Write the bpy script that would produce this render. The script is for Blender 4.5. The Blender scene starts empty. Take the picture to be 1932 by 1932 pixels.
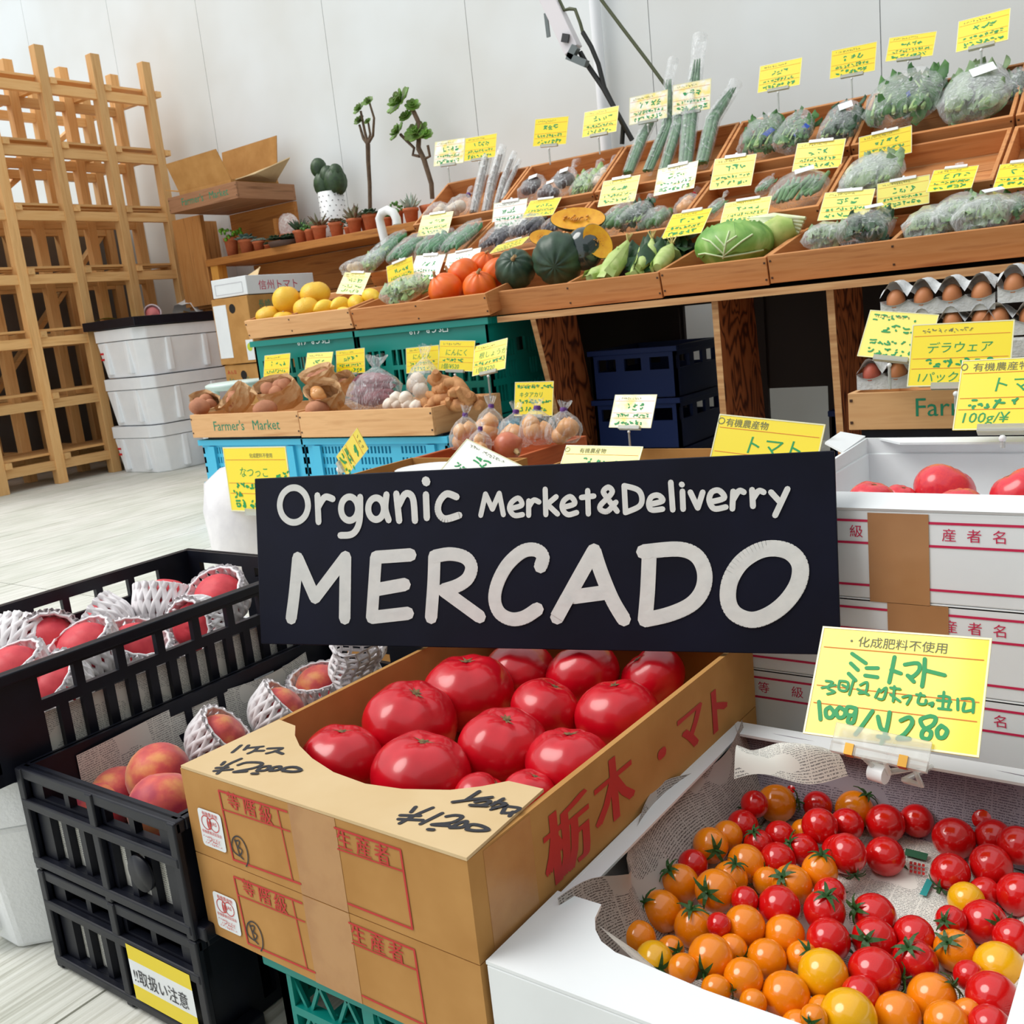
import bpy, bmesh, math, random
from mathutils import Vector, Matrix, Quaternion
V = Vector
PI = math.pi
COL = bpy.context.scene.collection
SC = bpy.context.scene

# ---------------------------------------------------------------- camera
FPX, EYE = 1847.09, V((0.0, 0.0, 0.75))
_p, _r, _yw = 0.2006528, -0.1053073, 0.638263
_up = V((0, math.sin(_p), math.cos(_p)))
_f = V((0, math.cos(_p), -math.sin(_p)))
_ri = V((1, 0, 0))
_rot = Matrix.Rotation(_yw, 3, 'Z')
CR = _rot @ (_ri * math.cos(_r) + _up * math.sin(_r))
CU = _rot @ (_up * math.cos(_r) - _ri * math.sin(_r))
CF = _rot @ _f
cam = bpy.data.cameras.new('camera')
cam.sensor_width = 36
cam.lens = FPX / 1932 * 36
cam.clip_start = 0.02
camo = bpy.data.objects.new('camera', cam)
COL.objects.link(camo)
m4 = Matrix((CR, CU, -CF)).transposed().to_4x4()
m4.translation = EYE
camo.matrix_world = m4
SC.camera = camo
cam.dof.use_dof = True
cam.dof.focus_distance = 1.0
cam.dof.aperture_fstop = 30.0

# ---------------------------------------------------------------- light
SC.view_settings.view_transform = 'Standard'
SC.view_settings.look = 'None'
SC.view_settings.exposure = 0.45
SC.view_settings.gamma = 1.0
SC.view_settings.use_curve_mapping = False
wd = bpy.data.worlds.new('sky'); SC.world = wd; wd.use_nodes = True
bg = wd.node_tree.nodes['Background']
bg.inputs['Color'].default_value = (0.93, 0.97, 1.0, 1)
bg.inputs['Strength'].default_value = 0.80
sun = bpy.data.lights.new('sun', 'SUN'); sun.energy = 1.5; sun.angle = math.radians(34); sun.color = (1, 0.97, 0.92)
suno = bpy.data.objects.new('sun', sun); COL.objects.link(suno)
suno.rotation_euler = V((-0.50, -0.35, 0.80)).to_track_quat('Z', 'Y').to_euler()

# ---------------------------------------------------------------- measuring helpers (pixel of a known plane -> point)
def ray(x, y): return CF + CR * ((x - 966) / FPX) - CU * ((y - 966) / FPX)
def onz(x, y, z): d = ray(x, y); return EYE + d * ((z - EYE.z) / d.z)
def ony(x, y, Y): d = ray(x, y); return EYE + d * (Y / d.y)
def onx(x, y, X): d = ray(x, y); return EYE + d * (X / d.x)
def onpl(x, y, p, n): d = ray(x, y); return EYE + d * ((p - EYE).dot(n) / d.dot(n))
def depth(p): return (p - EYE).dot(CF)

# ---------------------------------------------------------------- materials
MATS = {}
def lin(c):
    return tuple(((v / 255) / 12.92 if v / 255 <= 0.04045 else ((v / 255 + 0.055) / 1.055) ** 2.4) for v in c) + (1,)
def nd(nt, t, **k):
    n = nt.nodes.new(t)
    for a, b in k.items(): setattr(n, a, b)
    return n
def base(name):
    m = bpy.data.materials.new(name); m.use_nodes = True
    return m, m.node_tree, m.node_tree.nodes['Principled BSDF']
def coords(nt, scale, kind='Object'):
    tc = nd(nt, 'ShaderNodeTexCoord'); mp = nd(nt, 'ShaderNodeMapping')
    mp.inputs['Scale'].default_value = scale
    nt.links.new(tc.outputs[kind], mp.inputs['Vector']); return mp.outputs['Vector']
def ramp(nt, fac, cols, pos=None):
    r = nd(nt, 'ShaderNodeValToRGB'); el = r.color_ramp.elements
    while len(el) < len(cols): el.new(0.5)
    for i, c in enumerate(cols):
        el[i].position = pos[i] if pos else i / (len(cols) - 1); el[i].color = c
    nt.links.new(fac, r.inputs['Fac']); return r.outputs['Color']
def mat(name, c, rough=0.5, c2=None, scale=20, stretch=(1, 1, 1), bump=0.0, spec=0.5, coat=0.0, metal=0.0, trans=0.0, sss=0.0, bscale=None, detail=4):
    if name in MATS: return MATS[name]
    m, nt, b = base(name)
    b.inputs['Base Color'].default_value = lin(c); b.inputs['Roughness'].default_value = rough
    b.inputs['Specular IOR Level'].default_value = spec; b.inputs['Coat Weight'].default_value = coat
    b.inputs['Coat Roughness'].default_value = 0.08
    b.inputs['Metallic'].default_value = metal; b.inputs['Transmission Weight'].default_value = trans
    if sss: b.inputs['Subsurface Weight'].default_value = sss; b.inputs['Subsurface Scale'].default_value = 0.01
    if c2 or bump:
        vec = coords(nt, tuple(scale * s for s in stretch))
        n = nd(nt, 'ShaderNodeTexNoise'); n.inputs['Detail'].default_value = detail; n.inputs['Scale'].default_value = 1
        nt.links.new(vec, n.inputs['Vector'])
        if c2:
            nt.links.new(ramp(nt, n.outputs['Fac'], [lin(c), lin(c2)], [0.35, 0.68]), b.inputs['Base Color'])
        if bump:
            src = n
            if bscale:
                src = nd(nt, 'ShaderNodeTexNoise'); src.inputs['Scale'].default_value = 1
                nt.links.new(coords(nt, (bscale,) * 3), src.inputs['Vector'])
            bp = nd(nt, 'ShaderNodeBump'); bp.inputs['Strength'].default_value = bump; bp.inputs['Distance'].default_value = 0.01
            nt.links.new(src.outputs['Fac'], bp.inputs['Height']); nt.links.new(bp.outputs['Normal'], b.inputs['Normal'])
    MATS[name] = m; return m
def wood(name, c1, c2, c3, axis=0, scale=9, rough=0.6, ring=0.0):
    if name in MATS: return MATS[name]
    m, nt, b = base(name)
    st = [scale * 5.0] * 3; st[axis] = scale * 0.35
    vec = coords(nt, st)
    n = nd(nt, 'ShaderNodeTexNoise'); n.inputs['Scale'].default_value = 1; n.inputs['Detail'].default_value = 5; n.inputs['Distortion'].default_value = ring
    nt.links.new(vec, n.inputs['Vector'])
    col = ramp(nt, n.outputs['Fac'], [lin(c1), lin(c2), lin(c3)], [0.3, 0.52, 0.75])
    oi = nd(nt, 'ShaderNodeObjectInfo')
    hs = nd(nt, 'ShaderNodeHueSaturation'); mr = nd(nt, 'ShaderNodeMapRange')
    mr.inputs['To Min'].default_value = 0.86; mr.inputs['To Max'].default_value = 1.12
    nt.links.new(oi.outputs['Random'], mr.inputs['Value']); nt.links.new(mr.outputs['Result'], hs.inputs['Value'])
    nt.links.new(col, hs.inputs['Color']); nt.links.new(hs.outputs['Color'], b.inputs['Base Color'])
    b.inputs['Roughness'].default_value = rough; b.inputs['Specular IOR Level'].default_value = 0.3
    bp = nd(nt, 'ShaderNodeBump'); bp.inputs['Strength'].default_value = 0.15; bp.inputs['Distance'].default_value = 0.003
    nt.links.new(n.outputs['Fac'], bp.inputs['Height']); nt.links.new(bp.outputs['Normal'], b.inputs['Normal'])
    MATS[name] = m; return m
def film(name, c=(240, 244, 246), lo=0.03, hi=0.55, rough=0.1, wr=45):
    """thin clear plastic: mostly see-through, whitish where creased or seen edge-on"""
    if name in MATS: return MATS[name]
    m = bpy.data.materials.new(name); m.use_nodes = True; nt = m.node_tree
    for n in list(nt.nodes):
        if n.type != 'OUTPUT_MATERIAL': nt.nodes.remove(n)
    out = [n for n in nt.nodes if n.type == 'OUTPUT_MATERIAL'][0]
    tr = nd(nt, 'ShaderNodeBsdfTransparent'); pb = nd(nt, 'ShaderNodeBsdfPrincipled'); mx = nd(nt, 'ShaderNodeMixShader')
    pb.inputs['Base Color'].default_value = lin(c); pb.inputs['Roughness'].default_value = rough; pb.inputs['Coat Weight'].default_value = 0.6
    ns = nd(nt, 'ShaderNodeTexNoise'); ns.inputs['Scale'].default_value = 1; ns.inputs['Detail'].default_value = 3; ns.inputs['Distortion'].default_value = 1.5
    nt.links.new(coords(nt, (wr, wr, wr * 0.4)), ns.inputs['Vector'])
    bp = nd(nt, 'ShaderNodeBump'); bp.inputs['Strength'].default_value = 0.9; bp.inputs['Distance'].default_value = 0.01
    nt.links.new(ns.outputs['Fac'], bp.inputs['Height']); nt.links.new(bp.outputs['Normal'], pb.inputs['Normal'])
    lw = nd(nt, 'ShaderNodeLayerWeight'); lw.inputs['Blend'].default_value = 0.35; nt.links.new(bp.outputs['Normal'], lw.inputs['Normal'])
    rp = nd(nt, 'ShaderNodeMapRange'); rp.inputs['From Min'].default_value = 0.55; rp.inputs['From Max'].default_value = 0.72; rp.inputs['To Max'].default_value = 0.32
    nt.links.new(ns.outputs['Fac'], rp.inputs['Value'])
    mr = nd(nt, 'ShaderNodeMapRange'); mr.inputs['To Min'].default_value = lo; mr.inputs['To Max'].default_value = hi
    nt.links.new(lw.outputs['Facing'], mr.inputs['Value'])
    ad = nd(nt, 'ShaderNodeMath', operation='ADD', use_clamp=True)
    nt.links.new(mr.outputs['Result'], ad.inputs[0]); nt.links.new(rp.outputs['Result'], ad.inputs[1])
    nt.links.new(ad.outputs[0], mx.inputs['Fac']); nt.links.new(tr.outputs[0], mx.inputs[1]); nt.links.new(pb.outputs[0], mx.inputs[2])
    nt.links.new(mx.outputs[0], out.inputs['Surface'])
    MATS[name] = m; return m
def news(name, c=(224, 223, 216), ink=(138, 138, 136), s=1.6):
    """newsprint: rows of tiny dark type broken into columns"""
    if name in MATS: return MATS[name]
    m, nt, b = base(name)
    vec = coords(nt, (s, s, s), 'UV')
    br = nd(nt, 'ShaderNodeTexBrick'); br.offset = 0.0
    br.inputs['Scale'].default_value = 1; br.inputs['Brick Width'].default_value = 0.045; br.inputs['Row Height'].default_value = 0.0042
    br.inputs['Mortar Size'].default_value = 0.0012; br.inputs['Mortar Smooth'].default_value = 0.1
    nt.links.new(vec, br.inputs['Vector'])
    n1 = nd(nt, 'ShaderNodeTexNoise'); n1.inputs['Scale'].default_value = 420; n1.inputs['Detail'].default_value = 1; nt.links.new(vec, n1.inputs['Vector'])
    n2 = nd(nt, 'ShaderNodeTexNoise'); n2.inputs['Scale'].default_value = 9; n2.inputs['Detail'].default_value = 1; nt.links.new(vec, n2.inputs['Vector'])
    a = nd(nt, 'ShaderNodeMath', operation='GREATER_THAN'); a.inputs[1].default_value = 0.47; nt.links.new(n1.outputs['Fac'], a.inputs[0])
    a2 = nd(nt, 'ShaderNodeMath', operation='GREATER_THAN'); a2.inputs[1].default_value = 0.43; nt.links.new(n2.outputs['Fac'], a2.inputs[0])
    iv = nd(nt, 'ShaderNodeMath', operation='SUBTRACT'); iv.inputs[0].default_value = 1; nt.links.new(br.outputs['Fac'], iv.inputs[1])
    mu = nd(nt, 'ShaderNodeMath', operation='MULTIPLY'); nt.links.new(a.outputs[0], mu.inputs[0]); nt.links.new(iv.outputs[0], mu.inputs[1])
    mu2 = nd(nt, 'ShaderNodeMath', operation='MULTIPLY'); nt.links.new(mu.outputs[0], mu2.inputs[0]); nt.links.new(a2.outputs[0], mu2.inputs[1])
    nt.links.new(ramp(nt, mu2.outputs[0], [lin(c), lin(ink)], [0, 1]), b.inputs['Base Color'])
    b.inputs['Roughness'].default_value = 0.85; b.inputs['Specular IOR Level'].default_value = 0.1
    MATS[name] = m; return m

def plywood(name):
    if name in MATS: return MATS[name]
    m, nt, b = base(name); n = nd(nt, 'ShaderNodeTexNoise'); n.inputs['Scale'].default_value = 1; n.inputs['Detail'].default_value = 2.5; n.inputs['Distortion'].default_value = 0.4
    nt.links.new(coords(nt, (7, 7, 2.6)), n.inputs['Vector'])
    a = nd(nt, 'ShaderNodeMath', operation='MULTIPLY'); a.inputs[1].default_value = 95; nt.links.new(n.outputs['Fac'], a.inputs[0])
    q = nd(nt, 'ShaderNodeMath', operation='SINE'); nt.links.new(a.outputs[0], q.inputs[0])
    r = nd(nt, 'ShaderNodeMapRange'); r.inputs['From Min'].default_value = -1; nt.links.new(q.outputs[0], r.inputs['Value'])
    nt.links.new(ramp(nt, r.outputs['Result'], [lin((70, 30, 14)), lin((150, 82, 44)), lin((166, 96, 54))], [0.0, 0.4, 1]), b.inputs['Base Color']); b.inputs['Roughness'].default_value = .6; b.inputs['Specular IOR Level'].default_value = .3
    MATS[name] = m; return m
# ---------------------------------------------------------------- mesh builder
ORG = {}
class MB:
    def __init__(s): s.v = []; s.f = []; s.m = []; s.sm = []; s.uv = None
    def add(s, vs, fs, mi=0, smooth=False):
        o = len(s.v); s.v += [tuple(p) for p in vs]
        for f in fs: s.f.append(tuple(i + o for i in f)); s.m.append(mi); s.sm.append(smooth)
        return s
    def box(s, c, d, R=None, mi=0):
        hx, hy, hz = d[0] / 2, d[1] / 2, d[2] / 2; c = V(c)
        vs = [V((x, y, z)) for x in (-hx, hx) for y in (-hy, hy) for z in (-hz, hz)]
        if R is not None: vs = [R @ p for p in vs]
        return s.add([p + c for p in vs], [(0, 1, 3, 2), (4, 6, 7, 5), (0, 4, 5, 1), (2, 3, 7, 6), (0, 2, 6, 4), (1, 5, 7, 3)], mi)
    def bb(s, a, b, mi=0):
        return s.box([(a[i] + b[i]) / 2 for i in range(3)], [abs(b[i] - a[i]) for i in range(3)], None, mi)
    def beam(s, a, b, w, h, up=(0, 0, 1), mi=0):
        a, b = V(a), V(b); x = (b - a); L = x.length; x.normalize(); z = V(up); y = z.cross(x).normalized(); z = x.cross(y)
        return s.box((a + b) / 2, (L, w, h), Matrix((x, y, z)).transposed(), mi)
    def prism(s, pts, o, ex, ey, en, mi=0, smooth=False):
        """polygon pts (2d) in plane o+ex*u+ey*v, extruded by vector en"""
        n = len(pts); A = [V(o) + V(ex) * p[0] + V(ey) * p[1] for p in pts]; B = [p + V(en) for p in A]
        s.add(A + B, [tuple(range(n - 1, -1, -1)), tuple(range(n, 2 * n))], mi)
        return s.add(A + B, [(i, (i + 1) % n, n + (i + 1) % n, n + i) for i in range(n)], mi, smooth)
    def tube(s, path, r, n=8, mi=0, cap=True, smooth=True, flat=None):
        path = [V(p) for p in path]; k = len(path); rs = r if isinstance(r, (list, tuple)) else [r] * k
        vs = []; prev = None
        for i, p in enumerate(path):
            t = (path[min(i + 1, k - 1)] - path[max(i - 1, 0)]).normalized()
            if prev is None:
                a = V((0, 0, 1)) if abs(t.z) < 0.9 else V((1, 0, 0))
                u = t.cross(a).normalized()
            else: u = (prev - t * prev.dot(t)).normalized()
            prev = u; w = t.cross(u)
            for j in range(n):
                an = 2 * PI * j / n
                vs.append(p + u * (math.cos(an) * rs[i]) + w * (math.sin(an) * rs[i] * (flat or 1)))
        fs = [(i * n + j, i * n + (j + 1) % n, (i + 1) * n + (j + 1) % n, (i + 1) * n + j) for i in range(k - 1) for j in range(n)]
        s.add(vs, fs, mi, smooth)
        if cap: s.add([vs[j] for j in range(n)], [tuple(range(n - 1, -1, -1))], mi); s.add([vs[(k - 1) * n + j] for j in range(n)], [tuple(range(n))], mi)
        return s
    def lathe(s, prof, n=16, M=None, mi=0, fn=None, smooth=True):
        vs = []; k = len(prof)
        for i, (r, z) in enumerate(prof):
            for j in range(n):
                an = 2 * PI * j / n; rr = r * (fn(an, i / max(1, k - 1)) if fn else 1)
                vs.append(V((rr * math.cos(an), rr * math.sin(an), z)))
        if M is not None: vs = [M @ p for p in vs]
        fs = [(i * n + j, i * n + (j + 1) % n, (i + 1) * n + (j + 1) % n, (i + 1) * n + j) for i in range(k - 1) for j in range(n)]
        return s.add(vs, fs, mi, smooth)
    def ball(s, c, r, M=None, n=14, k=9, mi=0, fn=None):
        """r: radius or (rx,ry,rz); fn(azimuth, polar) -> radius factor"""
        r = (r, r, r) if not isinstance(r, (tuple, list)) else r; c = V(c); vs = [V((0, 0, -1))]
        for i in range(1, k):
            th = -PI / 2 + PI * i / k
            for j in range(n):
                an = 2 * PI * j / n; g = fn(an, th) if fn else 1
                vs.append(V((math.cos(th) * math.cos(an), math.cos(th) * math.sin(an), math.sin(th))) * g)
        vs.append(V((0, 0, 1)))
        if fn: vs[0] *= fn(0, -PI / 2); vs[-1] *= fn(0, PI / 2)
        vs = [V((p.x * r[0], p.y * r[1], p.z * r[2])) for p in vs]
        if M is not None: vs = [M @ p for p in vs]
        vs = [p + c for p in vs]; fs = []
        for j in range(n): fs.append((0, 1 + (j + 1) % n, 1 + j))
        for i in range(k - 2):
            for j in range(n): fs.append((1 + i * n + j, 1 + i * n + (j + 1) % n, 1 + (i + 1) * n + (j + 1) % n, 1 + (i + 1) * n + j))
        L = len(vs) - 1; o = 1 + (k - 2) * n
        for j in range(n): fs.append((o + j, o + (j + 1) % n, L))
        return s.add(vs, fs, mi, True)
    def sheet(s, nu, nv, fn, mi=0, smooth=True):
        vs = [fn(i / nu, j / nv) for j in range(nv + 1) for i in range(nu + 1)]
        fs = [(j * (nu + 1) + i, j * (nu + 1) + i + 1, (j + 1) * (nu + 1) + i + 1, (j + 1) * (nu + 1) + i) for j in range(nv) for i in range(nu)]
        return s.add(vs, fs, mi, smooth)
    def stroke(s, pts, w, mp, mi=0, closed=False, sub=3):
        """flat brush stroke: pts 2d, mp maps (u,v)->3d"""
        P = [V((p[0], p[1])) for p in pts]
        if sub > 1 and len(P) > 2:
            Q = []; n = len(P); rng = range(n if closed else n - 1)
            for i in rng:
                p0 = P[(i - 1) % n] if closed or i > 0 else P[i]; p1 = P[i]; p2 = P[(i + 1) % n]; p3 = P[(i + 2) % n] if closed or i + 2 < n else p2
                for q in range(sub):
                    t = q / sub
                    Q.append(0.5 * ((2 * p1) + (p2 - p0) * t + (2 * p0 - 5 * p1 + 4 * p2 - p3) * t * t + (3 * p1 - p0 - 3 * p2 + p3) * t ** 3))
            if not closed: Q.append(P[-1])
            P = Q
        n = len(P); o0 = mp(0, 0); nv = (mp(1, 0) - o0).cross(mp(0, 1) - o0).normalized(); mp0 = mp; s.k = getattr(s, 'k', 0)
        def mp(u, v): return mp0(u, v) + nv * ((s.k % 250) * 3.5e-6)
        for i in range(n if closed else n - 1):
            s.k += 1
            a, b = P[i], P[(i + 1) % n]; d = b - a
            if d.length < 1e-9: continue
            d.normalize(); q = V((-d.y, d.x)) * (w / 2)
            s.add([mp(*(a + q)), mp(*(a - q)), mp(*(b - q)), mp(*(b + q))], [(0, 1, 2, 3)], mi)
        ds = P if w > 0.002 else [P[0], P[-1]]
        for p in ds:
            s.k += 1
            s.add([mp(p.x + math.cos(2 * PI * j / 8) * w / 2, p.y + math.sin(2 * PI * j / 8) * w / 2) for j in range(8)], [tuple(range(8))], mi)
        return s
    def text(s, body, size, mp, mi=0, shear=0.0, align='L'):
        vs, fs, w = textmesh(body)
        off = -w * size / 2 if align == 'C' else 0; o0 = mp(0, 0); nv = (mp(1, 0) - o0).cross(mp(0, 1) - o0).normalized(); s.k = getattr(s, 'k', 0) + 1; nv = nv * (s.k % 20) * 1e-5
        return s.add([mp(off + (x + y * shear) * size, y * size) + nv for x, y in vs], fs, mi)
    def build(s, name, m, parent=None, local=False, bev=0.0):
        me = bpy.data.meshes.new(name); o = V((0, 0, 0))
        if parent is not None and not local: o = ORG.get(parent.name, o)
        me.from_pydata([(p[0] - o.x, p[1] - o.y, p[2] - o.z) for p in s.v], [], s.f)
        for mm in (m if isinstance(m, (list, tuple)) else [m]): me.materials.append(mm)
        me.polygons.foreach_set('material_index', s.m); me.polygons.foreach_set('use_smooth', s.sm)
        if s.uv:
            ul = me.uv_layers.new(name='uv')
            for lp in me.loops: ul.data[lp.index].uv = s.uv(V(s.v[lp.vertex_index]))
        me.update()
        ob = bpy.data.objects.new(name, me); COL.objects.link(ob)
        if parent is not None: ob.parent = parent; ORG[ob.name] = o
        if bev:
            md = ob.modifiers.new('bevel', 'BEVEL'); md.width = bev; md.segments = 2; md.limit_method = 'ANGLE'
        return ob
_TX = {}
def textmesh(body):
    if body in _TX: return _TX[body]
    cu = bpy.data.curves.new('glyphs', 'FONT'); cu.body = body; cu.resolution_u = 2
    ob = bpy.data.objects.new('glyphs', cu); COL.objects.link(ob); bpy.context.view_layer.update()
    me = bpy.data.meshes.new_from_object(ob.evaluated_get(bpy.context.evaluated_depsgraph_get()))
    vs = [(p.co.x, p.co.y) for p in me.vertices]; fs = [tuple(p.vertices) for p in me.polygons]
    w = max([p[0] for p in vs] or [0])
    bpy.data.objects.remove(ob); bpy.data.curves.remove(cu); bpy.data.meshes.remove(me)
    _TX[body] = (vs, fs, w); return _TX[body]
def tag(o, label=None, cat=None, group=None, kind=None):
    if label: o['label'] = label
    if cat: o['category'] = cat
    if group: o['group'] = group
    if kind: o['kind'] = kind
    return o
def thing(name, loc, label, cat, group=None, kind=None, R=None):
    o = bpy.data.objects.new(name, None); COL.objects.link(o); o.location = loc; o.empty_display_size = 0.05
    if R is not None: o.rotation_euler = R.to_euler()
    ORG[o.name] = V(loc); return tag(o, label, cat, group, kind)
def clone(root, loc=None, R=None, label=None, scale=None, parent=None, group=None):
    r = root.copy(); COL.objects.link(r); r.parent = parent
    if loc is not None: r.location = loc
    if R is not None: r.rotation_euler = R.to_euler()
    if scale is not None: r.scale = scale if isinstance(scale, (tuple, list)) else (scale,) * 3
    if label: r['label'] = label
    if group: r['group'] = group
    for ch in list(root.children): clone(ch, parent=r)
    return r
def rotm(x=0, y=0, z=0):
    return Matrix.Rotation(math.radians(z), 3, 'Z') @ Matrix.Rotation(math.radians(y), 3, 'Y') @ Matrix.Rotation(math.radians(x), 3, 'X')
def plane_map(o, ex, ey, en=None, off=0.0004):
    o, ex, ey = V(o), V(ex), V(ey); en = V(en) if en is not None else ex.cross(ey)
    en = en.normalized() * off
    return lambda u, v: o + ex * u + ey * v + en
def slotted(mb, o, ex, ey, en, W, Hh, th, holes, mi=0):
    """flat wall W x Hh with rectangular holes (u0,u1,v0,v1) cut through thickness th"""
    us = sorted({0, W} | {round(h[i], 5) for h in holes for i in (0, 1)}); vs = sorted({0, Hh} | {round(h[i], 5) for h in holes for i in (2, 3)})
    o, ex, ey, en = V(o), V(ex), V(ey), V(en); R = Matrix((ex, ey, en)).transposed()
    for j in range(len(vs) - 1):
        run = None
        for i in range(len(us)):
            solid = False
            if i < len(us) - 1:
                cu, cv = (us[i] + us[i + 1]) / 2, (vs[j] + vs[j + 1]) / 2
                solid = not any(h[0] < cu < h[1] and h[2] < cv < h[3] for h in holes)
            if solid and run is None: run = us[i]
            if not solid and run is not None:
                a, b = run, us[i]; mb.box(o + ex * (a + b) / 2 + ey * (vs[j] + vs[j + 1]) / 2 + en * th / 2, (b - a, vs[j + 1] - vs[j], th), R, mi); run = None
    return mb
# ================================================================ materials in use
RK = [wood('rack_wood_' + 'xyz'[a], (220, 168, 106), (228, 182, 122), (202, 148, 88), a) for a in range(3)]
TW = [wood('tray_wood_' + 'xyz'[a], (190, 124, 70), (204, 142, 88), (164, 98, 54), a) for a in range(3)]
FW = [wood('pale_tray_wood_' + 'xyz'[a], (214, 162, 110), (224, 176, 124), (196, 142, 92), a) for a in range(3)]
PW = plywood('plywood')
PE = wood('plywood_edge', (206, 164, 116), (186, 138, 92), (160, 112, 72), 0, 14)
BW = [wood('bench_wood_' + 'xyz'[a], (178, 112, 52), (190, 126, 62), (142, 82, 36), a) for a in range(3)]
KRAFT = mat('kraft_card', (190, 142, 84), 0.85, (176, 128, 72), 14, bump=0.05, spec=0.15)
KRAFTL = mat('kraft_card_light', (214, 188, 146), 0.85, (208, 180, 136), 12, spec=0.15)
TAPE = mat('kraft_tape', (184, 136, 84), 0.35, (172, 122, 72), 30, bump=0.1)
WCARD = mat('white_card', (232, 236, 238), 0.55, (226, 230, 232), 10, spec=0.3)
STYRO = mat('styrofoam', (248, 250, 252), 0.75, (240, 243, 246), 9, bump=0.12, bscale=180)
BLACKP = mat('black_plastic', (14, 16, 26), 0.42, (19, 22, 34), 30, bump=0.03, spec=0.3)
BLUEP = mat('sky_blue_plastic', (70, 186, 222), 0.45)
NAVYP = mat('navy_plastic', (14, 32, 76), 0.5, spec=0.2)
TEALP = mat('teal_plastic', (0, 138, 128), 0.42)
INK_G = mat('green_marker', (0, 150, 78), 0.5)
INK_R = mat('red_print', (190, 40, 36), 0.6)
INK_M = mat('crimson_print', (200, 26, 76), 0.6)
INK_K = mat('black_marker', (38, 38, 44), 0.6)
INK_GR = mat('grey_print', (110, 116, 84), 0.6)
INK_FG = mat('green_stencil', (20, 130, 96), 0.7)
RULE = mat('orange_rule', (226, 120, 40), 0.6)
WHITEP = mat('white_plastic', (238, 240, 240), 0.35)
CLEARP = mat('clear_plastic', (226, 230, 226), 0.12, trans=0.6)
FILM = film('clear_film')
FILMW = film('milky_film', lo=0.16, hi=0.75)
TERRA = mat('terracotta', (206, 116, 74), 0.8, (186, 98, 60), 25)

# ================================================================ floor: stamped boards running toward the wall
def floor_mat():
    m, nt, b = base('board_concrete')
    v = coords(nt, (120, 4, 1)); n = nd(nt, 'ShaderNodeTexNoise'); n.inputs['Scale'].default_value = 1; n.inputs['Detail'].default_value = 6; n.inputs['Distortion'].default_value = 0.6
    nt.links.new(v, n.inputs['Vector'])
    v2 = coords(nt, (5, 3, 1)); n2 = nd(nt, 'ShaderNodeTexNoise'); n2.inputs['Scale'].default_value = 1; n2.inputs['Detail'].default_value = 4
    nt.links.new(v2, n2.inputs['Vector'])
    c1 = ramp(nt, n.outputs['Fac'], [lin((194, 193, 184)), lin((222, 222, 216)), lin((232, 232, 228))], [0.33, 0.5, 0.7])
    c2 = ramp(nt, n2.outputs['Fac'], [lin((232, 235, 226)), lin((255, 254, 251))], [0.35, 0.65])
    mx = nd(nt, 'ShaderNodeMixRGB', blend_type='MULTIPLY'); mx.inputs['Fac'].default_value = 0.8
    nt.links.new(c1, mx.inputs['Color1']); nt.links.new(c2, mx.inputs['Color2']); nt.links.new(mx.outputs['Color'], b.inputs['Base Color'])
    b.inputs['Roughness'].default_value = 0.75
    bp = nd(nt, 'ShaderNodeBump'); bp.inputs['Strength'].default_value = 0.5; bp.inputs['Distance'].default_value = 0.004
    nt.links.new(n.outputs['Fac'], bp.inputs['Height']); nt.links.new(bp.outputs['Normal'], b.inputs['Normal'])
    return m
FLOORM = floor_mat()
fl = tag(MB().bb((-9.6, -2.3, -0.1), (3.2, 4.7, -0.006)).build('floor', mat('floor_joint', (96, 94, 84), 0.9)), 'pale stamped concrete floor with wood-grain boards', 'floor', kind='structure')
pl_me = None
for i in range(38):
    x0 = -9.47 + i * 0.336
    for (y0, y1) in ((-2.3, 1.634), (1.638, 4.7)):
        p = MB().bb((x0, y0, -0.02), (x0 + 0.332, y1, 0.0)).build('floor_board', FLOORM, fl)

# ================================================================ back wall: painted boards with visible joints and screw heads
WALLM = mat('wall_paint', (228, 233, 234), 0.8, (218, 220, 217), 1.3, detail=3, spec=0.2)
WY = 4.6
wl = tag(MB().bb((-9.6, WY + 0.012, 0), (3.2, WY + 0.1, 4.2)).build('wall_back', mat('wall_joint', (176, 176, 172), 0.9)), 'tall off-white board wall behind the market stall', 'wall', kind='structure')
xs = -9.7
seams = [-9.6, -8.62, -7.56, -6.50, -5.55, -4.42, -3.37, -2.29, -1.22, -0.16, 0.9, 1.96, 3.2]
for a, b in zip(seams, seams[1:]): MB().bb((a + 0.002, WY, 0), (b - 0.002, WY + 0.02, 4.2)).build('wall_panel', WALLM, wl)
sc = MB()
for x in seams[1:-1]:
    for sx in (-0.022, 0.022):
        z = 0.12 + (0.0 if sx < 0 else 0.015)
        while z < 4.1:
            sc.lathe([(0.0, -0.003), (0.008, -0.002), (0.008, 0.0)], 6, Matrix.Translation((x + sx + random.Random(x * z).uniform(-.006, .006), WY, z)) @ Matrix.Rotation(PI / 2, 4, 'X')); z += 0.265
for a, b in zip(seams, seams[1:]):
    z = 0.2
    while z < 4.1: sc.lathe([(0.0, -0.003), (0.007, -0.002), (0.007, 0.0)], 6, Matrix.Translation(((a + b) / 2, WY, z)) @ Matrix.Rotation(PI / 2, 4, 'X')); z += 0.53
tag(sc.build('screw_heads', mat('screw', (136, 134, 128), 0.6), wl), kind='stuff')
tag(MB().tube([(-2.55, 4.55, 0), (-2.55, 4.55, 4.2)], 0.028, 14).build('pipe', mat('white_pipe', (236, 240, 244), 0.4)), 'slim white pipe running up the wall behind the display', 'pipe')

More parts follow.
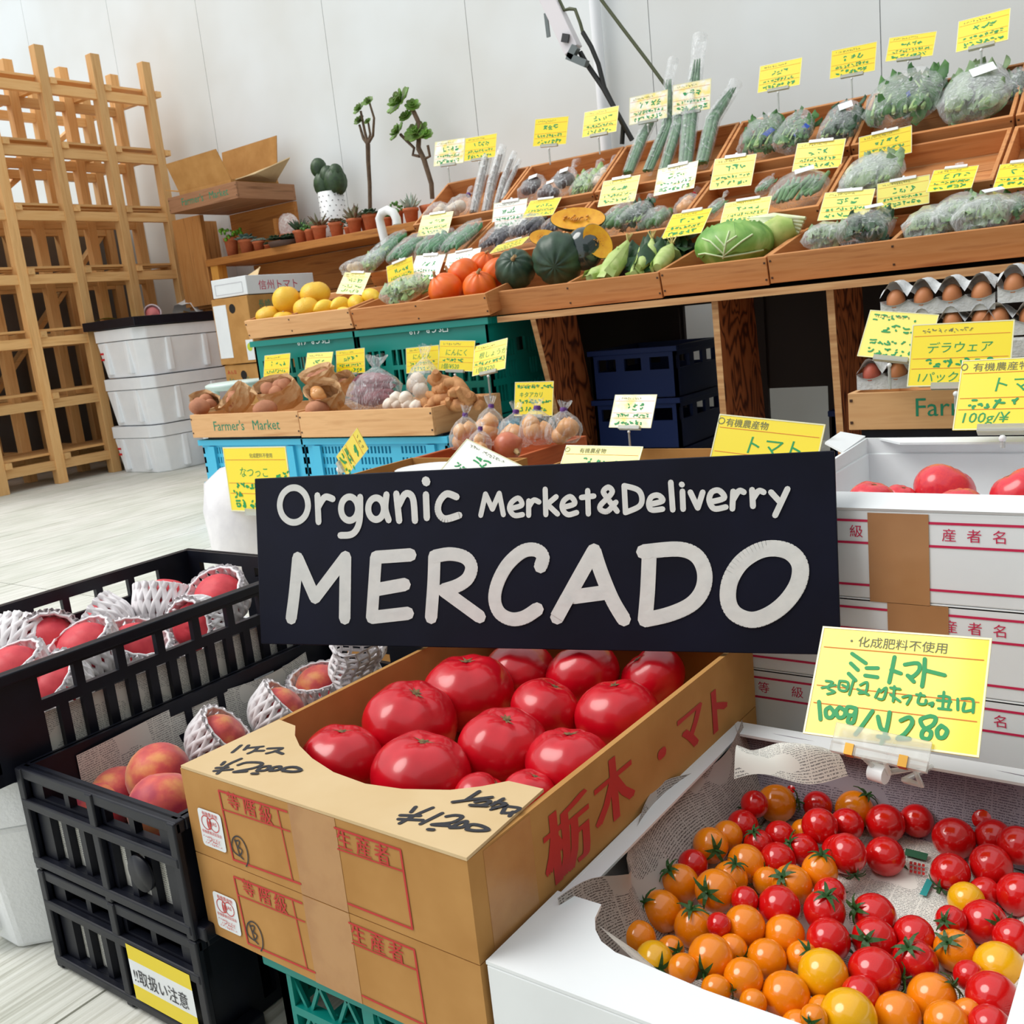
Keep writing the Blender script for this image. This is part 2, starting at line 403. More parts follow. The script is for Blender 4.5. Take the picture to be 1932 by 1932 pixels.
# dark board as shade behind the rack; unseen walls added to direct light
tag(MB().bb((-6.80, 0.9, 0), (-6.74, 4.59, 1.75)).build('rack_shade_board', mat('rack_shade_grey', (112, 108, 106), 0.85, (98, 94, 92), 2)), 'low dark grey board added as shade behind the wooden rack', 'wall', kind='structure')
BLOCKER = mat('light_blocker', (150, 148, 142), 0.9, (138, 136, 130), 1.2)  # out of view, added to cut sky light from the right and behind
tag(MB().bb((1.7, -2.2, 0), (1.8, 4.6, 3.6)).build('blocker_right', BLOCKER), 'unseen grey wall added on the far side of the stall to direct the light', 'wall', kind='structure')
tag(MB().bb((-1.2, -2.2, 0), (1.7, -2.1, 3.0)).build('blocker_front', BLOCKER), 'unseen grey wall added opposite the stall to direct the light', 'wall', kind='structure')
# ================================================================ wooden rack
def make_rack():
    r = thing('wooden_rack', (-6.2, 3.6, 0), 'tall open wooden rack of square posts and slatted shelves', 'rack')
    ys = [2.485, 2.852, 3.225, 3.597, 3.966, 4.335]; X = [-5.84, -6.205, -6.57]
    S = 0.062
    for ix, x in enumerate(X):
        for y in ys: MB().bb((x - S / 2, y - S / 2, 0), (x + S / 2, y + S / 2, 2.60)).build('post', RK[2], r, bev=0.003)
    for k in range(7):
        z = 0.118 + 0.373 * k
        for ix, x in enumerate(X):
            MB().bb((x - 0.022, ys[0], z - 0.028), (x + 0.022, ys[-1] + 0.02, z + 0.028)).build('rail', RK[1], r)
        for y in ys:
            MB().bb((X[2] - 0.05, y + 0.031, z + 0.028), (X[0] + 0.04, y + 0.071, z + 0.064)).build('cross_bar', RK[0], r)
        for j, x in enumerate((-5.90, -6.03) if k else (-5.90, -5.98, -6.06, -6.14)):
            MB().bb((x - 0.045, ys[0], z + 0.064), (x + 0.045, ys[-1] + 0.07, z + 0.078)).build('shelf_slat', RK[1], r)
    for (a, b) in (((-6.6, 2.9, 0.15), (-6.6, 4.3, 1.6)), ((-6.6, 3.0, 1.4), (-6.6, 4.2, 2.3))):
        MB().beam(a, b, 0.03, 0.07, (1, 0, 0)).build('brace', RK[1], r)
make_rack()

# ================================================================ styrofoam stack by the rack
def styro_box(loc, W, D, Hh, label, group=None, marks=True, lid=True):
    r = thing('styrofoam_box', loc, label, 'box', group); b = MB()
    def ring(w, d, z, c=0.06): return [(-w / 2 + c, -d / 2), (w / 2 - c, -d / 2), (w / 2, -d / 2 + c), (w / 2, d / 2 - c), (w / 2 - c, d / 2), (-w / 2 + c, d / 2), (-w / 2, d / 2 - c), (-w / 2, -d / 2 + c)]
    L = V(loc); rb, rt = ring(W * 0.92, D * 0.93, 0), ring(W, D, 0)
    zt = Hh * 0.74
    n = 8; vs = [L + V((p[0], p[1], 0)) for p in rb] + [L + V((p[0], p[1], zt)) for p in rt]
    b.add(vs, [tuple(range(n - 1, -1, -1)), tuple(range(n, 2 * n))] + [(i, (i + 1) % n, n + (i + 1) % n, n + i) for i in range(n)])
    for sx in (-0.22, 0.22): b.bb(L + V((sx * W - 0.02, -D / 2 - 0.008, 0.02)), L + V((sx * W + 0.02, -D / 2 + 0.05, zt)))
    for sy in (-0.2, 0.2): b.bb(L + V((W / 2 - 0.05, sy * D - 0.02, 0.02)), L + V((W / 2 + 0.008, sy * D + 0.02, zt)))
    b.build('body', STYRO, r, bev=0.008)
    if lid:
        rl = ring(W * 1.02, D * 1.015, 0); MB().prism(rl, L + V((0, 0, zt + 0.004)), (1, 0, 0), (0, 1, 0), (0, 0, Hh - zt - 0.008)).build('lid', STYRO, r, bev=0.01)
    if marks:
        q = MB()
        for dz in (0.50, 0.38): q.bb(L + V((-W * 0.36, -D / 2 * 0.985 - 0.002, Hh * dz)), L + V((-W * 0.24, -D / 2 * 0.985 + 0.012, Hh * dz + 0.012)))
        q.build('red_stripes', mat('red_tape', (214, 30, 40), 0.5), r)
    return r
sx, sy = -5.53, 3.90
for k, mk in ((0, True), (1, False), (2, True)):
    styro_box((sx + 0.012 * (k % 2), sy, 0.3 * k), 0.50, 0.68, 0.298, ['white styrofoam box with red stripes at the bottom of the stack by the wooden rack', 'plain white styrofoam box in the middle of the stack by the wooden rack', 'white styrofoam box with red stripes under the black lid tray'][k], marks=mk)
styro_box((-5.03, 4.0, 0), 0.34, 0.42, 0.27, 'small white styrofoam box on the floor beside the tall styrofoam stack', marks=False)
lt = MB()
lt.bb((sx - 0.27, sy - 0.36, 0.90), (sx + 0.27, sy + 0.36, 0.925))
for a, b in (((-.275, -.365), (.275, -.335)), ((-.275, .335), (.275, .365)), ((-.275, -.335), (-.245, .335)), ((.245, -.335), (.275, .335))): lt.bb((sx + a[0], sy + a[1], 0.90), (sx + b[0], sy + b[1], 0.955))
tag(lt.build('lid_tray', BLACKP, bev=0.004), 'flat black plastic tray on top of the styrofoam stack', 'tray')
pk = onz(288, 592, 0.985)
r = thing('wrapped_peach', pk, 'pink peach in a white foam cup on the black tray', 'peach')
MB().ball(pk + V((0, 0, 0.0)), 0.045, n=14, k=9).build('fruit', mat('pink_peach', (240, 140, 140), 0.6), r)
cup = MB(); cup.lathe([(0.03, -0.052), (0.056, -0.03), (0.062, 0.0), (0.058, 0.03), (0.05, 0.034), (0.052, 0.0), (0.02, -0.046)], 18, Matrix.Translation(pk) @ (EYE - pk + V((0, 0, 2.0))).to_track_quat('Z', 'Y').to_matrix().to_4x4()); cup.build('foam_cup', mat('pale_foam', (246, 232, 236), 0.8), r)
pb = onz(372, 590, 0.965)
b = MB(); b.sheet(6, 5, lambda u, v: pb + V(((u - .5) * 0.26, (v - .5) * 0.22, 0.13 * math.sin(PI * u) ** .6 * (0.55 + 0.45 * math.sin(PI * v)) + 0.015 * math.sin(9 * u + 5 * v)))); b.sheet(6, 5, lambda u, v: pb + V(((u - .5) * 0.26, (v - .5) * 0.22, -0.01)))
tag(b.build('paper_bag', mat('white_paper', (236, 236, 234), 0.7)), 'crumpled white paper bag on the black tray', 'bag')
pb = onz(232, 606, 0.957)
b = MB(); b.sheet(8, 4, lambda u, v: pb + V(((u - .5) * 0.42, (v - .5) * 0.20, 0.012 + 0.02 * math.sin(4 * u + 3 * v))))
tag(b.build('leaflet', mat('lime_paper', (206, 210, 110), 0.6, (120, 150, 50), 9)), 'yellow green leaflet lying flat on the black tray', 'leaflet')

# ================================================================ bench along the wall with pots
bench = thing('wooden_bench', (-4.3, 4.35, 0), 'long wooden shelf bench along the wall carrying potted succulents', 'bench')
BY = 4.2
MB().bb((-5.36, BY, 1.235), (-2.6, WY - 0.02, 1.28)).build('top_board', BW[0], bench, bev=0.003)
MB().bb((-5.33, BY + 0.01, 0), (-5.26, BY + 0.08, 1.235)).build('leg', wood('bench_leg', (214, 148, 60), (224, 160, 74), (190, 124, 48), 2), bench)
MB().bb((-3.72, BY + 0.01, 0), (-3.65, BY + 0.08, 1.235)).build('leg', BW[2], bench)
for k, z in enumerate((1.008, 0.782, 0.556, 0.33)): MB().bb((-5.3, WY - 0.06, z), (-2.6, WY - 0.03, z + 0.222)).build('back_plank', BW[0], bench)
MB().bb((-5.3, BY + 0.05, 0.62), (-2.6, WY - 0.06, 0.65)).build('lower_board', BW[0], bench)
# upright plank crate at the end of the bench
ub = thing('plank_crate', (-5.45, 4.3, 0), 'upright crate of knotty planks standing at the end of the bench', 'crate')
KN = wood('knotty', (186, 124, 66), (200, 142, 82), (150, 92, 44), 2, 6, 0.6, 1.2)
MB().bb((-5.66, 4.22, 1.0), (-5.37, 4.25, 1.565)).build('front_plank', KN, ub)
MB().bb((-5.66, 4.25, 1.0), (-5.635, 4.56, 1.565)).build('side_plank', KN, ub)
MB().bb((-5.37, 4.46, 1.285), (-4.75, 4.49, 1.565)).build('back_plank', BW[0], ub)
MB().bb((-4.78, 4.3, 1.285), (-4.755, 4.46, 1.46)).build('side_plank', BW[1], ub)
MB().bb((-5.66, 4.25, 0.98), (-5.37, 4.56, 1.0)).build('base_plank', BW[0], ub)
MB().bb((-5.62, 4.28, 0), (-5.42, 4.54, 0.98)).build('plinth', BW[2], ub)

def tray(name, label, o, ex, es, W, D, Hh, wd, div=(), group=None, th=0.014, cat='tray', proud=0.0):
    """open plank tray. o: top of its front-left corner, ex: along the front, es: from front to back"""
    o, ex, es = V(o), V(ex).normalized(), V(es).normalized(); en = ex.cross(es).normalized()
    R = Matrix((ex, es, en)).transposed(); r = thing(name, o - en * Hh, label, cat, group)
    def part(nm, u0, u1, s0, s1, n0, n1, m): MB().box(o + ex * (u0 + u1) / 2 + es * (s0 + s1) / 2 + en * (n0 + n1) / 2, (u1 - u0, s1 - s0, n1 - n0), R).build(nm, m, r, bev=0.0015)
    part('front_board', 0.001, W - 0.001, 0, th, -Hh, 0, wd[0]); part('back_board', 0.001, W - 0.001, D - th, D, -Hh, 0, wd[0])
    part('side_board', 0.001, th, th, D - th, -Hh, 0, wd[1]); part('side_board', W - th, W - 0.001, th, D - th, -Hh, 0, wd[1])
    for d in div: part('divider', d - th / 2, d + th / 2, th, D - th, -Hh + 0.01, 0, wd[1])
    k = 3
    for i in range(k): part('bottom_slat', th, W - th, th + (D - 2 * th) * i / k + 0.002, th + (D - 2 * th) * (i + 1) / k - 0.002, -Hh, -Hh + 0.008, wd[0])
    nb = MB()
    for u in [0.008, W - 0.008] + list(div):
        for n in (0.2, 0.8): nb.box(o + ex * u - es * 0.0006 - en * Hh * n, (0.006, 0.002, 0.006), R)
    tag(nb.build('nails', mat('nail', (70, 44, 30), 0.5), r), kind='stuff')
    return r
def stencil(r, o, ex, ey, size, m=INK_FG, body="Farmer's   Market"):
    b = MB(); b.text(body, size, plane_map(o, ex, ey, V(ex).cross(V(ey)), 0.0006)); return tag(b.build('stencil_lettering', m, r), kind='stuff')
c0 = ony(446, 352, 4.02)
t = tray('wooden_tray', "weathered brown farmer's tray lying on top of the plank crate", V((c0.x - 0.66, 4.02, 1.665)), (1, 0, 0), (0, 1, 0), 0.66, 0.46, 0.095, [wood('old_tray_' + 'xyz'[a], (150, 104, 72), (164, 118, 84), (120, 80, 52), a) for a in range(3)])
stencil(t, V((c0.x - 0.53, 4.02, 1.60)), (1, 0, 0), (0, 0, 1), 0.062)
# open carton lying in it
cb = thing('open_carton', (c0.x - 0.3, 4.25, 1.67), 'open kraft carton with raised flaps sitting in the weathered tray', 'carton')
x0, x1, y0, y1, z0 = c0.x - 0.58, c0.x - 0.08, 4.06, 4.42, 1.585
def panel(nm, pts, th=0.006, m=KRAFT, par=None):
    pts = [V(p) for p in pts]; n = (pts[1] - pts[0]).cross(pts[2] - pts[0]).normalized() * th
    k = len(pts); return MB().add(pts + [p + n for p in pts], [tuple(range(k - 1, -1, -1)), tuple(range(k, 2 * k))] + [(i, (i + 1) % k, k + (i + 1) % k, k + i) for i in range(k)]).build(nm, m, par)
zz = 1.69
panel('front_panel', [(x0, y0, z0), (x1, y0, z0), (x1, y0, zz), (x0, y0, zz)], par=cb); panel('back_panel', [(x0, y1, z0), (x1, y1, z0), (x1, y1, zz), (x0, y1, zz)], par=cb)
panel('side_panel', [(x0, y0, z0), (x0, y1, z0), (x0, y1, zz), (x0, y0, zz)], par=cb); panel('side_panel', [(x1, y0, z0), (x1, y1, z0), (x1, y1, zz), (x1, y0, zz)], par=cb)
panel('flap', [(x0, y0, zz), (x1, y0, zz), (x1 - .06, y0 - .03, 1.87), (x0 - .05, y0 - .03, 1.865)], par=cb)
panel('flap', [(x0, y1, zz), (x1, y1, zz), (x1 + .03, y1 + .02, 1.96), (x0, y1 + .02, 1.95)], par=cb)
panel('flap', [(x1, y0 + .02, zz), (x1, y1 - .02, zz), (x1 + .20, y1 - .06, 1.80), (x1 + .10, y0 + .1, 1.715)], m=KRAFTL, par=cb)
panel('flap', [(x0, y0, zz), (x0, y1, zz), (x0 - .14, y1, 1.72), (x0 - .14, y0, 1.72)], par=cb)

# ---------------------------------------------------------------- pots
LEAFM = {k: mat('leaf_' + k, c, 0.5, c2, 40) for k, (c, c2) in dict(green=((92, 140, 60), (60, 104, 44)), blue=((120, 150, 140), (84, 120, 110)), bright=((120, 180, 50), (90, 150, 40)), red=((120, 84, 66), (84, 104, 60)), pale=((190, 200, 190), (140, 160, 140)), dark=((58, 84, 50), (40, 60, 40))).items()}
def rosette(b, c, R, n=3, tilt=0.5, leafw=0.34, mi=0, seed=1, up=None):
    rr = random.Random(seed); M = (up.to_track_quat('Z', 'Y').to_matrix() if up is not None else Matrix.Identity(3))
    for ring in range(n):
        k = 8 - ring; L = R * (1 - 0.24 * ring); el = 0.2 + tilt * ring
        for j in range(k):
            a = 2 * PI * (j + 0.5 * ring) / k + rr.uniform(-.1, .1)
            d = V((math.cos(a) * math.cos(el), math.sin(a) * math.cos(el), math.sin(el))); s = V((-math.sin(a), math.cos(a), 0)); nn = d.cross(s)
            w = L * leafw; P = [V((0, 0, 0)), d * L * .55 + s * w - nn * L * .06, d * L * 0.9 + s * w * .6, d * L, d * L * 0.9 - s * w * .6, d * L * .55 - s * w - nn * L * .06]
            Q = [p - nn * L * .07 for p in P]
            b.add([V(c) + M @ p for p in P + Q], [(0, 1, 2, 3, 4, 5), (11, 10, 9, 8, 7, 6)] + [(i, i + 6, (i + 1) % 6 + 6, (i + 1) % 6) for i in range(6)], mi)
    return b
def spiky(b, c, R, n=14, mi=0, seed=1):
    rr = random.Random(seed)
    for j in range(n):
        a = rr.uniform(0, 2 * PI); e = rr.uniform(0.3, 1.45); d = V((math.cos(a) * math.cos(e), math.sin(a) * math.cos(e), math.sin(e)))
        b.tube([V(c), V(c) + d * R * .5, V(c) + d * R * rr.uniform(.8, 1.1)], [R * .1, R * .09, R * .015], 5, mi)
    return b
def pot_plant(px, py, wpx, kind, seed, label, Y=None, potm=TERRA, hr=1.0, z0=1.28):
    """px,py: centre of the foot of the pot on the bench"""
    Y = Y or 4.27; p = ony(px, py, Y); p.z = z0; R = wpx / FPX * depth(p) / 2; Hh = 2 * R * hr
    r = thing('potted_succulent', p, label, 'plant', 'potted succulents on the bench')
    MB().lathe([(0, 0.001), (R * .72, 0.001), (R * .9, Hh * .8), (R, Hh * .8), (R * 1.02, Hh), (R * .9, Hh), (R * .86, Hh * .85), (0, Hh * .85)], 18, Matrix.Translation(p)).build('pot', potm, r)
    c = p + V((0, 0, Hh * .88)); b = MB()
    if kind[0] == 'r': rosette(b, c + V((0, 0, R * .15)), R * 1.45, 3, seed=seed)
    elif kind[0] == 's': spiky(b, c, R * 2.0, 22, seed=seed)
    elif kind[0] == 'b':
        rr = random.Random(seed)
        for q in range(26):
            d = V((rr.uniform(-1, 1), rr.uniform(-1, 1), rr.uniform(0, 1.2))) * R * 1.25; b.ball(c + d, R * rr.uniform(.16, .3), n=6, k=4)
    else:
        rr = random.Random(seed)
        for q in range(4): rosette(b, c + V((rr.uniform(-.6, .6) * R, rr.uniform(-.6, .6) * R, R * .25)), R * .85, 2, seed=seed + q)
    b.build('plant', LEAFM[kind[1:]], r); return r
def zc(x, y): return 300 + x / 3.864, 150 + y / 3.864
PL = [(535, 1250, 105, 'bbright', 'bushy bright green succulent in a terracotta pot at the end of the bench', 1.25), (645, 1245, 118, 'rblue', 'blue rosette succulent in a wide terracotta pot on the bench', .85),
      (730, 1225, 90, 'mpale', 'pale rosettes in a low terracotta pot on the bench', .8), (800, 1215, 70, 'mdark', 'dark rosettes in a tiny pot on the bench', .5), (1035, 1172, 105, 'sdark', 'dark spiky succulent in a terracotta pot on the bench', .9),
      (1105, 1160, 80, 'bgreen', 'small green succulent in a narrow terracotta pot on the bench', 1.1), (1175, 1150, 112, 'sred', 'reddish spiky succulent in a terracotta pot on the bench', .9), (1300, 1128, 115, 'mred', 'reddish rosettes in a terracotta pot in front of the patterned pot', .9),
      (1385, 1115, 70, 'bdark', 'round dark cactus in a small pot on the bench', .8), (1430, 1098, 112, 'sred', 'thin leaved plant in a brown pot behind the round cactus', .95), (1548, 1085, 118, 'rdark', 'dark rosette in a terracotta pot at the foot of the tall stem', 1.0),
      (1668, 1060, 80, 'mgreen', 'green rosettes in a terracotta pot behind the white umbrella handle', .9), (1745, 1050, 95, 'bgreen', 'low green succulent in a terracotta pot beside the umbrella handle', 1.1), (1845, 1040, 118, 'spale', 'pale grassy succulent in a terracotta pot next to the crate of burdock', .9)]
for i, (x, y, w, k, lb, hr) in enumerate(PL): a, b_ = zc(x, y); pot_plant(a, b_, w / 3.864, k, i + 3, lb, hr=hr)
# low dish of rosettes and white round stone-like plant
p = ony(*zc(920, 1190), 4.25); p.z = 1.28
r = thing('succulent_dish', p, 'low dish crowded with grey green rosettes on the bench', 'plant')
MB().lathe([(0, 0), (.09, 0), (.105, .03), (.095, .03), (0, .024)], 16, Matrix.Translation(p)).build('dish', mat('dark_dish', (84, 60, 48), 0.7), r)
b = MB()
for q in range(6): rosette(b, p + V((math.cos(q) * .055, math.sin(q * 1.3) * .05, .045)), .05, 2, seed=q)
b.build('rosettes', LEAFM['dark'], r)
p = ony(*zc(945, 1080), 4.36); b = MB(); b.ball(p, (.085, .05, .085), n=20, k=10, fn=lambda a, t: 1 + .06 * math.sin(8 * a))
MB2 = MB().lathe([(0, 0), (.06, 0), (.075, p.z - 1.28 - .04), (.0, p.z - 1.28 - .045)], 14, Matrix.Translation((p.x, p.y, 1.28)))
r = thing('white_cactus', V((p.x, p.y, 1.28)), 'round white woolly cactus behind the dish of rosettes', 'plant'); b.build('cactus', mat('woolly', (236, 226, 220), 0.9, (206, 170, 160), 60), r); MB2.build('pot', TERRA, r)
# patterned white pot with cactus
p = ony(*zc(1275, 1010), 4.42); p.z = 1.28; R = 92 / 3.864 / FPX * depth(p); top = ony(*zc(1275, 815), 4.42).z
r = thing('potted_cactus', p, 'clumpy green cactus in a tall white pot with tiny dark dashes', 'plant')
MB().lathe([(0, 0), (R * .9, 0), (R, .03), (R, top - 1.28), (R * .92, top - 1.28), (R * .9, top - 1.30), (0, top - 1.30)], 22, Matrix.Translation(p)).build('pot', WHITEP, r)
b = MB()
for i in range(9):
    for j in range(13):
        a = 2 * PI * (j + .5 * (i % 2)) / 13; z = 1.28 + (top - 1.28) * (i + .7) / 9.6; d = V((math.cos(a), math.sin(a), 0))
        b.box(V((p.x, p.y, z)) + d * (R + .0005), (.003, .008, .003), Matrix((d, V((-d.y, d.x, 0)), V((0, 0, 1)))).transposed() @ rotm(20 if j % 2 else -20, 0, 0))
tag(b.build('dashes', INK_K, r), kind='stuff')
b = MB()
for dx, dz, q in ((-.03, .05, .075), (.04, .05, .08), (-.055, .15, .055), (.05, .10, .05), (0, .09, .06)):
    b.ball((p.x + dx * 1.3, p.y, top + dz), (q * .85, q * .85, q), n=20, k=8, fn=lambda a, t: 1 + .07 * math.cos(10 * a))
b.build('cactus', LEAFM['dark'], r)
# two tall aeoniums
AEO = mat('aeonium', (118, 166, 66), 0.45, (84, 96, 44), 14); STEM = mat('stem', (108, 88, 68), 0.8, (84, 66, 50), 40)
def aeonium(label, foot, stems, heads, Y):
    p = ony(*foot, Y); r = thing('tall_aeonium', V((p.x, p.y, 1.28)), label, 'plant'); b = MB(); b.tube([V((p.x, p.y, 1.30)), p], .012, 7)
    for st in stems: b.tube([ony(*q[:2], Y) for q in st], [q[2] for q in st], 7)
    b.build('stems', STEM, r); MB().lathe([(0, 0), (.05, 0), (.07, .07), (.075, .09), (.065, .09), (0, .08)], 18, Matrix.Translation((p.x, p.y, 1.28))).build('pot', TERRA, r)
    for i, (x, y, s, ux) in enumerate(heads):
        c = ony(x, y, Y); R = s * 1.35 / FPX * depth(c); rosette(MB(), c, R, 3, seed=i, leafw=.36, up=V((ux, -.75, .65))).build('rosette', AEO, r)
    return r, p
r, p = aeonium('tall thin aeonium with small dried rosettes on a bare stem', zc(1540, 1000), [[zc(1540, 1000) + (.012,), zc(1535, 760) + (.012,), zc(1525, 600) + (.013,), zc(1522, 470) + (.014,)], [zc(1522, 470) + (.011,), zc(1490, 430) + (.009,), zc(1460, 330) + (.007,)], [zc(1522, 470) + (.01,), zc(1500, 380) + (.008,), zc(1470, 230) + (.007,)], [zc(1522, 470) + (.009,), zc(1540, 400) + (.007,), zc(1525, 310) + (.006,)], [zc(1522, 470) + (.01,), zc(1560, 410) + (.008,), zc(1568, 280) + (.007,), zc(1535, 170) + (.006,)]],
    [(*zc(1460, 215), 11, -.2), (*zc(1460, 300), 9, 0), (*zc(1525, 160), 9, .1), (*zc(1522, 305), 6, 0)], 4.38)
r, p = aeonium('branching aeonium with big green rosettes beside the burdock crate', zc(1990, 900), [[zc(1992, 870) + (.013,), zc(1985, 760) + (.014,), zc(1930, 580) + (.015,), zc(1890, 500) + (.015,)], [zc(1890, 500) + (.014,), zc(1900, 330) + (.014,), zc(1840, 200) + (.013,)], [zc(1900, 560) + (.009,), zc(1850, 550) + (.008,), zc(1860, 500) + (.008,), zc(1800, 440) + (.009,), zc(1760, 400) + (.009,)], [zc(1930, 580) + (.009,), zc(1975, 560) + (.008,), zc(1960, 480) + (.008,)]],
    [(*zc(1755, 165), 24, -.3), (*zc(1850, 190), 12, .5), (*zc(1740, 385), 16, -.4), (*zc(1880, 390), 20, .1), (*zc(1945, 400), 11, .5), (*zc(1800, 270), 11, .1)], 4.38)

# ================================================================ price cards
YEL = mat('card_yellow', (246, 222, 12), 0.35, coat=0.5); GLARE_PALE = mat('card_glare_pale', (246, 234, 110), 0.35, coat=0.5); WHT_GLARE = mat('card_white_and_glare', (246, 248, 240), 0.35, coat=0.5)  # pale and white tones paint lamination glare; white also serves plain white card
GLARE_YEL = mat('card_glare_yellow', (248, 248, 240), 0.35, (248, 228, 90), 26, coat=0.5)  # white over yellow blotches: glare on the laminate painted into the colour
LAM = mat('laminate_rim', (232, 230, 190), 0.2)
CKIND = dict(y=YEL, p=GLARE_PALE, w=WHT_GLARE, g=GLARE_YEL)
def glyph(rr, cx, cy, s, mp, b, w):
    k = rr.choice((2, 3, 3, 4))
    for _ in range(k):
        a = V((cx + rr.uniform(-.45, .45) * s, cy + rr.uniform(-.45, .45) * s)); c = V((cx + rr.uniform(-.45, .45) * s, cy + rr.uniform(-.45, .45) * s))
        if rr.random() < .6: c = V((c.x, a.y + rr.uniform(-.1, .1) * s))
        m = (a + c) / 2 + V((rr.uniform(-.12, .12), rr.uniform(-.12, .12))) * s
        b.stroke([a, m, c], w, mp, sub=2)
def scrawl(b, mp, x0, x1, y, s, w, seed):
    rr = random.Random(seed); x = x0
    while x < x1: glyph(rr, x + s / 2, y, s, mp, b, w); x += s * rr.uniform(.95, 1.25)
def card(label, TL, TR, BL, Y, kind='y', clip='b', lines=None, header=None, seed=1, drop=0.05, name='price_card', fn=None, rules=True, small=True, back=None):
    a = (fn or ony)(*TL, Y); c = (fn or ony)(*TR, Y); ex = (c - a); W = ex.length; ex.normalize()
    d = ray(*BL); bl = EYE + d * ((a - EYE).dot(ex) / d.dot(ex)); ey = a - bl; Hh = ey.length; ey.normalize(); en = ex.cross(ey).normalized()
    if en.dot(EYE - a) < 0: en = -en
    R = Matrix((ex, ey, en)).transposed(); foot = bl + ex * W / 2
    r = thing(name, foot - ey * drop if clip == 'b' else foot, label, 'price card', 'price cards')
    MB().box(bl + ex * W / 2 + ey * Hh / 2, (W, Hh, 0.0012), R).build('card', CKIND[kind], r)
    mp = plane_map(bl, ex, ey, en, 0.0011); u = Hh
    rim = MB(); t = W * .012
    for (x0, x1, y0, y1) in ((0, W, 0, t), (0, W, Hh - t, Hh), (0, t, t, Hh - t), (W - t, W, t, Hh - t)): rim.add([mp(x0, y0), mp(x1, y0), mp(x1, y1), mp(x0, y1)], [(0, 1, 2, 3)])
    rim.build('laminate_rim', LAM, r)
    if rules:
        ru = MB()
        for v in (.80, .44, .28): ru.add([mp(W * .03, Hh * v), mp(W * .97, Hh * v), mp(W * .97, Hh * v + Hh * .008), mp(W * .03, Hh * v + Hh * .008)], [(0, 1, 2, 3)])
        tag(ru.build('ruled_lines', RULE, r), kind='stuff')
    hb = MB()
    if header: hb.text(header[0], Hh * header[1], lambda x, y: mp(W * header[2] + x, Hh * .84 + y))
    else: scrawl(hb, mp, W * .1, W * .62, Hh * .885, Hh * .07, Hh * .01, seed + 5)
    tag(hb.build('printed_header', INK_GR, r), kind='stuff')
    if clip == 'j' or header and header[0].startswith('有機'):
        jb = MB(); jb.stroke([(W * .035 + math.cos(q) * W * .03, Hh * .9 + math.sin(q) * Hh * .045) for q in [2 * PI * i / 10 for i in range(10)]], Hh * .012, mp, closed=True); jb.build('printed_seal', INK_GR, r)
    tb = MB()
    if lines is None:
        scrawl(tb, mp, W * .28, W * .72, Hh * .63, Hh * .20, Hh * .036, seed); scrawl(tb, mp, W * .12, W * .85, Hh * .36, Hh * .11, Hh * .028, seed + 1); scrawl(tb, mp, W * .12, W * .82, Hh * .15, Hh * .15, Hh * .034, seed + 2)
    else:
        for ln in lines:
            if isinstance(ln[0], str): tb.text(ln[0], Hh * ln[3], lambda x, y, q=ln: mp(W * q[1] + x, Hh * q[2] + y), shear=0.12)
            elif ln[0] is None: scrawl(tb, mp, W * ln[1], W * ln[4], Hh * ln[2], Hh * ln[3], Hh * .03, seed + int(100 * ln[2]))
            else:
                for st in ln[0]: tb.stroke([(W * q[0], Hh * q[1]) for q in st], Hh * ln[1], mp, sub=3)
    tag(tb.build('handwriting', INK_G, r), kind='stuff')
    if clip == 'b':
        MB().box(bl + ex * W / 2 + en * 0.001, (W * .5, Hh * .10, 0.012), R).build('clip_bar', CLEARP, r)
        q = bl + ex * W / 2 - ey * Hh * .12
        MB().ball(q, Hh * .045, n=10, k=6).build('ball_joint', WHITEP, r)
        MB().tube([q, q - V((0, 0, 1)) * drop], Hh * .03, 6).build('clip_stem', CLEARP, r)
    elif clip == 't':
        MB().box(bl + ex * W / 2 + ey * Hh * 1.0, (W * .5, Hh * .10, 0.012), R).build('clip_bar', WHITEP, r)
        MB().ball(bl + ex * W / 2 + ey * Hh * 1.1 - en * .006, Hh * .05, n=10, k=6).build('ball_joint', WHITEP, r)
    return r

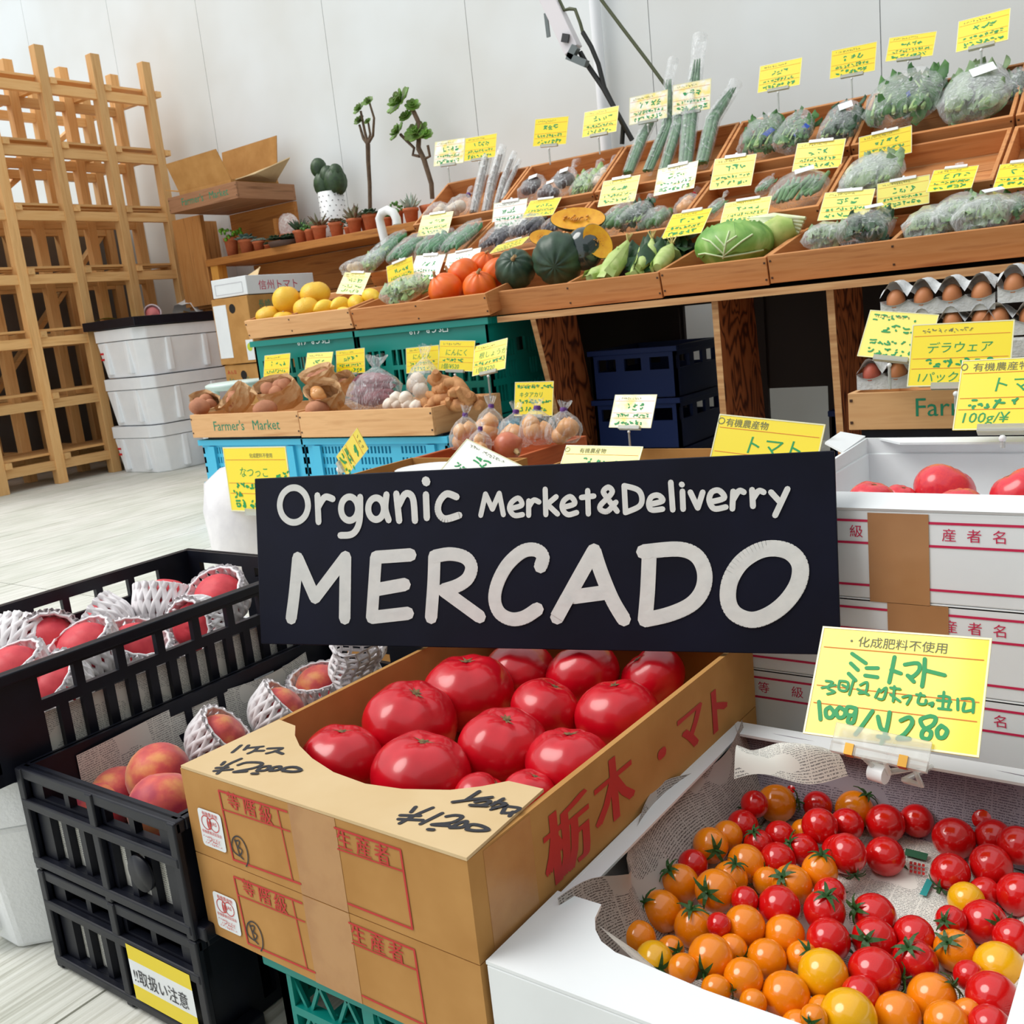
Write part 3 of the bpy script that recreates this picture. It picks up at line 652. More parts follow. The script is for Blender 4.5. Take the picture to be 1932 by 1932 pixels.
# ================================================================ cartons, stool
def carton(label, x0, x1, y0, y1, z0, z1, m=KRAFT, name='carton'):
    r = thing(name, ((x0 + x1) / 2, (y0 + y1) / 2, z0), label, 'carton'); MB().bb((x0, y0, z0), (x1, y1, z1)).build('body', m, r, bev=0.003); return r
CX0, CX1, CY = -4.60, -4.294, 3.6
cy1 = min(4.15, onx(590, 515, CX1).y)
cs = [('brown carton at the foot of the carton stack behind the round stool', 0.0, .31, KRAFT), ('brown carton with a handle hole and green potato lettering', .315, .62, KRAFT), ('brown carton with a white delivery label and green print under the white tomato carton', .625, .985, KRAFT), ('white tomato carton with crimson lettering on top of the carton stack', .99, 1.09, WCARD)]
for i, (lb, a, b_, m) in enumerate(cs):
    r = carton(lb, CX0 + .012 * (i % 2), CX1, CY + .01 * (i % 2), cy1, a, b_, m)
    side = lambda u, v, off=0.0008: V((CX1 + off, CY + u, v)); frontm = lambda u, v: V((CX0 + u, CY + .01 * 0 - .0008, v))
    if i == 3:
        MB().text('信州トマト', .056, lambda u, v: side(.09 + u * 1.05, 1.015 + v)).build('crimson_lettering', INK_M, r)
        q = MB(); [q.stroke(p, .003, lambda u, v: V((CX0 + u, CY + .0088, v)), sub=1) for p in ([(.04, 1.005), (.04, 1.06), (.27, 1.06), (.27, 1.005), (.04, 1.005)],)]; q.build('printed_frame', mat('grey_line', (190, 190, 196)), r)
        MB().add([V((CX0 + .2, CY + .1, 1.09)), V((CX1, CY + .1, 1.09)), V((CX1 - .1, CY + .2, 1.14)), V((CX0 + .22, CY + .2, 1.14))], [(0, 1, 2, 3)]).build('flap', KRAFTL, r)
    if i == 2:
        MB().bb((CX0 + .01, CY - .002, .66), (CX0 + .12, CY, .95)).build('delivery_label', WCARD, r)
        MB().text('長崎県産', .045, lambda u, v: side(.07 + u, .92 + v)).build('green_print', INK_FG, r)
        MB().text('じ ゃ', .07, lambda u, v: side(.12 + u * 1.3, .80 + v)).build('green_print', INK_FG, r)
        MB().bb((CX0 + .24, CY - .0015, .64), (CX0 + .30, CY, .75)).build('sticker', WCARD, r)
        MB().lathe([(.0, 0), (.022, 0)], 14, Matrix.Translation((CX0 + .27, CY - .0025, .71)) @ Matrix.Rotation(PI / 2, 4, 'X')).build('round_seal', mat('lime_seal', (190, 206, 60)), r)
    if i == 1:
        MB().text('じゃがいも', .06, lambda u, v: V((CX0 + .03 + u, CY + .009, .50 + v))).build('green_print', INK_FG, r)
        MB().text('みんな', .028, lambda u, v: V((CX0 + .03 + u, CY + .009, .57 + v))).build('red_print', INK_R, r)
    if i in (1, 2):
        h = MB(); h.lathe([(0, 0), (.026, 0)], 14, Matrix.Translation((CX0 + .17, CY + (.0088 if i == 1 else -.001), b_ - .06)) @ Matrix.Rotation(PI / 2, 4, 'X')); h.build('hand_hole', mat('hole_dark', (24, 18, 14), 0.9), r)
    if i == 0:
        MB().bb((CX0 - .001, CY - .001, .27), (CX0 + .2, CY + .002, .29)).build('red_tape', mat('red_tape', (214, 30, 40), 0.5), r)
# low brown crate beside it
st = thing('round_stool', (-4.2, 3.28, 0), 'pale mint round stool beside the carton stack', 'stool')
sp = ony(447, 722, 3.28); STM = mat('mint_plastic', (214, 232, 226), 0.4)
MB().lathe([(0, -.03), (.13, -.03), (.16, -.01), (.16, .0), (.14, .008), (0, .008)], 24, Matrix.Translation(sp)).build('seat', STM, st)
for q in range(3):
    a = 2 * PI * q / 3 + 2.4; d = V((math.cos(a), math.sin(a), 0)); MB().tube([sp + d * .12 - V((0, 0, .02)), V((sp.x, sp.y, sp.z - .12)) + d * .15, V((sp.x, sp.y, 0)) + d * .16], [.022, .02, .018], 8).build('leg', STM, st)

# ================================================================ crates
def vslits(u0, u1, v0, v1, n, fr=.5):
    w = (u1 - u0) / n; return [(u0 + w * (i + .5 - fr / 2), u0 + w * (i + .5 + fr / 2), v0, v1) for i in range(n)]
def crate(name, label, x0, x1, y0, y1, z0, z1, m, fh, sh, th=.012, rim=.02, group=None, R=None, foot=True):
    """moulded crate: fh(W,H)/sh(D,H) give the holes of long and short walls"""
    r = thing(name, ((x0 + x1) / 2, (y0 + y1) / 2, z0), label, 'crate', group); b = MB(); W, D, Hh = x1 - x0, y1 - y0, z1 - z0
    slotted(b, (x0, y0, z0), (1, 0, 0), (0, 0, 1), (0, 1, 0), W, Hh, th, fh(W, Hh)); slotted(b, (x0, y1 - th, z0), (1, 0, 0), (0, 0, 1), (0, 1, 0), W, Hh, th, fh(W, Hh))
    slotted(b, (x0, y0, z0), (0, 1, 0), (0, 0, 1), (1, 0, 0), D, Hh, th, sh(D, Hh)); slotted(b, (x1 - th, y0, z0), (0, 1, 0), (0, 0, 1), (1, 0, 0), D, Hh, th, sh(D, Hh))
    b.build('walls', m, r)
    MB().bb((x0 + th, y0 + th, z0), (x1 - th, y1 - th, z0 + .008)).build('bottom', m, r)
    q = MB(); e = rim * .5
    q.bb((x0 - e, y0 - e, z1 - rim), (x1 + e, y0 + th * .6, z1)); q.bb((x0 - e, y1 - th * .6, z1 - rim), (x1 + e, y1 + e, z1)); q.bb((x0 - e, y0 + th * .6, z1 - rim), (x0 + th * .6, y1 - th * .6, z1)); q.bb((x1 - th * .6, y0 + th * .6, z1 - rim), (x1 + e, y1 - th * .6, z1))
    q.build('rim', m, r, bev=.002); return r
def blue_front(W, Hh):
    h = []
    for g in (0.09, 0.40, 0.69):
        for v in (.20, .43, .66): h += vslits(W * g, W * (g + .23), Hh * v, Hh * (v + .15), 9)
    return h
def blue_side(D, Hh):
    h = []
    for g in (.12, .55):
        for v in (.20, .43, .66): h += vslits(D * g, D * (g + .32), Hh * v, Hh * (v + .15), 8)
    return h
BLX = [(-3.492, -2.868), (-2.858, -2.15)]
for i, (a, b_) in enumerate(BLX):
    for k in range(2):
        r = crate('folding_crate', ['lower', 'upper'][k] + ' sky blue folding crate ' + ['at the end of the row under the lettered tray', 'beside the onion tray under the garlic and ginger tray'][i], a, b_, 2.569, 2.98, .002 + .18 * k, .002 + .18 * k + .176, BLUEP, blue_front, blue_side, rim=.024)
        for x in (a + .05, b_ - .09): MB().bb((x, 2.569 - .012, .18 * k + .004), (x + .04, 2.57, .18 * k + .15)).build('corner_rib', BLUEP, r)
    MB2 = MB().bb((a + .04, 2.575, .358), (b_ - .02, 2.97, .366)); tag(MB2.build('lid_sheet', BLACKP), 'dark flat sheet between blue crates and ' + ['lettered tray', 'garlic and ginger tray'][i], 'sheet')
def teal_front(W, Hh):
    h = []
    for g0, g1 in ((.06, .22), (.26, .40), (.60, .74), (.78, .94)):
        n = 3
        for v in (.12, .36, .58): h += vslits(W * g0, W * g1, Hh * v, Hh * (v + .17), n, .72)
    h += [(W * .43, W * .57, Hh * .62, Hh * .76)]; return h
TX = [(-3.57, -2.93), (-2.92, -2.24)]
for i, (a, b_) in enumerate(TX):
    for k in range(2):
        z0 = .004 + .37 * k
        r = crate('teal_crate', ['lower', 'upper'][k] + ' teal mesh crate ' + ['under the citrus tray', 'under the orange pumpkin tray'][i], a, b_, 2.99, 3.40, z0, z0 + .366, TEALP, teal_front, teal_front, rim=.026)
        # lattice inside the openings and upside-down stencil
        q = MB()
        for g0, g1 in ((.06, .22), (.78, .94)):
            for s in range(5):
                u = a + (b_ - a) * (g0 + (g1 - g0) * s / 4); q.beam((u, 3.003, z0 + .05), (u + .05, 3.003, z0 + .27), .004, .004, (0, 1, 0))
        tag(q.build('mesh_ribs', TEALP, r), kind='stuff')
        if k: MB().text('□S.C.R.  619', .034, lambda u, v: V((a + .50 - u * 1.1, 2.9788, z0 + .352 - v))).build('white_stencil', mat('white_ink', (220, 232, 230)), r)
# ================================================================ trays with lettering on the blue crates
FY, FZ = 2.54, .467
t1 = tray('wooden_tray', "pale wooden tray lettered in green, filled with paper bags of potatoes", (-3.505, FY, FZ), (1, 0, 0), (0, 1, 0), .662, .40, .096, FW)
stencil(t1, V((-3.36, FY, FZ - .068)), (1, 0, 0), (0, 0, 1), .056)
t2 = tray('wooden_tray', 'pale wooden tray holding sweet potatoes, garlic and ginger', (-2.842, FY, FZ - .006), (1, 0, 0), (0, 1, 0), .665, .40, .096, FW)
# ================================================================ sloping trays of the citrus and pumpkins
SL = V((0, math.cos(math.radians(12)), math.sin(math.radians(12))))
t3 = tray('wooden_tray', 'wooden tray heaped with yellow citrus on the teal crates', (-3.565, 2.95, .832), (1, 0, 0), SL, .655, .45, .082, [FW[0], TW[1], FW[2]], div=(.29,))
t4 = tray('wooden_tray', 'wooden tray with the orange pumpkins on the teal crates', (-2.90, 2.95, .826), (1, 0, 0), SL, .695, .45, .082, TW, div=(.35,))
# wedges that carry the sloping trays
for nm, a, b_ in (('citrus tray', -3.55, -2.93), ('orange pumpkin tray', -2.89, -2.23)):
    w = MB(); w.prism([(3.0, .742), (3.39, .742), (3.39, .742 + .39 * math.tan(math.radians(12))), (3.0, .744)], (a, 0, 0), (0, 1, 0), (0, 0, 1), (b_ - a, 0, 0)); tag(w.build('support_wedge', TW[0]), 'low wooden wedge under the ' + nm, 'support')
# ================================================================ stepped display stand and its trays
stand = thing('display_stand', (-1.5, 3.5, 0), 'stepped plywood display stand with dark hollow underneath', 'stand')
MB().bb((-2.20, 3.0, .716), (0.6, 3.42, .738)).build('shelf_board', [PE], stand)
MB().bb((-3.2, 3.42, .86), (0.6, 3.76, .878)).build('shelf_board', PE, stand)
MB().bb((-3.2, 3.76, 1.08), (0.6, 4.06, 1.098)).build('shelf_board', PE, stand)
for X, f in ((-2.05, [(3.0, .715), (3.28, .715), (3.43, .0), (3.19, .0)]), (-1.355, [(3.03, .715), (3.33, .715), (3.42, 0), (3.06, 0)]), (-.985, [(3.04, .715), (3.33, .715), (3.42, 0), (3.12, 0)]), (-.25, [(3.04, .715), (3.33, .715), (3.42, 0), (3.12, 0)])):
    MB().prism(f, (X, 0, 0), (0, 1, 0), (0, 0, 1), (.022, 0, 0)).build('leg_panel', PW, stand)
    w = .002; MB().prism([(f[0][0] - w, f[0][1]), (f[0][0], f[0][1]), (f[3][0], 0), (f[3][0] - w, 0)], (X, 0, 0), (0, 1, 0), (0, 0, 1), (.022, 0, 0)).build('leg_edge', PE, stand)
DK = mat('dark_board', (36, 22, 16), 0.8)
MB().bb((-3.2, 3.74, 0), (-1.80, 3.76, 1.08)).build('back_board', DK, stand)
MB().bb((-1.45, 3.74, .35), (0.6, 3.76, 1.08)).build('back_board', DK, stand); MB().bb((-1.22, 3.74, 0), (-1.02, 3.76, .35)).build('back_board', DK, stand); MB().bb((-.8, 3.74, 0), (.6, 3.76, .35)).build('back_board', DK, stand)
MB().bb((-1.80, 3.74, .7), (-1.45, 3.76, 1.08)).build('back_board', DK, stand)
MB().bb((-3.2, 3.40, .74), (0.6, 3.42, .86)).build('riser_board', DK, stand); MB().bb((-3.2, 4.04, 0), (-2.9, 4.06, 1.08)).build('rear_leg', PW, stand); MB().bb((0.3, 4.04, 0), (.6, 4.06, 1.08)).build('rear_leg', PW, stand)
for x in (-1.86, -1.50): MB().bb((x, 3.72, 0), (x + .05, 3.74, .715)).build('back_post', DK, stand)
S1 = V((0, math.cos(math.radians(13)), math.sin(math.radians(13)))); S2 = V((0, math.cos(math.radians(28)), math.sin(math.radians(28)))); S3 = V((0, math.cos(math.radians(34)), math.sin(math.radians(34))))
tray('wooden_tray', 'double wooden tray holding the green squash and the corn', (-2.262, 3.03, .828), (1, 0, 0), S1, .724, .385, .088, TW, div=(.36,))
tray('wooden_tray', 'wooden tray holding the cabbage and the napa', (-1.535, 3.03, .834), (1, 0, 0), S1, .370, .385, .088, TW)
tray('wooden_tray', 'double wooden tray holding bags of mixed greens beside the cabbage tray', (-1.162, 3.03, .838), (1, 0, 0), S1, .745, .385, .088, TW, div=(.375,))
XR = [-3.2, -2.69, -2.18, -1.64, -1.112, -.58, -.05]
n2 = ['bagged cucumbers', 'dark eggplants', 'bagged zucchini', 'bagged okra and beans', 'feathery greens', 'bundled greens']
n3 = ['burdock roots', 'bagged beets', 'long leeks', 'spinach in blue wrappers', 'big bags of leafy greens', 'dark leafy greens']
for i in range(6):
    a, b_ = XR[i], XR[i + 1]
    tray('wooden_tray', 'wooden tray of the middle step with the ' + n2[i], (a + .003, 3.40, .990), (1, 0, 0), S2, b_ - a - .006, .385, .085, TW)
    tray('wooden_tray', 'wooden tray of the top step with the ' + n3[i], (a + .003, 3.75, 1.205), (1, 0, 0), S3, b_ - a - .006, .375, .085, TW)
# navy crates in the hollow
def navy(W, Hh): return [(W * .08, W * .3, Hh * .55, Hh * .8), (W * .4, W * .6, Hh * .55, Hh * .8), (W * .7, W * .92, Hh * .55, Hh * .8)]
for k in range(3): crate('navy_crate', ['lowest navy crate under the display stand', 'middle navy crate under the display stand', 'topmost navy crate under the display stand'][k], -1.98, -1.62, 3.28, 3.66, .004 + .19 * k, .19 + .19 * k, NAVYP, navy, navy)

# ================================================================ all the price cards of the stall
CARDS = [
 ('y', (821, 268), (877.6, 259.6), (818, 314.4), 4.05, 'b', 'yellow price card with painted white glare on a clip stand above the taro bags', 'g', .07),
 ('y', (878, 261), (938, 251), (875, 305), 4.05, 'b', 'yellow price card on a clip stand above the burdock roots', 'y', .07),
 ('y', (1010, 225), (1073.5, 218.7), (1005, 277), 4.05, 'b', 'yellow price card on a clip stand above the beet bags', 'y', .07),
 ('y', (1103, 212), (1168, 199), (1098, 260), 4.05, 'b', 'yellow price card behind the black cables above the beets tray', 'y', .07),
 ('y', (1188, 184.6), (1260, 168.7), (1187, 236.6), 4.0, 'b', 'yellow price card whitened by painted glare in front of the first leeks', 'g', .03),
 ('y', (1270, 161), (1342, 147.5), (1268, 217.5), 4.0, 'b', 'yellow price card whitened by painted glare clipped to the last leeks', 'g', .03),
 ('y', (1434, 125), (1514, 108), (1429, 176), 4.05, 'b', 'yellow price card above the spinach in blue wrappers', 'y', .07),
 ('y', (1569, 96), (1655, 78), (1565, 150), 4.05, 'b', 'yellow price card above the dark greens next to the spinach', 'y', .07),
 ('y', (1678, 71.6), (1768, 58.6), (1670, 117), 4.05, 'b', 'yellow price card behind the big bag with the blue stripe', 'y', .07),
 ('y', (1808.6, 41), (1907, 15), (1803, 99.5), 4.05, 'b', 'yellow price card above the big pale bag of greens', 'y', .07),
 ('h', (1138.6, 342.5), (1208.5, 330), (1127.5, 391), 3.73, 't', 'yellow price card hanging under the first leeks', 'y', 0),
 ('h', (1242, 320), (1318, 303), (1233, 370.5), 3.73, 't', 'yellow price card with painted white glare hanging under the last leeks', 'g', 0),
 ('h', (1349, 300.6), (1428, 290), (1338, 359), 3.73, 't', 'yellow price card hanging under the first blue spinach wrapper', 'y', 0),
 ('h', (1504.6, 271), (1596.5, 261), (1494, 324), 3.73, 't', 'yellow price card hanging above the bundled beans', 'y', 0),
 ('h', (1620.5, 259.5), (1720.7, 236), (1620, 310), 3.73, 't', 'yellow price card hanging behind the feathery greens', 'y', 0),
 ('h', (797, 407), (856, 398.5), (786.5, 447), 3.73, 't', 'yellow price card paled by painted glare hanging under the taro bags above the cucumbers', 'p', 0),
 ('h', (932, 384), (995.5, 374), (927, 433.7), 3.73, 't', 'price card whitened by painted glare hanging over the dark eggplants', 'w', 0),
 ('h', (1001, 379), (1060, 372), (984, 412), 3.73, 't', 'yellow price card hanging beside the glare-whitened card over the eggplants', 'y', 0),
 ('h', (1269, 405), (1344.5, 392), (1247, 451.5), 3.38, 't', 'yellow price card hanging above the corn ears', 'y', 0),
 ('h', (1368, 383.5), (1457, 369.5), (1357.6, 425.5), 3.38, 't', 'yellow price card hanging behind the cabbage', 'y', 0),
 ('h', (1556.8, 364), (1652, 355.6), (1542, 417), 3.38, 't', 'yellow price card paled by painted glare above the grey bag beside the napa tray', 'p', 0),
 ('h', (1655, 347), (1754.7, 329), (1653.7, 400), 3.38, 't', 'yellow price card paled by painted glare with a lined sheet under the feathery greens', 'p', 0),
 ('h', (1762, 322), (1847, 312), (1747, 363.5), 3.38, 't', 'yellow price card behind the knotted bags of greens', 'y', 0),
 ('h', (1887, 311), (1965, 302), (1872, 359), 3.38, 't', 'yellow price card above the white bag with the red mark', 'y', 0),
 ('h', (729, 503), (778, 482.6), (733.6, 546), 3.28, 't', 'bright yellow price card on the divider next to the lemons', 'y', 0),
 ('h', (786, 482.6), (841, 480), (770, 528), 3.36, 't', 'price card whitened by painted glare hanging over the orange pumpkin tray', 'w', 0),
 ('h', (845, 480), (908, 467), (838, 509), 3.36, 't', 'price card whitened by painted glare right behind the orange pumpkins', 'w', 0),
 ('h', (939, 463), (1001, 445), (922, 480), 3.36, 't', 'yellow price card half hidden behind the green squash', 'y', 0),
 ('h', (651, 513.6), (700, 515), (634, 554), 3.25, 't', 'yellow price card paled by painted glare standing over the lemons', 'p', 0),
 ('f', (499.5, 671), (548, 666), (497, 720), 2.91, 'b', 'yellow price card in front of the teal crate at the potato end', 'y', .06),
 ('f', (580, 666), (629, 663.5), (572, 717), 2.91, 'b', 'yellow price card paled by painted glare behind the folded paper bags', 'p', .06),
 ('f', (634, 662), (688, 656), (635, 708), 2.91, 'b', 'yellow price card behind the onions in a paper pouch', 'y', .06),
]
for i, (_, TL, TR, BL, Y, cl, lb, kd, dr) in enumerate(CARDS): card(lb, TL, TR, BL, Y, kd, cl, seed=i * 7 + 3, drop=dr)
card('yellow price card for carrots behind the clear bag of garlic', (766, 657), (828, 650.6), (767, 705), 2.91, lines=[('にんじん', .2, .54, .24), (None, .12, .36, .12, .85), (None, .12, .15, .15, .8)], seed=71, drop=.06)
card('yellow price card for garlic above the ginger heap', (830, 642), (897, 642.6), (826, 699), 2.91, lines=[('にんにく', .18, .52, .24), (None, .12, .36, .11, .7), ('1個/¥520', .08, .08, .2)], seed=72, drop=.06)
card('yellow price card for ginger at the corner of the ginger tray', (896, 653.5), (958, 637.5), (891, 710), 2.91, lines=[('根しょうが', .16, .54, .22), (None, .06, .36, .12, .9), ('1個/¥220', .08, .08, .2)], seed=73, drop=.09)
# traced brush strokes (board units) of the sign and of the big card
SIGN_STROKES = [([(0.0511,0.0364),(0.0579,0.0716),(0.0652,0.119)],0.0175,False),([(0.0652,0.119),(0.09,0.0648)],0.0175,False),([(0.09,0.0648),(0.1394,0.1191)],0.0175,False),([(0.1394,0.1191),(0.1346,0.037)],0.0175,False),([(0.1757,0.0384),(0.1805,0.0779),(0.1852,0.1184)],0.0175,False),([(0.1852,0.1184),(0.236,0.1209)],0.0175,False),([(0.1858,0.0757),(0.2261,0.0821)],0.0175,False),([(0.1757,0.0384),(0.2293,0.0442)],0.0175,False),([(0.2623,0.0391),(0.2676,0.0841),(0.2702,0.1183)],0.0175,False),([(0.2702,0.1183),(0.2924,0.1212),(0.3129,0.1166),(0.3216,0.1049),(0.3164,0.0902),(0.3023,0.0807),(0.2812,0.0744)],0.0175,False),([(0.2812,0.0744),(0.3304,0.0406)],0.0175,False),([(0.4147,0.1039),(0.4184,0.1162),(0.409,0.1246),(0.3915,0.1228),(0.371,0.1065),(0.3568,0.0836),(0.352,0.0627),(0.3576,0.046),(0.3729,0.0378),(0.3906,0.04),(0.4084,0.0504)],0.0175,False),([(0.4337,0.0403),(0.4597,0.0831),(0.4842,0.1223)],0.018025000000000003,False),([(0.4842,0.1223),(0.4916,0.0971),(0.5048,0.0628),(0.5183,0.0389)],0.018025000000000003,False),([(0.4559,0.0659),(0.4948,0.0709)],0.018025000000000003,False),([(0.5446,0.0381),(0.5488,0.0728),(0.5522,0.1153)],0.018025000000000003,False),([(0.5454,0.12),(0.5871,0.1226),(0.6083,0.1145),(0.6173,0.0959),(0.6147,0.0746),(0.6006,0.0571),(0.5747,0.0452),(0.5446,0.0381)],0.018025000000000003,False),([(0.6971,0.1217),(0.7152,0.1167),(0.7256,0.1025),(0.7232,0.0818),(0.7098,0.0611),(0.691,0.0459),(0.6704,0.0391),(0.6519,0.0457),(0.6439,0.061),(0.6465,0.0841),(0.6594,0.1051),(0.6785,0.1182)],0.018900000000000004,True),([(0.0847,0.1909),(0.0799,0.1771),(0.0683,0.1688),(0.0545,0.1691),(0.0436,0.1781),(0.0399,0.1924),(0.0448,0.2063),(0.0565,0.2146),(0.0703,0.2141),(0.0811,0.205)],0.0092,True),([(0.0999,0.2034),(0.1001,0.1677)],0.0092,False),([(0.1005,0.1878),(0.1113,0.2008),(0.1233,0.1981)],0.0092,False),([(0.1651,0.1989),(0.1625,0.166),(0.1519,0.1504),(0.1331,0.1486)],0.0092,False),([(0.2044,0.2008),(0.202,0.1824),(0.2062,0.1675)],0.0092,False),([(0.2189,0.2014),(0.2216,0.1662)],0.0092,False),([(0.2219,0.1861),(0.2321,0.2009),(0.2426,0.1951),(0.2445,0.1656)],0.0092,False),([(0.2616,0.1988),(0.2616,0.1688)],0.0092,False),([(0.3045,0.1945),(0.2908,0.1988),(0.28,0.1885),(0.2783,0.1758),(0.2872,0.1666),(0.307,0.1707)],0.0092,False),([(0.1613,0.1837),(0.1584,0.1744),(0.1517,0.1689),(0.1437,0.1691),(0.1374,0.175),(0.1354,0.1845),(0.1382,0.1937),(0.145,0.1993),(0.153,0.199),(0.1592,0.193)],0.0092,True),([(0.2,0.1825),(0.1974,0.1741),(0.1914,0.169),(0.1841,0.1692),(0.1785,0.1746),(0.1766,0.1832),(0.1792,0.1916),(0.1853,0.1966),(0.1925,0.1964),(0.1981,0.191)],0.0092,True),([(0.2621,0.2167),(0.2628,0.2154)],0.01196,False),([(0.3368,0.1698),(0.3444,0.1967)],0.0068,False),([(0.3444,0.1967),(0.353,0.1772)],0.0068,False),([(0.353,0.1772),(0.3631,0.1969)],0.0068,False),([(0.3631,0.1969),(0.3676,0.1698)],0.0068,False),([(0.379,0.1773),(0.3928,0.1812),(0.3886,0.1899),(0.3793,0.185),(0.3762,0.1765),(0.3823,0.1685),(0.3933,0.1691)],0.0068,False),([(0.4021,0.186),(0.4014,0.168)],0.0068,False),([(0.4018,0.1783),(0.4085,0.1867),(0.4156,0.1842)],0.0068,False),([(0.4243,0.1998),(0.424,0.1682)],0.0068,False),([(0.4382,0.1899),(0.4263,0.1809)],0.0068,False),([(0.4263,0.1809),(0.4392,0.1686)],0.0068,False),([(0.4457,0.1764),(0.4617,0.1806),(0.4568,0.1893),(0.4478,0.1845),(0.4457,0.1752),(0.4524,0.1674),(0.4639,0.1696)],0.0068,False),([(0.4789,0.196),(0.4787,0.1675)],0.0068,False),([(0.4707,0.1879),(0.4864,0.1891)],0.0068,False),([(0.5149,0.1698),(0.5019,0.1877),(0.4987,0.1945),(0.5049,0.1992),(0.5098,0.1941),(0.5053,0.1876),(0.4947,0.1779),(0.4945,0.172),(0.503,0.1701),(0.5136,0.1806)],0.0068,False),([(0.5245,0.2002),(0.5251,0.1686)],0.0068,False),([(0.5245,0.2002),(0.5411,0.1946),(0.5458,0.1845),(0.5421,0.1747),(0.525,0.1678)],0.0068,False),([(0.5556,0.1768),(0.5706,0.1804),(0.5659,0.1871),(0.5575,0.1857),(0.5539,0.1776),(0.557,0.1701),(0.5703,0.1706)],0.0068,False),([(0.5812,0.202),(0.5825,0.1694)],0.0068,False),([(0.5947,0.1909),(0.5948,0.1698)],0.0068,False),([(0.594,0.1992),(0.5945,0.1987)],0.0068,False),([(0.604,0.1895),(0.6121,0.1707)],0.0068,False),([(0.6121,0.1707),(0.6185,0.1889)],0.0068,False),([(0.6267,0.1771),(0.6431,0.1813),(0.6376,0.1902),(0.629,0.1886),(0.6258,0.179),(0.6312,0.1692),(0.6446,0.1707)],0.0068,False),([(0.6537,0.1886),(0.6521,0.1685)],0.0068,False),([(0.6534,0.179),(0.6603,0.189),(0.6658,0.1872)],0.0068,False),([(0.6752,0.1897),(0.6756,0.1707)],0.0068,False),([(0.6758,0.1792),(0.6826,0.1881),(0.6881,0.1864)],0.0068,False),([(0.6964,0.1861),(0.7061,0.1744)],0.0068,False),([(0.7147,0.1892),(0.7001,0.1595)],0.0068,False)]
CARD_STROKES = [[(0.214,0.762),(0.307,0.685)],[(0.216,0.673),(0.266,0.617)],[(0.214,0.577),(0.262,0.522)],[(0.316,0.643),(0.383,0.652)],[(0.315,0.574),(0.389,0.57)],[(0.471,0.765),(0.467,0.646),(0.462,0.534)],[(0.463,0.645),(0.521,0.623)],[(0.537,0.705),(0.61,0.728),(0.624,0.669),(0.59,0.603),(0.562,0.611)],[(0.562,0.611),(0.602,0.562)],[(0.646,0.77),(0.653,0.648),(0.652,0.528)],[(0.651,0.672),(0.768,0.644)],[(0.064,0.296),(0.093,0.14)],[(0.137,0.259),(0.115,0.23),(0.127,0.171),(0.157,0.17),(0.168,0.215),(0.137,0.259)],[(0.195,0.269),(0.179,0.229),(0.198,0.178),(0.23,0.19),(0.232,0.239),(0.195,0.269)],[(0.294,0.274),(0.244,0.278),(0.243,0.217),(0.285,0.212),(0.296,0.262),(0.292,0.153),(0.26,0.147),(0.262,0.196)],[(0.393,0.268),(0.35,0.14),(0.316,0.05)],[(0.429,0.226),(0.455,0.131),(0.488,0.119)],[(0.492,0.274),(0.49,0.143),(0.473,-0.0)],[(0.447,0.059),(0.506,0.059)],[(0.561,0.215),(0.607,0.253),(0.627,0.204),(0.591,0.104),(0.556,0.063),(0.624,0.076)],[(0.719,0.285),(0.669,0.247),(0.69,0.187),(0.734,0.156),(0.728,0.097),(0.69,0.101),(0.692,0.159),(0.74,0.214),(0.75,0.274),(0.719,0.285)],[(0.785,0.217),(0.766,0.173),(0.778,0.119),(0.807,0.125),(0.819,0.183),(0.785,0.217)],[(0.066,0.422),(0.147,0.46)],[(0.084,0.488),(0.127,0.482),(0.1,0.427),(0.15,0.398),(0.107,0.372)],[(0.168,0.501),(0.172,0.426),(0.219,0.421),(0.219,0.496),(0.168,0.501)],[(0.189,0.467),(0.225,0.447)],[(0.251,0.514),(0.24,0.388)],[(0.296,0.483),(0.334,0.514),(0.335,0.428),(0.296,0.409)],[(0.284,0.444),(0.354,0.406)],[(0.396,0.389),(0.412,0.465)],[(0.423,0.442),(0.451,0.483),(0.445,0.385),(0.413,0.38)],[(0.475,0.487),(0.531,0.484)],[(0.497,0.503),(0.502,0.371)],[(0.481,0.428),(0.541,0.378)],[(0.553,0.416),(0.598,0.435),(0.582,0.361)],[(0.628,0.452),(0.674,0.448)],[(0.65,0.467),(0.642,0.383),(0.681,0.378),(0.685,0.414)],[(0.703,0.382),(0.725,0.397),(0.72,0.367)],[(0.745,0.424),(0.82,0.425)],[(0.776,0.5),(0.78,0.36)],[(0.758,0.356),(0.825,0.357)],[(0.75,0.46),(0.81,0.459),(0.809,0.377)],[(0.855,0.454),(0.862,0.363)],[(0.877,0.458),(0.935,0.462),(0.943,0.355)],[(0.894,0.426),(0.892,0.357),(0.941,0.377)]]
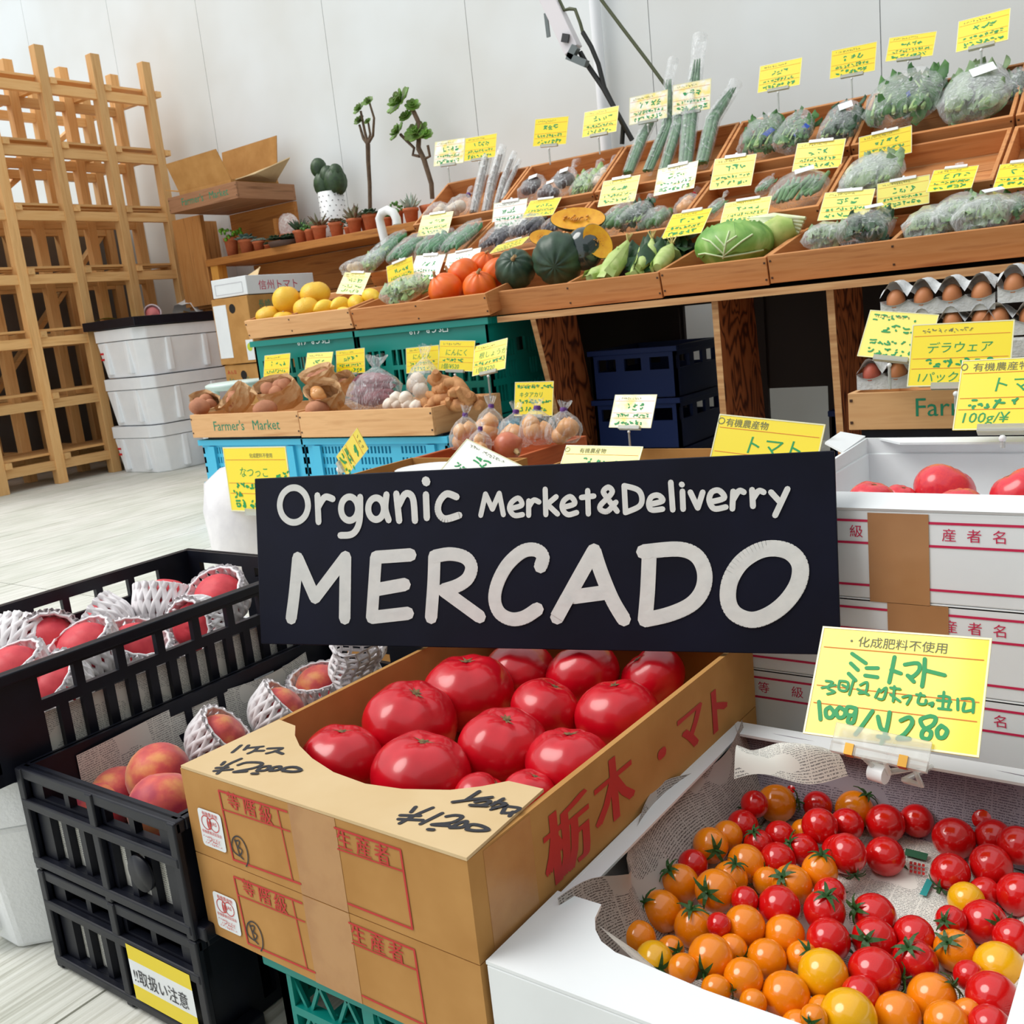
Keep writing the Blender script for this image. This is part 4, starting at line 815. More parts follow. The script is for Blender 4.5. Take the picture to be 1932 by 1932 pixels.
# ================================================================ foreground: kraft tomato boxes
TOMM = mat('tomato_skin', (208, 6, 30), 0.27, (190, 4, 24), 2, coat=0.3, spec=0.5)
SCAR = mat('tomato_scar', (140, 108, 70), 0.9, (72, 58, 36), 12)
GREEN = mat('calyx_green', (46, 92, 34), 0.55, (30, 66, 26), 200)
BFL, BFR = onz(340, 1449, .33), onz(881, 1625, .33)
bex = (BFR - BFL); BWd = bex.length; bex.normalize(); bes = V((-bex.y, bex.x, 0)); bup = V((0, 0, 1)); BD, BH = .562, .0945
def bp(u, s, z): return BFL + bex * u + bes * s + V((0, 0, z - .33))
def buv(px, py):
    p = onpl(px, py, BFL, bes) - BFL; return p.dot(bex), p.z
def pslab(poly, z0, z1, f): return [f(*q, z0) for q in poly], [f(*q, z1) for q in poly]
def slab(name, poly, z0, z1, m, par, f=lambda x, y, z: V((x, y, z))):
    a, b = pslab(poly, z0, z1, f); n = len(poly)
    return MB().add(a + b, [tuple(range(n - 1, -1, -1)), tuple(range(n, 2 * n))] + [(i, (i + 1) % n, n + (i + 1) % n, n + i) for i in range(n)]).build(name, m, par)
JASR = mat('jas_red', (200, 50, 44), 0.6)
MARK_A = [[(370, 80), (290, 145)], [(440, 80), (402, 120)], [(430, 105), (575, 90)], [(530, 100), (490, 132), (438, 155)], [(500, 132), (580, 130)], [(622, 110), (755, 106), (690, 135), (612, 155)], [(690, 132), (760, 160)],
  [(190, 262), (215, 236)], [(370, 206), (240, 266), (150, 345)], [(140, 292), (245, 286)], [(120, 320), (285, 306)], [(345, 265), (420, 242), (540, 242), (565, 262), (480, 296), (305, 330), (420, 325)], [(520, 320), (560, 287), (640, 277), (600, 315), (520, 320)], [(640, 320), (680, 287), (740, 282), (720, 312), (640, 320)], [(760, 320), (790, 292), (880, 287), (932, 318), (850, 330), (760, 320)], [(475, 348), (525, 348)]]
MARK_B = [[(690, 100), (590, 165)], [(480, 185), (630, 165), (790, 146)], [(660, 186), (740, 172), (778, 186), (700, 212), (618, 210), (750, 216)], [(880, 160), (790, 212)], [(820, 188), (905, 203), (785, 240)], [(905, 205), (870, 268)], [(915, 215), (1010, 230), (965, 262), (890, 268)], [(955, 258), (930, 292)],
  [(150, 260), (185, 220)], [(320, 226), (180, 286), (60, 350)], [(65, 286), (220, 290)], [(50, 316), (240, 325)], [(395, 270), (225, 355)], [(430, 296), (500, 286), (555, 300), (470, 345), (315, 360), (450, 370)], [(460, 385), (540, 346), (590, 336), (560, 380), (460, 385)], [(590, 400), (620, 362), (700, 370), (762, 404), (660, 410), (590, 400)], [(285, 400), (325, 403)]]
def kraft_box(label, ztop, open_top):
    zb = ztop - BH + .0012; th = .006; dz = ztop - .33
    r = thing('tomato_box', bp(BWd / 2, BD / 2, zb), label, 'box')
    slab('front_panel', [(0, 0), (BWd, 0), (BWd, th), (0, th)], zb, ztop, KRAFT, r, bp); slab('back_panel', [(0, BD - th), (BWd, BD - th), (BWd, BD), (0, BD)], zb, ztop, KRAFT, r, bp)
    slab('side_panel', [(0, th), (th, th), (th, BD - th), (0, BD - th)], zb, ztop, KRAFT, r, bp); slab('side_panel', [(BWd - th, th), (BWd, th), (BWd, BD - th), (BWd - th, BD - th)], zb, ztop, KRAFT, r, bp)
    slab('bottom_panel', [(th, th), (BWd - th, th), (BWd - th, BD - th), (th, BD - th)], zb, zb + .004, KRAFT, r, bp)
    fm = lambda u, v: BFL + bex * u + V((0, 0, v + dz)) - bes * .0007
    pr = MB(); w = .0022
    def L(*q, ww=w): pr.stroke([buv(*p) for p in q], ww, fm, sub=1)
    L((413, 1491), (542, 1531)); L((413, 1491), (441, 1621)); L((441, 1621), (568, 1667)); L((420, 1526), (548, 1568), ww=.0015); L((524, 1528), (553, 1661), ww=.0015)
    L((632, 1561), (756, 1603)); L((756, 1603), (779, 1752)); L((638, 1601), (761, 1643), ww=.0015); L((658, 1704), (779, 1752))
    tag(pr.build('printed_frame', INK_R, r), kind='stuff')
    tb = MB()
    for ch, q in zip('等階級生産者', ((431, 1520), (461, 1532), (491, 1545), (637, 1594), (673, 1607), (708, 1620))):
        u, v = buv(*q); [tb.text(ch, .0195, lambda x, y, u=u, v=v, o=o: fm(u + x + o, v + y)) for o in (0, .0006)]
    tag(tb.build('red_print', INK_R, r), kind='stuff')
    u0, u1 = buv(540, 1500)[0], buv(629, 1530)[0]
    MB().add([fm(u0 + .002, .0), fm(u1, .0), fm(u1, -BH), fm(u0 + .002, -BH)], [(0, 1, 2, 3)]).build('tape', TAPE, r) if False else slab('tape', [(u0, -.0004), (u1, -.0004), (u1, 0), (u0, 0)], zb, ztop, TAPE, r, bp)
    # organic seal sticker
    c = [buv(*q) for q in ((368, 1520), (413, 1536), (430, 1610), (386, 1592))]
    o = V(c[3]); W_ = (V(c[2]) - V(c[3])).length; H_ = (V(c[0]) - V(c[3])).length
    uu, vv = o.x, o.y; sm = lambda x, y: fm(uu + x, vv + y) - bes * .0004
    st = MB(); rr = .004; P = []
    for cx, cy, a0 in ((W_ - rr, rr, -90), (W_ - rr, H_ - rr, 0), (rr, H_ - rr, 90), (rr, rr, 180)): P += [(cx + rr * math.cos(math.radians(a0 + t)), cy + rr * math.sin(math.radians(a0 + t))) for t in (0, 30, 60, 90)]
    st.add([sm(*p) for p in P], [tuple(range(len(P)))]); sk = st.build('seal_sticker', WCARD, r)
    sm2 = lambda x, y: sm(x, y) - bes * .0004; sb = MB()
    sb.text('有機農産物', W_ * .135, lambda x, y: sm2(W_ * .18 + x, H_ * .85 + y))
    for cx in (.32, .66): sb.stroke([(W_ * cx + W_ * .2 * math.cos(t), H_ * .66 + W_ * .2 * math.sin(t)) for t in [2 * PI * i / 14 for i in range(14)]], .0009, sm2, closed=True, sub=1)
    sb.stroke([(W_ * .44 + W_ * .07 * math.cos(t), H_ * .66 + W_ * .17 * math.sin(t)) for t in [2 * PI * i / 12 for i in range(12)]], .0012, sm2, closed=True, sub=1)
    for k in range(4): sb.stroke([(W_ * .38, H_ * (.60 + .04 * k)), (W_ * .44, H_ * (.57 + .04 * k)), (W_ * .50, H_ * (.60 + .04 * k))], .0008, sm2, sub=1)
    sb.text('JAS', W_ * .16, lambda x, y: sm2(W_ * .54 + x, H_ * .635 + y)); sb.text('有機農業認証協会', W_ * .105, lambda x, y: sm2(W_ * .07 + x, H_ * .37 + y))
    scrawl(sb, sm2, W_ * .1, W_ * .85, H_ * .27, W_ * .07, .0005, 4); scrawl(sb, sm2, W_ * .25, W_ * .75, H_ * .19, W_ * .07, .0005, 5); scrawl(sb, sm2, W_ * .15, W_ * .85, H_ * .11, W_ * .075, .0005, 6)
    tag(sb.build('seal_print', JASR, sk), kind='stuff')
    hb = MB(); z = lambda x, y: buv(360 + x / 7.8, 1500 + y / 7.8)
    hb.stroke([z(*q) for q in ((720, 890), (640, 830), (610, 740), (625, 640), (680, 600), (750, 640), (810, 740), (845, 860), (850, 980), (825, 1045))], .0016, lambda u, v: fm(u, v))
    hb.stroke([z(*q) for q in ((650, 650), (690, 760), (725, 880))], .0016, fm); hb.stroke([z(*q) for q in ((665, 670), (720, 670), (715, 740), (700, 760), (760, 800), (755, 860), (725, 880), (785, 940))], .0016, fm)
    hb.build('marker_letter', INK_K, r)
    rx = BFR.x + .0; sf = lambda y, zz: BFR + bes * y + V((0, 0, zz)) + bex * .0007
    if open_top:
        F = [(342, 1449), (527, 1362), (558, 1374), (557, 1392), (566, 1412), (590, 1436), (630, 1462), (690, 1484), (760, 1494), (850, 1496), (910, 1489), (960, 1479), (1026, 1494), (881, 1625)]
        pts = [onz(x, y, .3305) for x, y in F]; fl_ = MB(); n = len(pts); up = V((0, 0, .003))
        fl_.add(pts + [p + up for p in pts], [tuple(range(n - 1, -1, -1)), tuple(range(n, 2 * n))] + [(i, (i + 1) % n, n + (i + 1) % n, n + i) for i in range(n)])
        fp = fl_.build('front_flap', [KRAFTL], r)
        slab('back_flap', [(.01, BD - .05), (BWd - .01, BD - .05), (BWd, BD), (0, BD)], .327, .3305, KRAFT, r, bp)
        mk = MB(); zm = .3339; cen = onz(700, 1480, zm)
        for zf, w, sts in ((lambda x, y: onz(380 + x / 4.964, 1390 + y / 4.964, zm), .0042, MARK_A), (lambda x, y: onz(740 + x / 4.2, 1470 + y / 4.2, zm), .0042, MARK_B)):
            for st in sts: mk.stroke([((zf(*q) - cen).x, (zf(*q) - cen).y) for q in st], w, lambda u, v: cen + V((u, v, 0)), sub=3)
        tag(mk.build('marker_price', INK_K, fp), kind='stuff')
        tb = MB()
        for ch, q, s in (('栃', (1070, 1580), .074), ('木', (1158, 1488), .070), ('・', (1248, 1421), .055), ('マ', (1303, 1377), .062), ('ト', (1357, 1334), .064)):
            p = onpl(*q, BFR, bex) - BFR; y, zz = p.dot(bes), p.z; vs = textmesh(ch)[0]; mx = (max(v[0] for v in vs) + min(v[0] for v in vs)) / 2; my = (max(v[1] for v in vs) + min(v[1] for v in vs)) / 2
            for off in (0, .0035, -.0035): tb.text(ch, s, lambda a, b_, s=s, y=y, zz=zz, o=off: sf(y + (a - mx * s) * 1.05 + o, zz + b_ - my * s))
        tag(tb.build('red_brand_lettering', INK_R, r), kind='stuff')
    # taped corner strip on the side
    slab('corner_tape', [(BWd, .02), (BWd + .0004, .02), (BWd + .0004, .085), (BWd, .085)], zb, ztop - .002, TAPE, r, bp)
    return r
tbx = kraft_box('open kraft box of big red tomatoes with black price writing on its flap', .33, True)
kraft_box('closed kraft box underneath the open box of big tomatoes', .33 - BH, False)
def teal_lo(W, Hh):
    h = []
    for g in (.05, .36, .67): h += [(W * g, W * (g + .27), Hh * .1, Hh * .45), (W * g, W * (g + .27), Hh * .52, Hh * .82)]
    return h
tc = crate('teal_crate', 'teal mesh crate on the floor under the kraft tomato boxes', -.775, -.40, .555, 1.05, .002, .1385, TEALP, teal_lo, teal_lo)
q = MB()
for k in range(9):
    u = -.765 + .04 * k; q.beam((u, .561, .015), (u + .05, .561, .115), .004, .004, (0, 1, 0)); q.beam((u + .05, .561, .015), (u, .561, .115), .004, .004, (0, 1, 0))
tag(q.build('lattice', TEALP, tc), kind='stuff')
# ---------------------------------------------------------------- big tomatoes
def make_tomato(lobes, name, ph, seed):
    r = thing(name, (0, 0, 0), 'x', 'tomato', 'big tomatoes')
    fn = lambda a, t: (1 + .028 * math.cos(lobes * a + ph) * max(0, math.cos(t)) ** .5 * (.4 + .6 * max(0, math.sin(t))) + .02 * math.cos(2 * a + seed)) * (1 - .16 * math.exp(-((PI / 2 - t) / .30) ** 2))
    MB().ball((0, 0, 0), (1, 1, .84), n=30, k=18, fn=fn).build('fruit', TOMM, r, local=True)
    rr = random.Random(seed); st = MB(); P = []
    for j in range(14): a = 2 * PI * j / 14; q = (.23 if j % 2 else .10) * rr.uniform(.6, 1.25); P.append(V((q * math.cos(a), q * math.sin(a) * .7, .722 + .12 * q)))
    st.add([V((0, 0, .728))] + P, [(0, 1 + j, 1 + (j + 1) % 14) for j in range(14)]); st.build('stem_scar', SCAR, r, local=True); return r
protos = [make_tomato(5, 'beefsteak_tomato', .3, 1), make_tomato(7, 'beefsteak_tomato', 1.1, 2), make_tomato(6, 'beefsteak_tomato', 2.0, 5)]
used = [False] * 3
def put(protos, i, loc, R, s, label):
    if not used_flag.get(protos[i].name): o = protos[i]; used_flag[o.name] = True; o.location = loc; o.rotation_euler = R.to_euler(); o.scale = (s,) * 3 if not isinstance(s, tuple) else s; o['label'] = label; return o
    return clone(protos[i], loc, R, label, s)
used_flag = {}
BT = [(646, 1436, 165, 12, 25, 'big red tomato in the corner of the kraft box under the ¥2,000 writing'), (775, 1370, 186, 30, -30, 'big red tomato with a long cracked scar behind the corner tomato'), (884, 1313, 176, 5, 10, 'big red tomato against the long side wall of the kraft box'), (796, 1468, 200, 14, 0, 'widest red tomato beside the curved cut of the flap'), (950, 1412, 178, 22, -40, 'big red tomato with a slit scar in the middle of the kraft box'),
      (980, 1268, 142, 10, 60, 'big red tomato half hidden by the black sign'), (1030, 1340, 140, 40, 0, 'round red tomato between the middle row tomatoes'), (1100, 1275, 148, 60, 120, 'shiny red tomato under the black sign'), (1232, 1278, 128, 55, 160, 'ribbed red tomato by the folded back flap'), (1165, 1350, 165, 12, 90, 'big red tomato with a grey scar against the lettered side of the kraft box'), (1074, 1445, 172, 16, 50, 'big red tomato with a brown scar by the torn flap edge'), (912, 1512, 120, 70, 0, 'red tomato peeking over the flap by the ½ case writing'), (1000, 1500, 110, 30, 0, 'small red tomato in the corner behind the ½ case writing')]
for i, (x, y, d, tl, az, lb) in enumerate(BT):
    c = onz(x, y, .288 if i < 11 else .285); R_ = d / 2 * depth(c) / FPX; c.z = max(c.z, .243 + R_ * .84)
    put(protos, i % 3, c, rotm(-tl * .4, tl * .5, az), R_ * .98, lb)
# ================================================================ black sign
SBL, SBR = onz(492, 1215, .335), onz(1587, 1236, .335); sex = (SBR - SBL).normalized(); SW = (SBR - SBL).length; SH = .2305
d_ = ray(480, 903); stl = EYE + d_ * ((SBL - EYE).dot(sex) / d_.dot(sex)); sey = (stl - SBL).normalized(); sen = sex.cross(sey).normalized()
if sen.dot(EYE - SBL) < 0: sen = -sen
sg = thing('market_sign', SBL + sex * SW / 2, 'black painted board with white hand lettering leaning above the tomato box', 'sign')
SIGNK = mat('sign_black', (13, 15, 30), 0.5, (19, 22, 42), 7, spec=0.2)
MB().box(SBL + sex * SW / 2 + sey * SH / 2 - sen * .006, (SW, SH, .012), Matrix((sex, sey, sen)).transposed()).build('board', SIGNK, sg, bev=.0012)
SIGNW = mat('sign_white_paint', (228, 230, 226), 0.6, (220, 223, 220), 60, bump=.08)
smp = plane_map(SBL, sex, sey, sen, .0007)
GR = [('big_letter', 0, 18), ('letter', 18, 30), ('small_letter', 30, 59)]
for nm, a, b_ in GR:
    lb_ = MB()
    for pts, w, cl in SIGN_STROKES[a:b_]: lb_.stroke(pts, w, smp, closed=cl, sub=5)
    tag(lb_.build({'big_letter': 'main_lettering', 'letter': 'organic_lettering', 'small_letter': 'small_lettering'}[nm], SIGNW, sg), kind='stuff')
# ================================================================ white cartons of tomatoes
WX0, WX1, WYF, WYB = -.50, .02, 1.102, 1.48
def white_carton(label, z0, open_top):
    WX0 = -.43 if open_top else -.50
    r = thing('white_carton', ((WX0 + WX1) / 2, (WYF + WYB) / 2, z0), label, 'box'); h = .1035; th = .007; z1 = z0 + h
    for nm, a, b_ in (('front_panel', (WX0, WYF), (WX1, WYF + th)), ('back_panel', (WX0, WYB - th), (WX1, WYB)), ('side_panel', (WX0, WYF + th), (WX0 + th, WYB - th)), ('side_panel', (WX1 - th, WYF + th), (WX1, WYB - th))): MB().bb((a[0], a[1], z0), (b_[0], b_[1], z1)).build(nm, WCARD, r, bev=.0015)
    MB().bb((WX0 + th, WYF + th, z0), (WX1 - th, WYB - th, z0 + .004)).build('bottom_panel', WCARD, r)
    fm = lambda u, v: V((u, WYF - .0006, z0 + v)); pr = MB()
    for v in (.092, .066, .016): pr.stroke([(WX0, v), (WX1, v)], .0028, fm, sub=1)
    tag(pr.build('printed_lines', INK_M, r), kind='stuff'); tb = MB()
    for ch, u in (('等', -.458), ('級', -.415 if not open_top else -.337), ('産', -.238), ('者', -.213), ('名', -.188)): tb.text(ch, .0155, lambda a, b_, u=u: fm(u - .004 + a, .0735 + b_))
    tag(tb.build('crimson_print', INK_M, r), kind='stuff')
    if z0 > .2: dx = 0 if open_top else .019; MB().bb((-.320 + dx, WYF - .0012, z0 - .003), (-.255 + dx, WYF - .0002, z0 + h - .002)).build('brown_tape', mat('brown_tape', (176, 128, 84), 0.4, (160, 112, 70), 9, bump=.4, bscale=14), r)
    if open_top:
        for nm, P in (('front_flap', [(WX0, WYF, z1), (WX1, WYF, z1), (WX1, WYF + .022, z1 + .014), (WX0, WYF + .022, z1 + .014)]), ('back_rim', [(WX0, WYB, z1), (WX1, WYB, z1), (WX1, WYB, .512), (WX0, WYB, .512)]), ('side_rim', [(WX0, WYF + .022, z1), (WX0, WYB, z1), (WX0, WYB, .512), (WX0, WYF + .022, .503)]), ('side_rim', [(WX1, WYF + .022, z1), (WX1, WYB, z1), (WX1, WYB, .512), (WX1, WYF + .022, .503)])): panel(nm, P, .004, WCARD, r)
        panel('side_flap', [(WX0, WYF + .27, .507), (WX0, WYB, .512), (WX0 - .035, WYB - .005, .520), (WX0 - .035, WYF + .30, .516)], .003, WCARD, r)
        panel('back_flap', [(WX0 + .02, WYB - .002, .512), (WX1, WYB - .002, .512), (WX1, WYB - .04, .511), (WX0 + .06, WYB - .04, .511)], .003, WCARD, r)
    else: MB().bb((WX0, WYF, z1 - .003), (WX1, WYB, z1 - .0005)).build('lid', WCARD, r)
    return r
white_carton('open white carton of pink tomatoes with a raised back rim', .386, True); white_carton('closed white carton right under the open white carton', .282, False); white_carton('lowest white carton printed in crimson behind the cherry tomato box', .178, False)
crate('black_crate', 'black crate on the floor under the white cartons', WX0 + .02, WX1 - .02, WYF + .03, WYB - .02, .002, .177, BLACKP, navy, navy)
PT = mat('pink_tomato_skin', (226, 52, 58), 0.25, (214, 40, 60), 10, coat=.3)
pp = []
for k in range(2):
    t = make_tomato(5 + k, 'pink_tomato', .4 * k, 7 + k); t.children[0].data.materials[0] = PT; t['group'] = 'tomatoes in the white carton'; pp.append(t)
for i, (x, y, d, yy, lb) in enumerate([(1645, 945, 88, 1.19, 'pink tomato near the sign in the white carton'), (1699, 940, 60, 1.27, 'small pink tomato at the back of the white carton'), (1782, 925, 116, 1.30, 'largest pink tomato in the white carton'), (1810, 958, 92, 1.20, 'pink tomato in front of the largest one in the white carton'), (1744, 962, 74, 1.18, 'low pink tomato in the middle of the white carton'), (1926, 932, 110, 1.27, 'pink tomato under the clip of the tomato card'), (1890, 968, 70, 1.18, 'low pink tomato at the far side of the white carton')]):
    c = ony(x, y, yy); s = d / 2 * depth(c) / FPX; put(pp, i % 2, c, rotm(15 * (i % 3), 10, 50 * i), s, lb)
# ================================================================ cherry tomato box
MZ = .238; MX0, MX1, MY0, MY1 = -.467, -.085, .53, 1.035
mbx = thing('cherry_tomato_box', ((MX0 + MX1) / 2, (MY0 + MY1) / 2, .002), 'white carton lined with newspaper and filled with cherry tomatoes', 'box')
for nm, a, b_ in (('front_panel', (MX0, MY0), (MX1, MY0 + .006)), ('back_panel', (MX0, MY1 - .006), (MX1, MY1)), ('side_panel', (MX0, MY0 + .006), (MX0 + .006, MY1 - .006)), ('side_panel', (MX1 - .006, MY0 + .006), (MX1, MY1 - .006))): MB().bb((a[0], a[1], .13), (b_[0], b_[1], MZ)).build(nm, WCARD, mbx, bev=.002)
MB().bb((MX0 + .006, MY0 + .006, .13), (MX1 - .006, MY1 - .006, .134)).build('bottom_panel', WCARD, mbx)
F = [(1052, 1686), (1135, 1712), (1123, 1738), (1124, 1760), (1135, 1782), (1162, 1803), (1200, 1818), (1330, 1874), (1505, 1936), (1720, 2015)]
pts = [V((MX0, MY0, MZ)), V((MX1, MY0, MZ)), V((MX1, .60, MZ))] + [onz(x, y, MZ) for x, y in reversed(F)]; pts[-1].x = MX0
n = len(pts); up = V((0, 0, .003)); MB().add(pts + [p + up for p in pts], [tuple(range(n - 1, -1, -1)), tuple(range(n, 2 * n))] + [(i, (i + 1) % n, n + (i + 1) % n, n + i) for i in range(n)]).build('front_flap', WCARD, mbx)
panel('side_flap', [(MX0 + .001, .64, MZ), (MX0 + .001, MY1, MZ), (MX0 + .02, MY1, MZ - .001), (MX0 + .02, .66, MZ - .001)], .003, WCARD, mbx)
panel('back_flap', [(MX0, MY1, MZ), (MX1, MY1, MZ), (MX1, MY1 - .035, MZ + .002), (MX0 + .02, MY1 - .035, MZ + .002)], .003, WCARD, mbx)
panel('side_flap', [(MX1, .62, MZ), (MX1, MY1 - .1, MZ), (MX1 - .022, MY1 - .1, MZ - .02), (MX1 - .022, .66, MZ - .02)], .003, WCARD, mbx)
crate('black_crate', 'black crate on the floor under the cherry tomato box', MX0 + .075, MX1 - .01, MY0 + .03, MY1 - .02, .002, .129, BLACKP, navy, navy)
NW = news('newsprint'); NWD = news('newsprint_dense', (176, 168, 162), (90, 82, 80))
def paper(name, fn, nu, nv, m, label=None, cat='newspaper', par=None, su=1., sv=1.):
    b = MB(); b.sheet(nu, nv, fn); o = b.build(name, m, par)
    ul = o.data.uv_layers.new(name='uv'); 
    for pl_ in o.data.polygons:
        for li in pl_.loop_indices:
            vi = o.data.loops[li].vertex_index; ul.data[li].uv = ((vi % (nu + 1)) / nu * su, (vi // (nu + 1)) / nv * sv)
    if label: tag(o, label, cat)
    return o
nwp = thing('newspaper_lining', ((MX0 + MX1) / 2, (MY0 + MY1) / 2, .14), 'newspaper sheets lining the cherry tomato box', 'newspaper')
paper('bottom_sheet', lambda u, v: V((MX0 + .02 + u * .345, MY0 + .02 + v * .48, .158 + .004 * math.sin(7 * u + 5 * v))), 10, 12, NW, par=nwp, su=.38, sv=.5)
rg = random.Random(4)
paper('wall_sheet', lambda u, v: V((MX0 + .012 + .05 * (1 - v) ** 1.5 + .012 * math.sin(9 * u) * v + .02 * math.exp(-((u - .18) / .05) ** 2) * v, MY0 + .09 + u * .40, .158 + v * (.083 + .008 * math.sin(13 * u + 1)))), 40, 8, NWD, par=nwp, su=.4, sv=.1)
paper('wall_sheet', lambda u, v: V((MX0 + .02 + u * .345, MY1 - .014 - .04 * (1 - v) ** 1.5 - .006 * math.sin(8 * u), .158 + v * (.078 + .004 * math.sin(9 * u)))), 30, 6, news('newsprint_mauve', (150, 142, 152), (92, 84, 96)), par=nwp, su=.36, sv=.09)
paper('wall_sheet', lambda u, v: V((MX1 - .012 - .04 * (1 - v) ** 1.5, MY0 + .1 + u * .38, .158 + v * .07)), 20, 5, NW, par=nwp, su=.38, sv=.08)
# folded corner of newspaper curling over the back flap
fo = [onz(x, y, z) for x, y, z in ((1385, 1470, .235), (1600, 1470, .235), (1395, 1405, .256), (1560, 1415, .262))]
paper('folded_corner', lambda u, v: (fo[0] * (1 - u) + fo[1] * u) * (1 - v) + (fo[2] * (1 - u) + fo[3] * u) * v + V((0, 0, .012 * math.sin(PI * v) + .006 * math.sin(7 * u + 4 * v))), 18, 8, NW, par=nwp, su=.12, sv=.06)
paper('paper_edge', lambda u, v: onz(1128, 1745, .225) * (1 - u) + onz(1200, 1815, .225) * u + V((.0, 0, 0)) + (V((.035, .03, -.045)) * v), 8, 4, NW, par=nwp, su=.1, sv=.05)
# little coloured advert printed on the bottom sheet
ad = thing('newspaper_advert', onz(1740, 1630, .1635), 'small green and red advert printed on the newspaper', 'advert') if False else None
zc6 = lambda x, y: onz(1432 + x / 3.864, 1432 + y / 3.864, .1645)
b = MB(); b.add([zc6(1070, 650), zc6(1235, 690), zc6(1220, 740), zc6(1060, 700)], [(0, 1, 2, 3)], 0); b.add([zc6(1225, 870), zc6(1270, 890), zc6(1220, 1000), zc6(1170, 985)], [(0, 1, 2, 3)], 1)
for k in range(4):
    for j in range(3): x, y = 1100 + 30 * k, 745 + 30 * j + 6 * k; b.add([zc6(x, y), zc6(x + 20, y + 5), zc6(x + 17, y + 25), zc6(x - 3, y + 20)], [(0, 1, 2, 3)], 2)
tag(b.build('printed_advert', [mat('ad_green', (40, 96, 70)), mat('ad_teal', (40, 150, 150)), INK_R], nwp), kind='stuff')
# ---------------------------------------------------------------- cherry tomatoes
CT = {'R': mat('cherry_red', (214, 18, 18), 0.16, (196, 10, 14), 40, coat=.5), 'O': mat('cherry_orange', (240, 142, 12), 0.18, (232, 122, 4), 60, coat=.5), 'Y': mat('cherry_yellow', (240, 182, 14), 0.18, (230, 164, 8), 60, coat=.5)}
def make_cherry(k):
    r = thing('cherry_tomato', (0, 0, 0), 'x', 'tomato', 'cherry tomatoes'); MB().ball((0, 0, 0), (1, 1, 1.04), n=22, k=14).build('fruit', CT[k], r, local=True)
    b = MB()
    for j in range(6):
        a = 2 * PI * j / 6 + .3 * (j % 2); L = .62 + .15 * (j % 3); P = []
        for t in (0, .35, .7, 1): P.append(V((math.cos(a) * L * t, math.sin(a) * L * t, 1.05 + .16 * math.sin(2.6 * t) - .10 * t * t)))
        s = V((-math.sin(a), math.cos(a), 0)); w = (.10, .11, .07, .012)
        b.add([P[q] + s * w[q] for q in range(4)] + [P[q] - s * w[q] for q in range(4)] + [p - V((0, 0, .05)) for p in P], [(q, q + 1, q + 5, q + 4) for q in range(3)] + [(q + 8, q + 9, q + 1, q) for q in range(3)] + [(q + 4, q + 5, q + 9, q + 8) for q in range(3)])
    b.tube([(0, 0, 1.0), (.04, .02, 1.22), (.14, .05, 1.42)], [.07, .055, .05], 6); b.build('calyx', GREEN, r, local=True); return r
cp = {k: make_cherry(k) for k in 'ROY'}
z5 = [('O', 1410, 325, 275, 1545, 310), ('R', 1165, 485, 230), ('O', 1055, 560, 220), ('O', 930, 630, 260, 960, 660), ('R', 1280, 625, 215, 1240, 525), ('R', 1435, 560, 220), ('R', 1725, 490, 260), ('R', 1710, 340, 210), ('R', 800, 770, 220), ('O', 1190, 760, 270, 1265, 830), ('O', 1070, 880, 260, 1110, 765), ('O', 710, 910, 280, 610, 790), ('O', 970, 960, 310, 905, 975), ('R', 1420, 740, 260), ('R', 1600, 660, 230, 1500, 610), ('O', 1525, 920, 290, 1440, 850), ('O', 1725, 820, 260, 1745, 670), ('R', 1880, 690, 280), ('O', 570, 1110, 300, 420, 1030), ('O', 810, 1230, 295, 785, 1080), ('R', 1430, 1080, 310), ('O', 1180, 1220, 300), ('O', 405, 1310, 260), ('O', 1470, 1290, 300), ('R', 1760, 1110, 300, 1780, 990), ('R', 1800, 980, 230), ('R', 1790, 1320, 310), ('O', 640, 1390, 200, 680, 1400), ('Y', 520, 1470, 280, 550, 1520), ('O', 930, 1450, 330, 890, 1540), ('O', 730, 1530, 220), ('O', 1090, 1390, 220, 1140, 1440), ('O', 1340, 1460, 290), ('O', 1170, 1600, 290), ('O', 1600, 1450, 240, 1640, 1410), ('Y', 1750, 1570, 360), ('O', 1480, 1730, 350), ('O', 970, 1680, 210, 1080, 1690), ('O', 1240, 1780, 200), ('R', 990, 1210, 180), ('R', 1250, 330, 200), ('R', 1180, 1030, 200)]
z6 = [('R', 260, 230, 190), ('R', 540, 260, 210), ('O', 695, 370, 270, 775, 270), ('R', 955, 310, 250), ('R', 1320, 310, 265, 1220, 150), ('R', 1150, 450, 240), ('R', 920, 470, 280), ('R', 640, 480, 240), ('R', 1660, 450, 280, 1740, 350), ('R', 1420, 580, 300), ('R', 1710, 570, 260), ('R', 1885, 630, 280), ('R', 1925, 440, 200), ('R', 920, 710, 280), ('R', 640, 690, 280, 680, 800), ('R', 1395, 830, 275, 1330, 930), ('R', 1690, 780, 300, 1700, 930), ('R', 1895, 990, 310), ('Y', 1510, 1030, 260), ('R', 1400, 1180, 220, 1350, 1180), ('R', 1640, 1190, 320, 1720, 1210), ('R', 1850, 1310, 280), ('O', 1430, 1400, 300, 1360, 1320), ('R', 1130, 1290, 290), ('R', 840, 1140, 310, 690, 1090), ('R', 840, 1320, 320, 780, 1320), ('R', 840, 1560, 360, 1050, 1600), ('R', 1140, 1480, 320, 1080, 1360), ('Y', 1750, 1520, 360), ('R', 1530, 1580, 220), ('O', 1260, 1740, 340, 1430, 1640), ('R', 740, 1720, 270), ('R', 1700, 1740, 370), ('Y', 650, 1890, 410), ('O', 1010, 1870, 330), ('O', 1370, 1930, 320), ('R', 1680, 1950, 300), ('O', 400, 1890, 200, 380, 1920), ('O', 1520, 1850, 200)]
